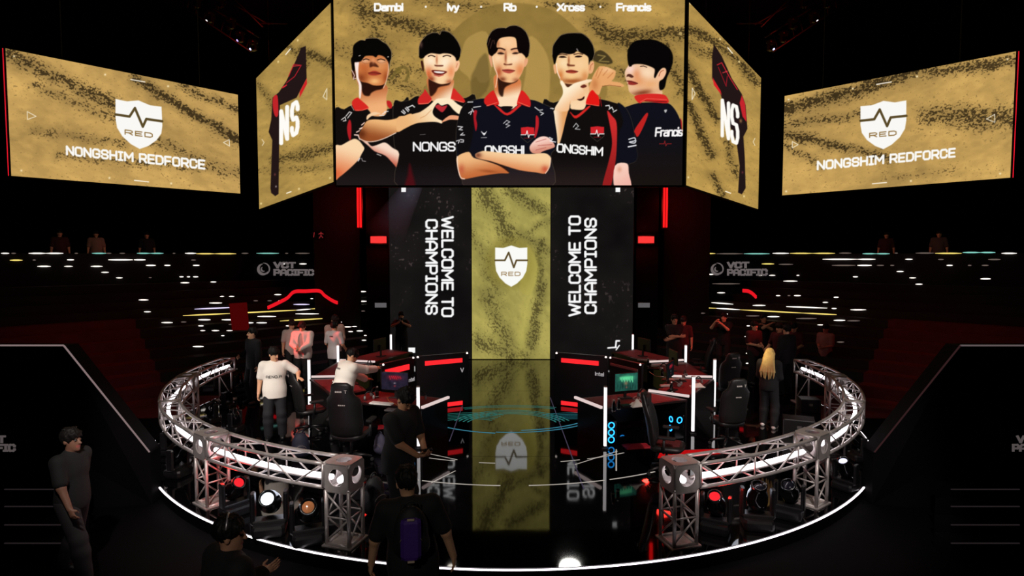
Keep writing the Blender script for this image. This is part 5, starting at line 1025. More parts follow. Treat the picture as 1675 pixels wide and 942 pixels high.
def truss_tower(a, label, big=False):
    c = polar(RT, a, 0); rz = radians(a); t = thing('truss_tower', label, 'truss', c, rz, 'truss towers under the ring'); h = HW+.005
    for x in (-h, h):
        for y in (-h, h): MB().tube((x, y, .02), (x, y, ZB-.02), .024, 7).build('post', M_ALU, t)
    for z in (.02, ZB-.03):
        for p, q in (((-h, -h), (h, -h)), ((h, -h), (h, h)), ((h, h), (-h, h)), ((-h, h), (-h, -h))): MB().tube((*p, z), (*q, z), .022, 6).build('frame_bar', M_ALU, t)
    for p, q in (((-h, -h), (h, -h)), ((h, -h), (h, h)), ((h, h), (-h, h)), ((-h, h), (-h, -h))):
        MB().tube((*p, .06), (*q, ZB*.5), .012, 6).build('brace', M_ALU, t); MB().tube((*q, ZB*.5), (*p, ZB-.06), .012, 6).build('brace', M_ALU, t); MB().tube((*p, ZB*.5), (*q, ZB*.5), .012, 6).build('brace', M_ALU, t)
    MB().box((0, 0, .007), (.4, .4, .014)).build('base_plate', M_ALU, t)
    # corner block: six plates with a round opening
    blk = MB()
    for k_ in range(4):
        R_ = rotm('z', k_*pi/2); ro = []; ri = []
        for i in range(24):
            q = 2*pi*i/24+pi/24; sx = cos(q); sz = sin(q); m = max(abs(sx), abs(sz)); ro.append((h+.02, sx/m*(h+.02), (ZT+ZB)/2+sz/m*.165)); ri.append((h+.02, sx*.105, (ZT+ZB)/2+sz*.105))
        V = [R_@np.array(p) for p in ro+ri]+[R_@(np.array(p)-(.016, 0, 0)) for p in ro+ri]; Fs = []
        for i in range(24): j = (i+1) % 24; Fs += [[i, j, 24+j, 24+i], [48+j, 48+i, 72+i, 72+j], [24+i, 24+j, 72+j, 72+i], [j, i, 48+i, 48+j]]
        blk.add(V, Fs)
    for zz in (ZT+.022, ZB-.022):
        ro = []; ri = []
        for i in range(24):
            q = 2*pi*i/24+pi/24; m = max(abs(cos(q)), abs(sin(q))); ro.append((cos(q)/m*(h+.02), sin(q)/m*(h+.02), zz)); ri.append((cos(q)*.095, sin(q)*.095, zz))
        V = ro+ri+[(p[0], p[1], p[2]-.014) for p in ro+ri]; Fs = []
        for i in range(24): j = (i+1) % 24; Fs += [[i, j, 24+j, 24+i], [48+j, 48+i, 72+i, 72+j], [24+i, 24+j, 72+j, 72+i], [j, i, 48+i, 48+j]]
        blk.add(V, Fs)
    blk.build('corner_block', M_ALU, t)
    if big: MB().tube((-.1, .0, .80), (.1, .0, .80), .04, 8).build('inner_light', L_TRUSS, t)
for m_, wd_ in ((0, 'left'), (1, 'right')):
    mir = (lambda a: a) if m_ == 0 else (lambda a: 540-a)
    T = [(253.0, 'square truss tower at the front end of the %s truss ring', True), (232.6, 'square truss tower second from the front on the %s side', False), (193.0, 'square truss tower at the back of the %s truss ring', False)]
    for a, lb, bg in T: truss_tower(mir(a), lb % wd_, bg)
    for a0, a1, lb in ((251.4, 234.2, 'curved aluminium truss beam at the front %s of the ring'), (231.0, 212.6, 'curved aluminium truss beam in the middle of the %s ring'), (212.0, 194.6, 'curved aluminium truss beam at the outer %s of the ring'), (191.4, 175.6 if m_ == 0 else 177.5, 'curved aluminium truss beam at the back %s of the ring')):
        truss_segment(mir(a0), mir(a1), lb % wd_)
    tq = polar(RT, mir(176.5 if m_ == 0 else 178.3), 0); pt = thing('truss_prop', 'plain aluminium prop under the back end of the %s truss ring' % wd_, 'truss', tq)
    for dr in (-HW, HW): MB().tube(polar(RT+dr, mir(177 if m_ == 0 else 178.6), .02), polar(RT+dr, mir(177 if m_ == 0 else 178.6), ZB-.03), .022, 6).build('post', M_ALU, pt, True)
    MB().box(polar(RT, mir(177 if m_ == 0 else 178.6), .01), (.42, .3, .02)).build('base_plate', M_ALU, pt, True); mm = mir(177 if m_ == 0 else 178.6); MB().tube(polar(RT-HW, mm, .1), polar(RT+HW, mm, .6), .012, 6).build('brace', M_ALU, pt, True)
# ---------------------------------------------------------------- moving head lamps on the stage floor
def moving_head(label, px, py, pan, tilt, lens, scale=1.0, z=None, hang=False, loc=None):
    c = G(px, py) if loc is None else loc; t = thing('moving_light', label, 'stage light', c, pan, 'moving head stage lights'); s = scale; f = -1 if hang else 1
    q = lambda x, y, zz: (x*s, y*s, zz*s*f)
    MB().box(q(0, 0, .07), (.34*s, .30*s, .12*s), bevel=.03*s).build('base', M_PLASTIC, t)
    yk = MB()
    for sx in (-1, 1): yk.box(q(sx*.17, 0, .30), (.05*s, .13*s, .34*s), bevel=.02*s)
    yk.box(q(0, 0, .15), (.36*s, .14*s, .05*s), bevel=.015*s); yk.build('yoke', M_PLASTIC, t)
    e = np.array((0, -cos(tilt), sin(tilt)*f)); hc = np.array(q(0, 0, .36))
    MB().lathe([(.06*s, -.20*s), (.105*s, -.17*s), (.12*s, -.05*s), (.115*s, .04*s), (.085*s, .12*s), (.092*s, .15*s), (.092*s, .185*s), (.074*s, .185*s), (.07*s, .16*s)], hc, e, 18).build('lamp_head', M_GLOSSB, t)
    MB().lathe([(.068*s, .155*s), (.062*s, .164*s), (.035*s, .173*s), (.0, .177*s)], hc, e, 18).build('lens', lens, t)
    for sx in (-1, 1): MB().path([hc+np.array((sx*.09*s, 0, 0))-e*.19*s, hc+np.array((sx*.1*s, 0, .03*s))-e*.24*s, hc+np.array((sx*.04*s, 0, .03*s))-e*.25*s], .010*s, 5).build('handle', M_PLASTIC, t)
    return t
LN_OFF = mat('dark_lens', (22, 22, 30), .08); LN_RED = lamp_mat('lens_red', (255, 40, 50), 1.1); LN_WH = lamp_mat('lens_white', (244, 248, 255), 4.0); LN_AMB = mat('amber_lens', (150, 96, 60), .1, emit=.25)
moving_head('stage light with a red lens under the front left truss', 385, 840, .9, .7, LN_RED)
moving_head('stage light with a bright white lens under the front left truss', 442, 872, .25, .55, LN_WH, 1.15)
moving_head('stage light with an amber lens nearest the front left tower', 505, 886, .35, .6, LN_AMB, 1.1)
moving_head('unlit stage light behind the second left tower', 292, 778, 1.4, .9, LN_OFF)
moving_head('unlit stage light by the outer left curve of the truss', 274, 742, 1.7, .6, LN_OFF, .9)
moving_head('stage light with a red lens under the front right truss', 1170, 868, -.5, .9, LN_RED)
moving_head('unlit stage light next to the red one under the right truss', 1238, 862, -.2, 1.2, LN_OFF, 1.1)
moving_head('unlit stage light before the second right tower', 1290, 846, -.6, .8, LN_OFF)
moving_head('stage light with a small bright lens behind the second right tower', 1382, 800, -1.0, 1.0, lamp_mat('lens_cool', (220, 220, 255), 1.6), .9)
moving_head('unlit stage light by the outer right curve of the truss', 1404, 752, -1.6, .7, LN_OFF, .9)
for i, (x, y) in enumerate(((340, 640), (372, 668), (348, 690), (395, 640), (385, 705))): moving_head(['unlit stage light farthest back inside the left ring', 'unlit stage light in the middle inside the left ring', 'unlit stage light beside the back left tower', 'unlit stage light by the dark dressed crew member', 'unlit stage light nearest the man in the white polo'][i], x, y, .5+i, .5+.2*i, LN_OFF, .85)
point('red_floor_glow_left', G(372, 842)+(0, 0, .55), 7, REDL); point('red_floor_glow_right', G(1186, 868)+(0, 0, .55), 7, REDL)
point('truss_tube_fill_left', polar(6.9, 243, .45), 5, COOL, .2); point('truss_tube_fill_right', polar(6.9, 297, .45), 4, COOL, .2)
# rig of lamps overhead, both sides
for sg, wd_ in ((-1, 'left'), (1, 'right')):
    X = lambda x: x if sg < 0 else 1675-x
    rg = thing('lighting_truss', 'dark overhead lighting truss at the upper %s' % wd_, 'truss', D(X(385), 10, 2.0)); M_RIG = mat('rig_steel', (60, 40, 42), .5, .5)
    for (x0, y0, x1, y1, Y_) in ((380, -6, 430, 44, 2.0), (428, 38, 470, 38, 2.0), (310, -10, 425, 62, 2.6), (300, 10, 410, 84, 2.2), (335, -20, 440, 40, 3.0)): MB().tube(D(X(x0), y0, Y_), D(X(x1), y1, Y_), .022, 6).build('pipe', M_RIG, rg, True)
    for i in range(9): a_ = i/8; p = D(X(310+115*a_), -10+72*a_, 2.6); q = D(X(300+110*min(1, a_+.06)), 10+74*min(1, a_+.06), 2.2); MB().tube(p, q, .012, 5).build('brace', M_RIG, rg, True)
    for i, (x, y, ln) in enumerate(((343, 38, LN_WH), (393, 70, lamp_mat('lens_violet', (200, 170, 255), 1.4) if sg < 0 else LN_OFF), (414, 84, lamp_mat('lens_blue', (190, 200, 255), 3)), (360, 14, LN_OFF), (322, 14, LN_OFF), (378, 48, LN_OFF))):
        tp = D(X(x), y-12, 2.3); lab = ('%s lamp hanging %s on the upper %s lighting truss' % ('white' if i == 0 else 'faint' if i == 1 else 'blue tinged' if i == 2 else 'unlit', ('outermost', 'second lowest', 'lowest', 'topmost', 'highest on the outside', 'in the middle')[i], wd_))
        moving_head(lab, 0, 0, sg*.5, .5, ln, .62, hang=True, loc=tp+np.array((0, 0, .1)))
    spot('rig_red_'+wd_, D(X(370), 60, .5)-np.array((0, 0, .8)), D(X(380), 20, 2.4), 130, REDL, 60)
# lamp above the front floor whose beam marks the gloss
t = thing('spot_lamp', 'bright lamp hidden behind the lower edge of the centre screen', 'lamp', (1.78, 3.6, 6.0)); MB().lathe([(.35, .0), (.37, .1), (.3, .4), (.15, .5)], (1.78, 3.6, 6.0), (0, .3, 1), 16).build('housing', M_PLASTIC, t, True); MB().tube((1.78, 3.75, 6.3), (1.78, 3.75, 13.85), .03, 6).build('hanger', M_PLASTIC, t, True); MB().lathe([(.34, -.01), (.2, -.04), (.0, -.05)], (1.78, 3.6, 6.0), (0, .3, 1), 16).build('lens', lamp_mat('lens_hot', (255, 252, 244), 34), t, True)
t = thing('spot_lamp', 'smaller lamp hidden behind the lower left edge of the centre screen', 'lamp', (-1.85, 3.6, 6.0)); MB().lathe([(.16, .0), (.2, .1), (.2, .4), (.12, .5)], (-1.85, 3.6, 6.0), (0, .3, 1), 16).build('housing', M_PLASTIC, t, True); MB().tube((-1.85, 3.75, 6.3), (-1.85, 3.75, 13.85), .03, 6).build('hanger', M_PLASTIC, t, True); MB().lathe([(.13, -.01), (.1, -.03), (.0, -.035)], (-1.85, 3.6, 6.0), (0, .3, 1), 16).build('lens', lamp_mat('lens_warm', (255, 246, 232), 8), t, True)
# ---------------------------------------------------------------- player desks
M_DESK = mat('desk_top', (30, 17, 18), .35, vary=3); M_PAN = mat('desk_panel', (12, 11, 13), .32); M_REDMAT = mat('red_desk_mat', (120, 22, 26), .7, vary=5)
def led_column(p, h, label, z0=.0):
    t = thing('light_column', label, 'light', p); x, y = p[0], p[1]
    MB().box((0, 0, h/2+.03), (.05, .05, h-.06)).build('tube', L_WHITE, t); MB().box((0, .04, h/2), (.056, .035, h)).build('channel', M_PLASTIC, t); MB().box((0, .02, .012), (.12, .14, .024)).build('foot', M_PLASTIC, t); MB().box((0, 0, h+.0), (.054, .054, .02)).build('cap', M_WHITE, t)
    return t
def monitor(label, c, face, screen_rgb, w_=.54, h_=.32, green=False):
    rz = atan2(face[1], face[0])+pi/2; t = thing('monitor', label, 'monitor', c, rz)
    MB().box((0, .012, .33), (w_+.02, .03, h_+.02), bevel=.008).build('bezel', M_PLASTIC, t)
    n_ = 40; X, Z = np.meshgrid(np.linspace(-w_/2, w_/2, n_), np.linspace(.33-h_/2, .33+h_/2, 26)); cv = Canvas((X.ravel()/w_+.5)*100, (1-(Z.ravel()-.33+h_/2)/h_)*60, screen_rgb)
    cv.C *= (.6+.6*fbm(cv.X, cv.Y, 14, 3, 5))[:, None]
    if green:
        cv.blob((50, 16), (30, 9), (90, 214, 150), .95); [cv.line([(22+i*6, 12), (24+i*6, 20+(i*7) % 13)], (110, 226, 160), 3, 1) for i in range(10)]; cv.blob((48, 34), (8, 7), (150, 110, 80), .8); cv.blob((50, 48), (6, 3), (160, 90, 80), .8); [cv.blob((12+i*11, 42+(i*5) % 9), (3, 8), (16, 40, 36), .7) for i in range(8)]
    else: cv.blob((50, 16), (24, 8), (150, 24, 40), .85); [cv.line([(30+i*8, 12), (34+i*8, 24-(i*5) % 7)], (200, 40, 54), 2, 1) for i in range(6)]; cv.blob((50, 36), (4, 2), (190, 170, 180), .8); cv.blob((50, 46), (4, 3), (150, 50, 60), .8)
    i = np.arange(n_*26).reshape(26, n_); Q = np.stack([i[:-1, :-1], i[:-1, 1:], i[1:, 1:], i[1:, :-1]], -1).reshape(-1, 4)
    mesh_obj('display', np.c_[X.ravel(), np.full(X.size, -.005), Z.ravel()], Q, picture_mat(), t, False, lin(np.clip(cv.C, 0, 255)), 'picture')
    MB().bar((0, .05, .02), (0, .05, .33), .05, .03).build('stand', M_PLASTIC, t); MB().box((0, .05, .01), (.24, .18, .02), bevel=.008).build('foot', M_PLASTIC, t)
    return t
def headset(label, c, rz=0):
    t = thing('headset', label, 'headset', c, rz); P = [(.085*cos(a), 0, .075+.1*sin(a)) for a in np.linspace(0, pi, 14)]
    MB().path(P, .012, 6).build('headband', M_PLASTIC, t)
    for sg in (-1, 1): MB().lathe([(.03, 0), (.042, .008), (.042, .03), (.03, .038)], (sg*.105, 0, .06), (-sg, 0, 0), 14).build('ear_cup', mat('headset_grey', (130, 124, 124), .4), t)
    MB().path([(-.1, 0, .05), (-.11, -.08, .03), (-.05, -.12, .03)], .004, 5).build('microphone', M_PLASTIC, t); return t
def keyboard(label, c, rz, m, w_=.38):
    t = thing('keyboard', label, 'keyboard', c, rz); MB().box((0, 0, .011), (w_, .14, .022), bevel=.006).build('case', m, t)
    mb = MB(); [mb.box((-w_/2+.025+(w_-.05)*i/13, -.05+.025*j, .026), (w_/17, .019, .010)) for i in range(14) for j in range(5)]; mb.build('keys', m, t); return t
def bottle(label, c, m=None):
    t = thing('bottle', label, 'bottle', c); MB().lathe([(.030, 0), (.034, .01), (.034, .13), (.030, .15), (.016, .175), (.014, .2)], (0, 0, 0), n=12).build('body', m or M_GLOSSB, t); MB().lathe([(.016, .2), (.017, .202), (.017, .222), (.012, .226)], (0, 0, 0), n=12).build('cap', M_WHITE, t); MB().lathe([(.0346, .02), (.0348, .03)], (0, 0, 0), n=12).build('label_band', M_WHITE, t); return t
def mouse(label, c, rz, m): 
    t = thing('mouse', label, 'mouse', c, rz); MB().lathe([(.001, -.055), (.022, -.05), (.033, -.02), (.032, .02), (.022, .05), (.001, .056)], (0, 0, .014), (0, 1, 0), 12).build('shell', m, t); MB().box((0, .03, .045), (.006, .018, .008)).build('wheel', M_PLASTIC, t); return t
def pc_tower(label, c, rz, fans, side=()):
    t = thing('computer_tower', label, 'computer', c, rz); MB().box((0, 0, .235), (.22, .46, .45), bevel=.012).build('case', M_GLOSSB, t); MB().box((0, 0, .005), (.2, .4, .01)).build('feet', M_RUB, t)
    for z in fans:
        fn = MB().path([(.055*cos(a), -.234, z+.055*sin(a)) for a in np.linspace(0, 2*pi, 17)[:-1]], .011, 6, True).build('fan', L_BLUE, t); MB().lathe([(.012, 0), (.012, .01)], (0, -.238, z), (0, 1, 0), 10).build('hub', M_PLASTIC, fn)
    for y, z in side: MB().path([(-.114, y+.05*cos(a), z+.05*sin(a)) for a in np.linspace(0, 2*pi, 17)[:-1]], .011, 6, True).build('fan', L_BLUE, t)
    return t
def desk(label, quad, zt, cat='desk'):
    """quad: plan corners, front left, front right, back right, back left"""
    q = [np.array(p[:2], float) for p in quad]; c = sum(q)/4; t = thing('player_desk', label, cat, (c[0], c[1], 0)); 
    MB().prism([(p[0], p[1]) for p in q], zt-.04, zt).build('tabletop', M_DESK, t, True)
    ins = [c+(p-c)*.86 for p in q]; MB().prism([(p[0], p[1]) for p in ins], zt, zt+.006).build('desk_mat', M_REDMAT, t, True)
    for i, j in ((0, 3), (1, 2)):
        a, b = c+(q[i]-c)*.97, c+(q[j]-c)*.97; MB().slab([(*a, 0), (*b, 0), (*b, zt-.04), (*a, zt-.04)], (.03, .0, 0)).build('side_panel', M_PAN, t, True)
    a, b = c+(q[2]-c)*.9, c+(q[3]-c)*.9; MB().slab([(*a, .15), (*b, .15), (*b, zt-.04), (*a, zt-.04)], (0, .02, 0)).build('modesty_panel', M_PAN, t, True)
    return t
def fascia(label, a, b, h, top, low, logo, bar=None, nrm=None):
    a = np.array((*a, 0), float); b = np.array((*b, 0), float); c = (a+b)/2; e = (b-a)/np.linalg.norm(b-a); n_ = np.array((e[1], -e[0], 0)) if nrm is None else np.array(nrm, float)
    t = thing('desk_screen', label, 'screen panel', c); U_ = lambda f, z: a+(b-a)*f+np.array((0, 0, z))
    MB().slab([U_(0, 0), U_(1, 0), U_(1, h), U_(0, h)], -n_*.06).build('panel', M_PAN, t, True)
    def strip(f0, f1, z, hh, m, nm): MB().slab([U_(f0, z-hh/2)+n_*.004, U_(f1, z-hh/2)+n_*.004, U_(f1, z+hh/2)+n_*.004, U_(f0, z+hh/2)+n_*.004], n_*.02).build(nm, m, t, True)
    if top: strip(*top, .11 if len(top) < 4 else top[3], L_RED, 'light_strip') if len(top) == 3 else strip(top[0], top[1], top[2], top[3], L_RED, 'light_strip')
    if low: strip(low[0], low[1], low[2], .09, L_RED, 'light_strip')
    if bar: strip(bar[0], bar[1], bar[2], .05, mat('grey_bar', (140, 124, 124), .5), 'grey_bar')
    if logo: 
        p = U_(logo[1], logo[2])+n_*.006; MB().strokes(logo[0], p, e*logo[3], (0, 0, logo[3]), .2, .25, n_, .004).build('lettering', lamp_mat('panel_logo', (190, 184, 186), .7), t, True)
    for f in (.03, .97): MB().lathe([(.022, 0), (.026, .015), (.018, .035), (.004, .04)], U_(f, h), (0, 0, 1), 12).build('corner_lamp', lamp_mat('corner_lamp', (255, 240, 234), 1.5), t, True)
    MB().slab([U_(0, h), U_(1, h), U_(1, h+.03), U_(0, h+.03)], -n_*.09).build('top_cap', M_PLASTIC, t, True)
    for f in (.1, .5, .9): MB().box(U_(f, .1)-n_*.16, (.3, .3, .2), rz=atan2(e[1], e[0])).build('foot', M_RUB, t, True)
    return t
DQ = {1: [(1.66, -3.22), (3.42, -2.52), (2.78, -1.78), (1.26, -2.44)], 2: [(3.56, -2.28), (4.60, -.62), (3.72, -.46), (3.02, -1.74)], 3: [(4.64, -.32), (4.62, 1.55), (3.62, 1.3), (3.74, -.30)], 4: [(4.58, 1.82), (3.74, 3.72), (2.9, 3.15), (3.6, 1.52)]}
CLN = {1: (1.70, -3.28), 2: (3.58, -2.38), 3: (4.66, -.48), 4: (4.64, 1.68), 5: (3.68, 3.86)}
ORD = {1: 'nearest', 2: 'second nearest', 3: 'third nearest', 4: 'farthest'}
for sg, wd_ in ((-1, 'left'), (1, 'right')):
    mx = lambda p: (sg*p[0], p[1])
    for k_, q in DQ.items(): desk('black player desk with red mat, the %s one of the %s team' % (ORD[k_], wd_), [mx(p) for p in q] if sg > 0 else [mx(q[1]), mx(q[0]), mx(q[3]), mx(q[2])], .72)
    for k_, p in CLN.items():
        if sg < 0 and k_ == 2: continue
        led_column((sg*p[0], p[1], 0), 1.15, 'white light column at the %s end of the %s desks' % (('front', '', '', '', 'rear')[k_-1], wd_) if k_ in (1, 5) else 'white light column between the %s and %s desk on the %s' % (('', 'nearest', 'second', 'third')[k_-1], ('', 'second', 'third', 'last')[k_-1], wd_))
    for k_, (a_, b_) in {1: ((1.24, -2.44), (1.64, -3.22)), 2: ((2.82, -1.86), (3.50, -2.36)), 3: ((3.70, -.40), (4.60, -.49)), 4: ((3.6, 1.42), (4.58, 1.68))}.items():
        if sg < 0 and k_ == 2: continue
        tag(MB().bar((sg*a_[0], a_[1], .75), (sg*b_[0], b_[1], .75), .045, .045).build('light_bar', L_BAR), 'white light bar along the side edge of the %s %s desk' % (ORD[k_], wd_), 'light')
    n1 = np.array((-sg*.46, -.89, 0)); a_, b_ = mx((1.02, -.10)), mx((2.16, -.69)); 
    if sg > 0: fascia('black desk screen with red strips right of the gold reflection', a_, b_, 1.22, (.13, .84, 1.08, .10), (.13, .52, .07), ('intel', .78, .80, .075), None, n1)
    else: fascia('black desk screen with red strips left of the gold reflection', b_, a_, 1.22, (.16, .87, 1.08, .10), (.45, .87, .07), ('V', .84, .80, .09), None, n1)
    a_, b_ = mx((2.20, -.73)), mx((2.72, -1.62)); n2 = np.array((-sg*.85, -.53, 0))
    if sg > 0: fascia('black desk screen behind the green lit monitor', a_, b_, 1.22, None, None, None, (.05, .9, 1.10), n2)
    else: fascia('black desk screen with slanting red strip behind the red lit monitor', b_, a_, 1.22, (.08, .82, 1.06, .12), None, ('intel', .80, .72, .075), None, n2)
monitor('monitor with a glowing green picture on the nearest right desk', (2.24, -2.46, .726), (.35, -1), (36, 92, 80), .5, .34, True)
monitor('monitor with a dim red picture on the nearest left desk', (-2.30, -2.40, .726), (-.25, -1), (40, 34, 52), .56, .34)
monitor('dark monitor on the third right desk seen from behind', (3.95, .35, .726), (1, .1), (14, 20, 22)); monitor('dark monitor on the second right desk seen from the side', (3.45, -1.2, .726), (.9, -.5), (14, 20, 22)); monitor('dark monitor on the farthest right desk', (3.7, 2.4, .726), (.9, .4), (14, 20, 22))
monitor('dark monitor on the second left desk', (-3.5, -1.15, .726), (-.9, -.5), (20, 14, 20)); monitor('dark monitor on the third left desk', (-3.95, .4, .726), (-1, .1), (20, 14, 20)); monitor('dark monitor on the farthest left desk', (-3.7, 2.4, .726), (-.9, .4), (14, 20, 22))
ZD = .727
def on_desk(px, py): return G(px, py, ZD)
keyboard('white keyboard on the nearest left desk', on_desk(624, 661), -.3, M_WHITE, .46); keyboard('grey keyboard tray below the white keyboard on the left', on_desk(645, 672), -.3, mat('grey_plastic', (110, 104, 106), .5), .34)
keyboard('black keyboard on the nearest right desk', on_desk(1032, 664), .25, M_PLASTIC); keyboard('black keyboard on the second right desk', G(1098, 640, ZD), .9, M_PLASTIC)
for i, (x, y, r) in enumerate(((604, 655, .4), (612, 648, 1.2))): headset(('white and grey headset left of the white keyboard', 'grey headset behind the white keyboard')[i], on_desk(x, y), r)
headset('headset with pale cups beside the green lit monitor', on_desk(1050, 650), .5); headset('headset on the second right desk', on_desk(1112, 633), 1.1); headset('headset on the third right desk', G(1142, 629, ZD), .4)
headset('headset hooked near the left desk screen', G(722, 660, ZD)*np.array((1, 1, 1)) if False else np.array((-1.75, -2.62, ZD)), .2)
bottle('left dark bottle of the pair on the nearest right desk', on_desk(1004, 674)); bottle('right dark bottle of the pair on the nearest right desk', on_desk(1012, 671)); bottle('dark bottle on the second right desk', on_desk(1098, 642)); bottle('dark bottle on the third right desk', G(1083, 617, ZD)); bottle('white topped bottle on the nearest left desk', on_desk(617, 650))
mouse('black mouse on the nearest right desk', on_desk(1062, 668), .3, M_PLASTIC); mouse('white mouse on the nearest left desk', on_desk(655, 668), -.4, M_WHITE)
def crumpled(label, c, sx, sy, hz, rz, m, name='towel', cat='towel', seed=1):
    t = np.random.RandomState(seed); nx, ny = 16, 12; X, Y = np.meshgrid(np.linspace(-1, 1, nx), np.linspace(-1, 1, ny)); rr = 1-.18*fbm(X+3, Y+3, .8, seed, 1); Z = hz*(fbm(X+5, Y+5, .55, seed, 2)*1.2+.1)*np.clip(1.15-np.maximum(abs(X), abs(Y)), .0, 1)+.003
    V = np.stack([X*sx*rr, Y*sy*rr, Z], -1).reshape(-1, 3); V2 = V.copy(); V2[:, 2] = .0; i = np.arange(nx*ny).reshape(ny, nx); Q = np.stack([i[:-1, :-1], i[:-1, 1:], i[1:, 1:], i[1:, :-1]], -1).reshape(-1, 4); R_ = rotm('z', rz)
    b_ = np.r_[i[0, :], i[1:, -1], i[-1, -2::-1], i[-2:0:-1, 0]]; n_ = len(V); S_ = np.stack([b_, np.roll(b_, -1), np.roll(b_, -1)+n_, b_+n_], 1)[:, ::-1]
    o = mesh_obj(name, np.r_[V, V2]@R_.T, np.r_[Q, Q[:, ::-1]+n_, S_], m, None, True); o.location = tuple(c); return tag(o, label, cat)
crumpled('crumpled white towel on the edge of the nearest right desk', on_desk(1042, 664), .17, .10, .13, .4, M_CLOTHW, seed=3); crumpled('white cap shaped cloth on the third right desk', G(1140, 633, ZD), .16, .09, .12, 0, M_CLOTHW, 'cloth', 'cloth', 5)
def cable(label, pts, m, r=.006): tag(MB().path(pts, r, 5).build('cable', m), label, 'cable')
M_CAB = mat('pale_cable', (190, 176, 168), .5); M_CABO = mat('orange_cable', (190, 120, 60), .5)
cable('looped white cable beside the green lit monitor', [on_desk(1040+7*cos(a)+6*a/6, 652+3.2*sin(a))+np.array((0, 0, .012)) for a in np.linspace(0, 11, 40)], M_CAB, .007)
cable('thin orange cable across the red mat of the nearest left desk', [on_desk(x, y)+np.array((0, 0, .012)) for x, y in ((633, 650), (636, 657), (644, 660), (650, 664))], M_CABO)
cable('pale cable running along the top of the right desks', [G(x, y, .76) for x, y in ((1062, 608), (1072, 615), (1088, 617), (1102, 622), (1112, 628))], M_CAB)
for i, (x, y, w_, d_, r) in enumerate(((1090, 598, .3, .05, .3), (1072, 599, .26, .05, .35), (1112, 596, .3, .05, .2), (1094, 622, .34, .05, .2), (1110, 621, .3, .05, .2), (1089, 632, .26, .07, .2), (1058, 590, .5, .04, -.3))):
    tag(MB().box((0, 0, .02), (w_, d_, .04), bevel=.008).build('cable_tray', mat('pale_pink_bar', (196, 168, 162), .5)), ('pale bar in the centre of the back row of the right desks', 'pale bar leftmost on the back of the right desks', 'pale bar rightmost on the back of the right desks', 'pale bar left over the red mat of the second right desk', 'pale bar right over the red mat of the second right desk', 'short pale bar below the others on the second right desk', 'long pale bar behind the right desk screen')[i], 'tray').location = tuple(G(x, y, .735))
    bpy.context.scene.objects[-1].rotation_euler = (0, 0, r)
pc_tower('computer tower with three stacked blue fans under the nearest right desk', (1.83, -2.82, 0), .1, (.10, .235, .37), ((-.12, .34),)); pc_tower('computer tower with blue fans at the gap between the nearest and second right desk', (3.13, -2.52, 0), .35, (.38,), ((-.12, .38), (-.1, .2))); pc_tower('computer tower with blue fans behind the green lit monitor', (2.3, -1.45, .0), .1, (.3, .4))
pc_tower('computer tower in the shade under the nearest left desk', (-1.85, -2.80, 0), -.1, (.37,)) 
for i, (x, y, w_) in enumerate(((1042, 730, .6), (630, 698, .35))): tag(crumpled(('small red cushion on the floor under the nearest right desk', 'red folder on the floor beside the man in black')[i], G(x, y), w_*.45, .16, .06, .2, mat('red_cushion', (170, 22, 36), .7), 'cushion', 'cushion', 7+i), ('small red cushion on the floor under the nearest right desk', 'red folder on the floor beside the man in black')[i], 'cushion')
# red light panels lying on the stage floor, right
t = thing('floor_panel', 'long glowing red panel on the floor behind the front right truss', 'panel', G(1108, 745)); MB().prism([G(1080, 741)[:2], G(1176, 737)[:2], G(1178, 744)[:2], G(1076, 751)[:2]][::-1], .004, .035).build('glow_plate', lamp_mat('floor_panel_red', (196, 14, 18), .8), t, True); MB().prism([G(1074, 739)[:2], G(1182, 735)[:2], G(1184, 746)[:2], G(1070, 753)[:2]][::-1], .001, .02).build('tray', M_PLASTIC, t, True)
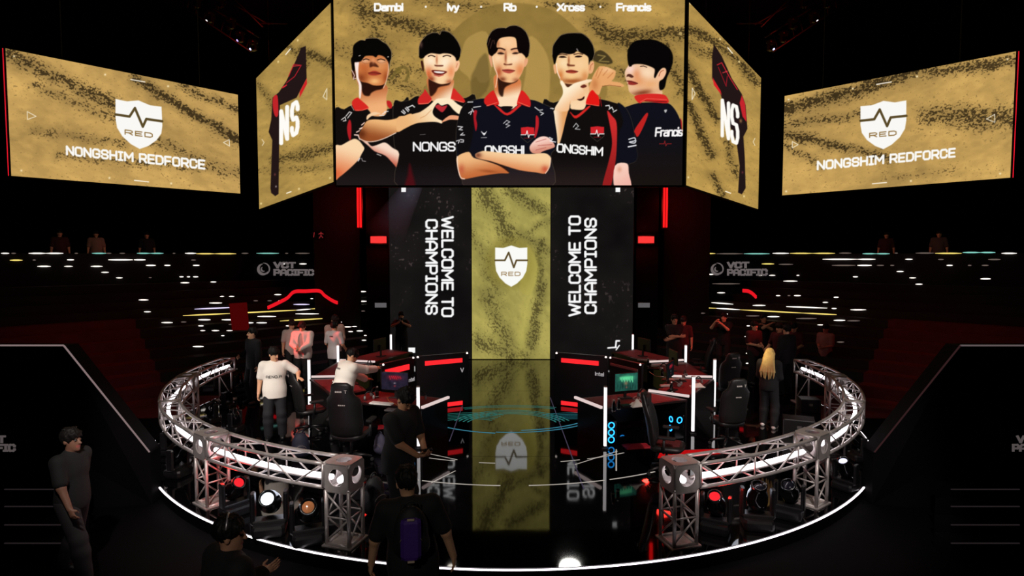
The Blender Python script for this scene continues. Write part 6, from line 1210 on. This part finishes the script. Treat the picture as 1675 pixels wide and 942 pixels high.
# ---------------------------------------------------------------- gaming chairs
def make_chair(label):
    t = thing('gaming_chair', label, 'chair', (0, 0, 0), 0, 'black gaming chairs of the players')
    def ring_(w_, y, z, th, wing, n=20):      # section of the backrest, wrapped forward at the sides
        P = []
        for i in range(n):
            a = 2*pi*i/n; x = w_*np.sign(cos(a))*abs(cos(a))**.55; yy = th*np.sign(sin(a))*abs(sin(a))**.7; P.append((x, y+yy+wing*(x/w_)**2, z))
        return P
    prof = [(.21, -.20, .46, .045, .03), (.25, -.225, .52, .055, .05), (.27, -.25, .65, .055, .07), (.265, -.28, .80, .05, .08), (.275, -.31, .95, .05, .075), (.26, -.335, 1.06, .05, .06), (.185, -.352, 1.14, .05, .035), (.165, -.37, 1.22, .048, .025), (.15, -.38, 1.29, .042, .015), (.10, -.383, 1.325, .025, .005)]
    MB().rows([ring_(*p) for p in prof]).build('backrest', M_LEATHER, t)
    MB().rows([ring_(.16, -.315+.0, z, .04, .02) for z in (1.12, 1.15, 1.22, 1.26)]).build('head_pillow', mat('pillow_black', (24, 20, 21), .7), t)
    se = [(.19, -.02, .40), (.25, -.02, .42), (.27, -.0, .46), (.26, .0, .495), (.22, .0, .51)]
    MB().rows([[(w_*np.sign(cos(a))*abs(cos(a))**.5, y0+.02+(w_*.98)*np.sign(sin(a))*abs(sin(a))**.5, z) for a in np.linspace(0, 2*pi, 25)[:-1]] for w_, y0, z in se]).build('seat', M_LEATHER, t)
    MB().box((0, .03, .512), (.30, .36, .02), bevel=.012).build('seat_cushion', mat('seat_red', (96, 18, 22), .7), t)
    for sg in (-1, 1):
        ar = MB().path([(sg*.25, -.02, .42), (sg*.31, -.02, .44), (sg*.315, -.01, .66)], .022, 6).build('armrest', M_PLASTIC, t); MB().box((sg*.315, .03, .68), (.09, .27, .035), bevel=.015).build('pad', M_RUB, ar)
        for z in (.9, 1.0): pass
    MB().tube((0, 0, .1), (0, 0, .40), .028, 10, .022).build('gas_lift', M_PLASTIC, t); MB().box((0, -.02, .395), (.24, .28, .05), bevel=.015).build('mechanism', M_PLASTIC, t)
    for i in range(5):
        a = 2*pi*i/5+.3; lg_ = MB().path([(.03*cos(a), .03*sin(a), .125), (.18*cos(a), .18*sin(a), .11), (.31*cos(a), .31*sin(a), .075)], [.03, .026, .02], 6).build('leg', M_PLASTIC, t)
        MB().lathe([(.02, -.024), (.03, -.02), (.03, .02), (.02, .024)], (.31*cos(a), .31*sin(a), .0305), (-sin(a), cos(a), 0), 12).build('caster', M_RUB, lg_)
    lg = MB(); lg.strokes('SECRET', (.10, -.405, 1.17), (-.036, 0, 0), (0, -.004, .036), .24, .2, (0, -1, .06), .004) if False else None
    mk = MB(); mk.strokes('T', (.105, -.427, 1.185), (-.04, 0, 0), (0, -.004, .04), .24, .2, (0, -1, .06), .006); [mk.box((.02-.026*i, -.427, 1.20), (.02, .006, .024)) for i in range(4)]; [mk.box((.045-.028*i, -.368, .985), (.02, .008, .016)) for i in range(4)]
    mk.build('back_logo', lamp_mat('chair_logo', (120, 112, 110), .55) if False else mat('chair_logo', (190, 182, 178), .5), t)
    return t
CH0 = make_chair('black gaming chair with its back to us before the man in white jacket')
def put_chair(px, py, face, label, first=False, scale=1.0):
    c = G(px, py); rz = atan2(face[1], face[0])-pi/2
    if first: CH0.location = tuple(c); CH0.rotation_euler = (0, 0, rz); o = CH0; o.scale = (scale,)*3
    else: o = dup(CH0, c, rz, label); o.scale = (1, 1, 1)
    return o
put_chair(575, 756, (.10, 1), '', True, 1.10)
put_chair(508, 707, (.80, .6), 'black gaming chair gripped by the man in the white polo')
put_chair(1090, 775, (.93, -.36), 'black gaming chair turned sideways at the nearest right desk, red seat showing')
put_chair(1189, 728, (-.15, 1), 'black gaming chair with its back to us beside the woman with blonde hair')
put_chair(1184, 664, (-.2, 1), 'black gaming chair whose headrest shows right behind the nearer chair')
put_chair(1143, 632, (-.9, .2), 'black gaming chair at the third right desk, half in shade')
# bags and cases in the shade
def backpack(label, c, rz, m, s=1.0, pm=None, front=None):
    t = thing('backpack', label, 'bag', c, rz); f = Field((-.25, -.2, -.05), (.25, .22, .6), .012); f.ell((0, 0, .22), (.155, .10, .24), None, .05); f.cone((-.08, 0, .10), (.08, 0, .10), .085, .085, .06); f.ell((0, -.075, .15), (.115, .06, .11), None, .03); f.half((0, 0, 0), (0, 0, -1)); V, Q = f.mesh(); mesh_obj('body', V*s, Q, m, t, True)
    if front is not None:
        MB().box((0, -.112*s, .21*s), (.18*s, .07*s, .36*s), bevel=.03*s).build('front_panel', front, t)
        for z in (.40, .025): MB().box((0, -.15*s, z*s), (.06*s, .008, .016*s)).build('tab', mat('pale_tab', (190, 170, 150), .6), t)
    MB().path([np.array((.05*cos(a), 0, .455+.05*sin(a)))*s for a in np.linspace(0, pi, 8)], .010*s, 6).build('handle', pm or m, t)
    for sg in (-1, 1): MB().path([np.array(p)*s for p in ((sg*.07, .07, .44), (sg*.085, .12, .36), (sg*.09, .13, .2), (sg*.1, .08, .06))], .016*s, 6).build('strap', pm or m, t)
    MB().path([np.array((.10*cos(a), -.128+.01*cos(a)**2, .17+.08*sin(a)))*s for a in np.linspace(.3, pi-.3, 9)], .005*s, 5).build('zip', mat('zip_grey', (120, 112, 112), .4), t); return t
backpack('dark blue backpack standing on the floor by the left chair', G(492, 748), .4, mat('bag_navy', (24, 26, 46), .7), .95); backpack('black bag in the shade behind the front left tower', G(612, 838), 1.0, mat('bag_black', (20, 20, 24), .7), 1.1); backpack('dark bag with pale trim right of the left chair', G(622, 742), -.5, mat('bag_grey', (60, 58, 78), .7), .8)
def case(label, c, d, rz): 
    t = thing('equipment_case', label, 'case', c, rz); MB().box((0, 0, d[2]/2), d, bevel=.015).build('box', M_PLASTIC, t); [MB().box((sx*d[0]/2, sy*d[1]/2, d[2]/2), (.02, .02, d[2]*.98)).build('edge_rail', mat('case_rail', (70, 66, 68), .4, .6), t) for sx in (-1, 1) for sy in (-1, 1)]; MB().box((0, -d[1]/2-.008, d[2]*.6), (.08, .016, .05)).build('latch', mat('case_latch', (120, 116, 116), .4, .6), t)
case('low black case on the stage behind the front left lamps', G(560, 812), (.5, .4, .32), .3); case('black case on the floor right of the blonde woman', G(1306, 712), (.55, .4, .35), -.4); case('small black case beside the back right tower', G(1322, 672), (.4, .35, .3), -.2)

for i, (lab, x, y, r) in enumerate((('headset lying on the farthest right desk', 1085, 606, .3), ('headset lying on the third right desk by the pale bars', 1120, 618, 1.0), ('headset lying on the second left desk', 560, 634, .8), ('headset lying on the third left desk', 578, 606, .2), ('headset lying on the farthest left desk', 604, 600, 1.3))): headset(lab, G(x, y, ZD), r)
for lab, x, y, r in (('black keyboard on the third right desk', 1108, 624, .1), ('black keyboard on the farthest right desk', 1072, 604, -.3), ('black keyboard on the second left desk', 552, 648, -.9), ('black keyboard on the third left desk', 562, 618, .1)): keyboard(lab, G(x, y, ZD), r, M_PLASTIC)
for lab, x, y in (('dark bottle on the farthest right desk', 1060, 600), ('white topped bottle on the third left desk', 590, 612), ('white topped bottle on the second left desk', 545, 640)): bottle(lab, G(x, y, ZD))
# shaft of hazy light
hb = thing('haze_beam', 'faint bluish shaft of hazy light in front of the left black LED wall', 'haze', D(688, 285, 5.2)); hb['kind'] = 'stuff'
M_HZ = bpy.data.materials.new('haze'); M_HZ.use_nodes = True; nt_ = M_HZ.node_tree; nt_.nodes.clear(); o_ = nt_.nodes.new('ShaderNodeOutputMaterial'); v_ = nt_.nodes.new('ShaderNodeVolumeScatter'); v_.inputs['Color'].default_value = (.8, .86, 1, 1); nt_.links.new(v_.outputs[0], o_.inputs['Volume'])
A_ = D(704, 255, 5.2); B_ = D(612, 415, 5.2); e_ = (B_-A_)/np.linalg.norm(B_-A_)
L_ = np.linalg.norm(B_-A_); MB().lathe([(.10, 0), (.80, L_)], A_, e_, 32).build('shaft', M_HZ, hb, True)
tc_ = nt_.nodes.new('ShaderNodeTexCoord'); dt_ = nt_.nodes.new('ShaderNodeVectorMath'); dt_.operation = 'DOT_PRODUCT'; dt_.inputs[1].default_value = tuple(e_); nt_.links.new(tc_.outputs['Object'], dt_.inputs[0])
mr_ = nt_.nodes.new('ShaderNodeMapRange'); mr_.interpolation_type = 'SMOOTHSTEP'; q0 = float((A_-np.array(hb.location))@e_); mr_.inputs['From Min'].default_value = q0+.1*L_; mr_.inputs['From Max'].default_value = q0+.92*L_; mr_.inputs['To Min'].default_value = .17; mr_.inputs['To Max'].default_value = 0
nt_.links.new(dt_.outputs['Value'], mr_.inputs['Value']); nt_.links.new(mr_.outputs['Result'], v_.inputs['Density'])
spot('haze_lamp', A_-e_*.4, B_, 420, (.62, .72, 1), 26, 1.0, .05)
# ---------------------------------------------------------------- people
WHT = (232, 224, 214)
def scaled_at(px_head, py_head, Y, h): return D(px_head, py_head, Y)
# man in white polo, hand on the chair back
r, i = person('man in a white short sleeved polo shirt resting his left hand on a gaming chair', (*G(451, 717)[:2], 0), (.30, -.95), 1.76, head=(.75, .18, 0), rh=(.30, .0, .80), lh=(-.44, .26, 1.20), rhand=(None, (-1, .3, 0), .35), lhand=((-.6, .8, -.1), (0, 0, -1), .25),
 feet=((.12, .03), (-.12, -.05)), hair='bowl', top=('shirt', WHT, 'short', .80), trouser=(20, 20, 25), collar=(16, 16, 18), build=1.14, res=.011)
R_ = i['R']; 
def chest(info, root, text, z, w, m, x0=None, hgt=.045):
    U = info['U']; Ln = Canvas.text_len(text, .38); s = w/Ln; o = np.array(U((w/2, .1, z))); e = (np.array(U((-w/2, .1, z)))-o)/Ln; v = (np.array(U((w/2, .1, z+hgt)))-o); nr = np.cross(e, v); nr /= np.linalg.norm(nr); nr = nr if nr[1] > 0 else -nr
    print_on(info['shirt'], 'chest_print', text, o, e, v, .17, nr, m, root, .38)
M_PRT = mat('black_print', (18, 17, 18), .7)
chest(i, r, 'AENO.A', 1.20, .27, M_PRT)
rr_, ii_ = r, i
# man with red lit jacket, looking down, hands together
r, i = person('man in an open white jacket lit red, looking down with his hands together', (*D(497, 640, 1.7)[:2], 0), (-.02, -1), 1.76, head=(0, .55, 0), rh=(.03, .27, 1.06), lh=(-.04, .28, 1.08), rhand=((-.8, .5, .1), (-.3, -.6, -.4), .5), lhand=((.8, .5, .0), (.3, -.6, .4), .5), rpole=(1, -.1, -.3), lpole=(-1, -.1, -.3),
 hair='side', hair_rgb=(60, 18, 16), top=('jacket', (236, 214, 206), 'long', .80), open_front=(176, 168, 160), trouser=(14, 14, 17), build=1.2, res=.013)
chest(i, r, 'ENA', 1.22, .14, M_PRT) if False else None
person('person in white half hidden behind the man with the red lit jacket', (*D(479, 640, 2.3)[:2], 0), (.6, -.8), 1.74, head=(.3, .3, 0), hair='bowl', hair_rgb=(40, 18, 16), top=('shirt', (200, 180, 172), 'short', .8), res=.015)
r, i = person('person in a grey white jersey standing with the back to us', (*D(548, 640, 1.9)[:2], 0), (.30, .95), 1.74, rh=(.20, .22, 1.0), lh=(-.24, .2, .98), hair='bowl', top=('shirt', (214, 200, 200), 'short', .76), collar=(20, 18, 20), trouser=(14, 14, 16), build=1.02, res=.013)
o_ = i['U']((-.05, -.1, 1.36)); print_on(i['shirt'], 'back_print', 'ENA', o_, (.036, 0, 0), (0, 0, .03), .26, (0, -1, 0), M_PRT, r)
person('person in beige with a red sleeve behind the grey white jersey', (*D(549, 640, 2.6)[:2], 0), (.5, -.85), 1.84, head=(.4, .5, 0), hair='bowl', hair_rgb=(34, 16, 14), top=('jacket', (190, 150, 138), 'long', .8), rh=(.1, .25, 1.05), lh=(-.1, .28, 1.05), res=.015)
# man in white jacket reaching over the desk
r, i = person('man in a white long sleeved jacket leaning over the desk and reaching forward', (*D(560, 700, -2.80)[:2], 0), (.74, .67), 1.76, lean=.30, head=(-.25, .35, 0), rh=(.10, .66, 1.30), lh=(-.12, .56, 1.08), rpole=(.6, -.2, -1), lpole=(-.6, -.2, -1), rhand=((.0, 1, .25), (-.6, 0, -.8), .5), lhand=((.2, 1, 0), (.3, 0, -1), .3),
 feet=((.14, .02), (-.14, -.1)), hair='bowl', top=('jacket', (238, 231, 220), 'long', .82), collar=(40, 30, 28), trouser=(18, 18, 22), build=1.28, res=.011)
o_ = i['U']((-.10, -.12, 1.34)); u_ = i['R']@np.array((.022, 0, 0)); v_ = i['R']@np.array((0, 0, .026)); n_ = i['R']@np.array((0, -1, 0)); print_on(i['shirt'], 'back_print', 'ENA XENA', o_, u_, v_, .26, n_, mat('faint_print', (130, 124, 118), .7), r)
gp = to_world(r, i['hands'][1]); tag(MB().box((0, 0, 0), (.05, .09, .05), rz=.8, bevel=.012).build('small_camera', M_PLASTIC), 'small black gadget held up by the man in the white jacket', 'gadget').location = tuple(gp+np.array((.03, .03, .012)))
# man in black with glasses
r, i = person('man in black with glasses looking down at a phone in his hands', (*D(652, 760, -6.55)[:2], 0), (.86, -.50), 1.88, lean=.12, head=(.0, .62, 0), rh=(.06, .34, 1.02), lh=(-.10, .32, 1.00), rpole=(.8, -.6, -.4), lpole=(-.8, -.6, -.4), rhand=((-.35, .9, .1), (-.4, -.1, .8), .6), lhand=((.35, .9, .1), (.4, -.1, .8), .6),
 hair='short', hair_rgb=(15, 13, 13), skin_rgb=(196, 140, 104), top=('shirt', (23, 22, 24), 'short', .78), trouser=(15, 15, 17), glasses=True, build=1.18, res=.0095)
gp = (to_world(r, i['hands'][1])+to_world(r, i['hands'][-1]))/2; ph = thing('phone', 'black phone held by the man with glasses', 'phone', gp+np.array((0, 0, .03)), .5); MB().box((0, 0, 0), (.15, .075, .012), bevel=.005).build('body', M_PLASTIC, ph); MB().box((0, 0, .0068), (.135, .066, .001)).build('display', mat('phone_glass', (10, 10, 14), .08), ph)
# man with purple backpack, seen from behind
r, i = person('man in a black t shirt seen from behind wearing a purple backpack', (-.88, -8.65, -.2), (-.16, 1), 1.83, side=-.07, head=(.2, .05, 0), rh=(.36, .04, .90), lh=(-.37, .10, .84), rhand=((.1, .15, -1), (-.9, .2, 0), .35), lhand=((-.15, .25, -1), (.9, .2, 0), .45), rpole=(.7, -.8, 0), lpole=(-.7, -.8, 0), hair='short', hair_rgb=(13, 11, 11), skin_rgb=(206, 158, 122),
 top=('shirt', (15, 14, 16), 'short', .80), trouser=(44, 44, 50), build=1.15, res=.0095)
bw = to_world(r, i['U']((.0, -.215, 1.10))); backpack('purple and black backpack on the back of the man in black', bw, r.rotation_euler[2], mat('bag_strap', (13, 12, 15), .7), .95, mat('bag_strap', (12, 11, 14), .7), mat('bag_purple', (70, 38, 128), .6, bump=(40, .3)))
# man at the lower left
r, i = person('man in dark clothes below the front left truss, one hand raised, face turned right', (*D(372, 900, -9.5)[:2], -.2), (.62, .78), 1.76, head=(-.55, .10, 0), rh=(-.02, .26, 1.22), lh=(-.22, .12, .95), rpole=(.6, -.4, -1), rhand=((.45, .8, .35), (-.9, .3, .1), .28), hair='short', hair_rgb=(12, 10, 10), skin_rgb=(190, 140, 112), top=('jacket', (13, 12, 15), 'long', .8), trouser=(16, 16, 20), res=.0095)
sp_ = [i['hp']((.0, .05, -.125)), i['U']((.03, .13, 1.40)), i['U']((.05, .155, 1.25))]; MB().path(sp_, .005, 5).build('lanyard', mat('lanyard_grey', (150, 146, 150), .5), r)
band = [i['hp']((.092*cos(a), -.02, .05+.108*sin(a))) for a in np.linspace(.25, pi-.25, 14)]; hs = MB().path(band, .008, 6).build('headset_band', mat('headset_silver', (190, 184, 190), .3, .6), r)
# dark crew member at the end of the left truss
person('person in black standing at the back end of the left truss ring, face turned left', (*D(416, 640, .1)[:2], 0), (-.55, -.8), 1.80, head=(-.3, 0, 0), rh=(.22, .2, 1.1), hair='short', top=('shirt', (12, 12, 16), 'long', .8), trouser=(10, 10, 14), res=.014)
# walker lower left in front of the dark side wall
person('dim person in a dark top and grey trousers walking by the dark left side wall', (*D(118, 800, -7.2)[:2], -.2), (.9, -.1), 1.74, rh=(.26, .22, .92), lh=(-.24, -.1, .85), feet=((.1, .22), (-.1, -.25)), top=('shirt', (9, 9, 11), 'short', .85), trouser=(34, 31, 34), skin_rgb=(130, 92, 74), res=.014)
# man filming in front of the left LED wall
r, i = person('person in black filming with raised arms in front of the left LED wall', (*D(657, 580, 4.9)[:2], 0), (.1, -1), 1.72, rh=(.05, .30, 1.45), lh=(-.07, .30, 1.44), rpole=(1, 0, -.6), lpole=(-1, 0, -.6), rhand=((-.2, .6, .8), (-.6, 0, 0), .6), lhand=((.2, .6, .8), (.6, 0, 0), .6), top=('shirt', (14, 14, 16), 'short', .85), trouser=(12, 12, 14), res=.014)
gp = (to_world(r, i['hands'][1])+to_world(r, i['hands'][-1]))/2; vc = thing('video_camera', 'small black camera held up by the person before the left LED wall', 'camera', gp+np.array((0, -.0, .06))); MB().box((0, 0, 0), (.13, .08, .09), bevel=.015).build('body', M_PLASTIC, vc); MB().lathe([(.032, 0), (.036, .03), (.036, .07), (.03, .075)], (0, -.035, 0), (0, -1, 0), 14).build('lens', M_GLOSSB, vc)
# woman with long blonde hair
person('woman with long blonde hair and white shoes in black, seen from behind', (*G(1256, 699)[:2], 0), (.62, .78), 1.62, head=(.1, .1, 0), rh=(.12, .25, 1.05), lh=(-.14, .25, 1.02), feet=((.14, -.04), (-.13, .10)), hair='long', hair_rgb=(206, 172, 112), top=('jacket', (16, 15, 18), 'long', .84), trouser=(17, 17, 20), shoe=(226, 220, 216), build=.98, res=.011)
# group on the right
DR = (18, 14, 17)
r, i = person('man with folded arms in a black and red jersey behind the right desks', (*D(1102, 600, 2.75)[:2], 0), (-.1, -1), 1.84, head=(.2, .05, 0), rh=(-.12, .22, 1.20), lh=(.16, .20, 1.12), rpole=(1, .2, -.6), lpole=(-1, .2, -.6), rhand=((-.9, .2, .2), (0, -1, 0), .4), lhand=((.9, .2, -.1), (0, -1, 0), .4), top=('shirt', (26, 15, 19), 'short', .8), collar=(120, 24, 28), trouser=(22, 20, 24), res=.013)
person('person in a dark red jersey at the shoulder of the man with folded arms', (*D(1117, 600, 3.3)[:2], 0), (-.5, -.85), 1.74, head=(.1, .4, 0), hair='bowl', top=('shirt', (70, 18, 24), 'short', .8), trouser=DR, res=.015)
person('person in black raising both hands to a phone behind the right desks', (*D(1183, 600, 3.9)[:2], 0), (-.6, -.8), 1.78, rh=(.15, .32, 1.52), lh=(-.02, .34, 1.48), rpole=(.8, 0, -1), lpole=(-.8, 0, -1), top=('shirt', (18, 15, 18), 'short', .8), trouser=DR, res=.015)
person('person in dark red standing left of the blonde woman', (*D(1232, 600, 2.2)[:2], 0), (.3, -.95), 1.72, hair='bowl', rh=(.1, .24, 1.12), lh=(-.1, .24, 1.08), top=('shirt', (64, 16, 22), 'short', .8), trouser=DR, res=.015)
person('person in a dark jersey crossing raised arms behind the blonde woman', (*D(1247, 600, 3.6)[:2], 0), (0, -1), 1.78, rh=(-.10, .26, 1.5), lh=(.10, .24, 1.46), rpole=(1, .1, -.5), lpole=(-1, .1, -.5), top=('shirt', (24, 14, 18), 'short', .8), trouser=DR, res=.015)
person('person in dark red turned left, the first right of the blonde woman', (*D(1274, 600, 1.6)[:2], 0), (-.9, -.4), 1.74, head=(.1, .1, 0), hair='bowl', rh=(.18, .3, 1.05), top=('shirt', (84, 18, 26), 'short', .8), trouser=DR, res=.015)
person('person in dark red looking down, the second right of the blonde woman', (*D(1297, 600, 1.9)[:2], 0), (-.5, -.85), 1.72, head=(.0, .45, 0), hair='bowl', rh=(.1, .3, 1.1), lh=(-.12, .28, 1.1), top=('shirt', (92, 18, 28), 'short', .8), trouser=DR, res=.015)
person('person in black beside the back end of the right truss ring', (*D(1286, 600, .9)[:2], 0), (-.3, .9), 1.78, top=('shirt', (12, 11, 14), 'long', .8), trouser=(11, 11, 13), res=.015)
person('person in a pale pinkish top standing outside the right truss ring', (*D(1348, 640, 3.2)[:2], -.2), (-.8, -.6), 1.72, head=(.0, .1, 0), hair='bowl', rh=(.08, .26, 1.1), lh=(-.1, .26, 1.1), top=('shirt', (150, 104, 98), 'short', .8), trouser=(20, 16, 18), skin_rgb=(190, 130, 110), res=.015)
# spectators behind the balcony rails
for sg, x, lb, c in ((-1, 157, 'dim spectator in a pale top behind the left balcony rail', (150, 120, 104)), (-1, 98, 'dim spectator in dark red farthest left behind the left balcony rail', (60, 22, 22)), (-1, 240, 'dim spectator in black right of the pale one behind the left balcony rail', (24, 22, 26)), (1, 1450, 'dim spectator in dark red behind the right balcony rail', (60, 22, 22)), (1, 1536, 'dim spectator in a grey top behind the right balcony rail', (90, 76, 72))):
    n = np.array((sg*.707, .707, 0)); p = PL(x, 395, n, 15.3); q = CAM-p; person(lb, (p[0], p[1], 2.7), (q[0], q[1]), 1.72, top=('shirt', c, 'short', .8), hair='bowl', res=.02)
spot('spectator_light_left', (-6, 2, 9), PL(170, 392, np.array((-.707, .707, 0)), 15.3), 300, (1, .6, .5), 26, .9); spot('spectator_light_right', (6, 2, 9), PL(1500, 392, np.array((.707, .707, 0)), 15.3), 200, (1, .5, .45), 26, .9)
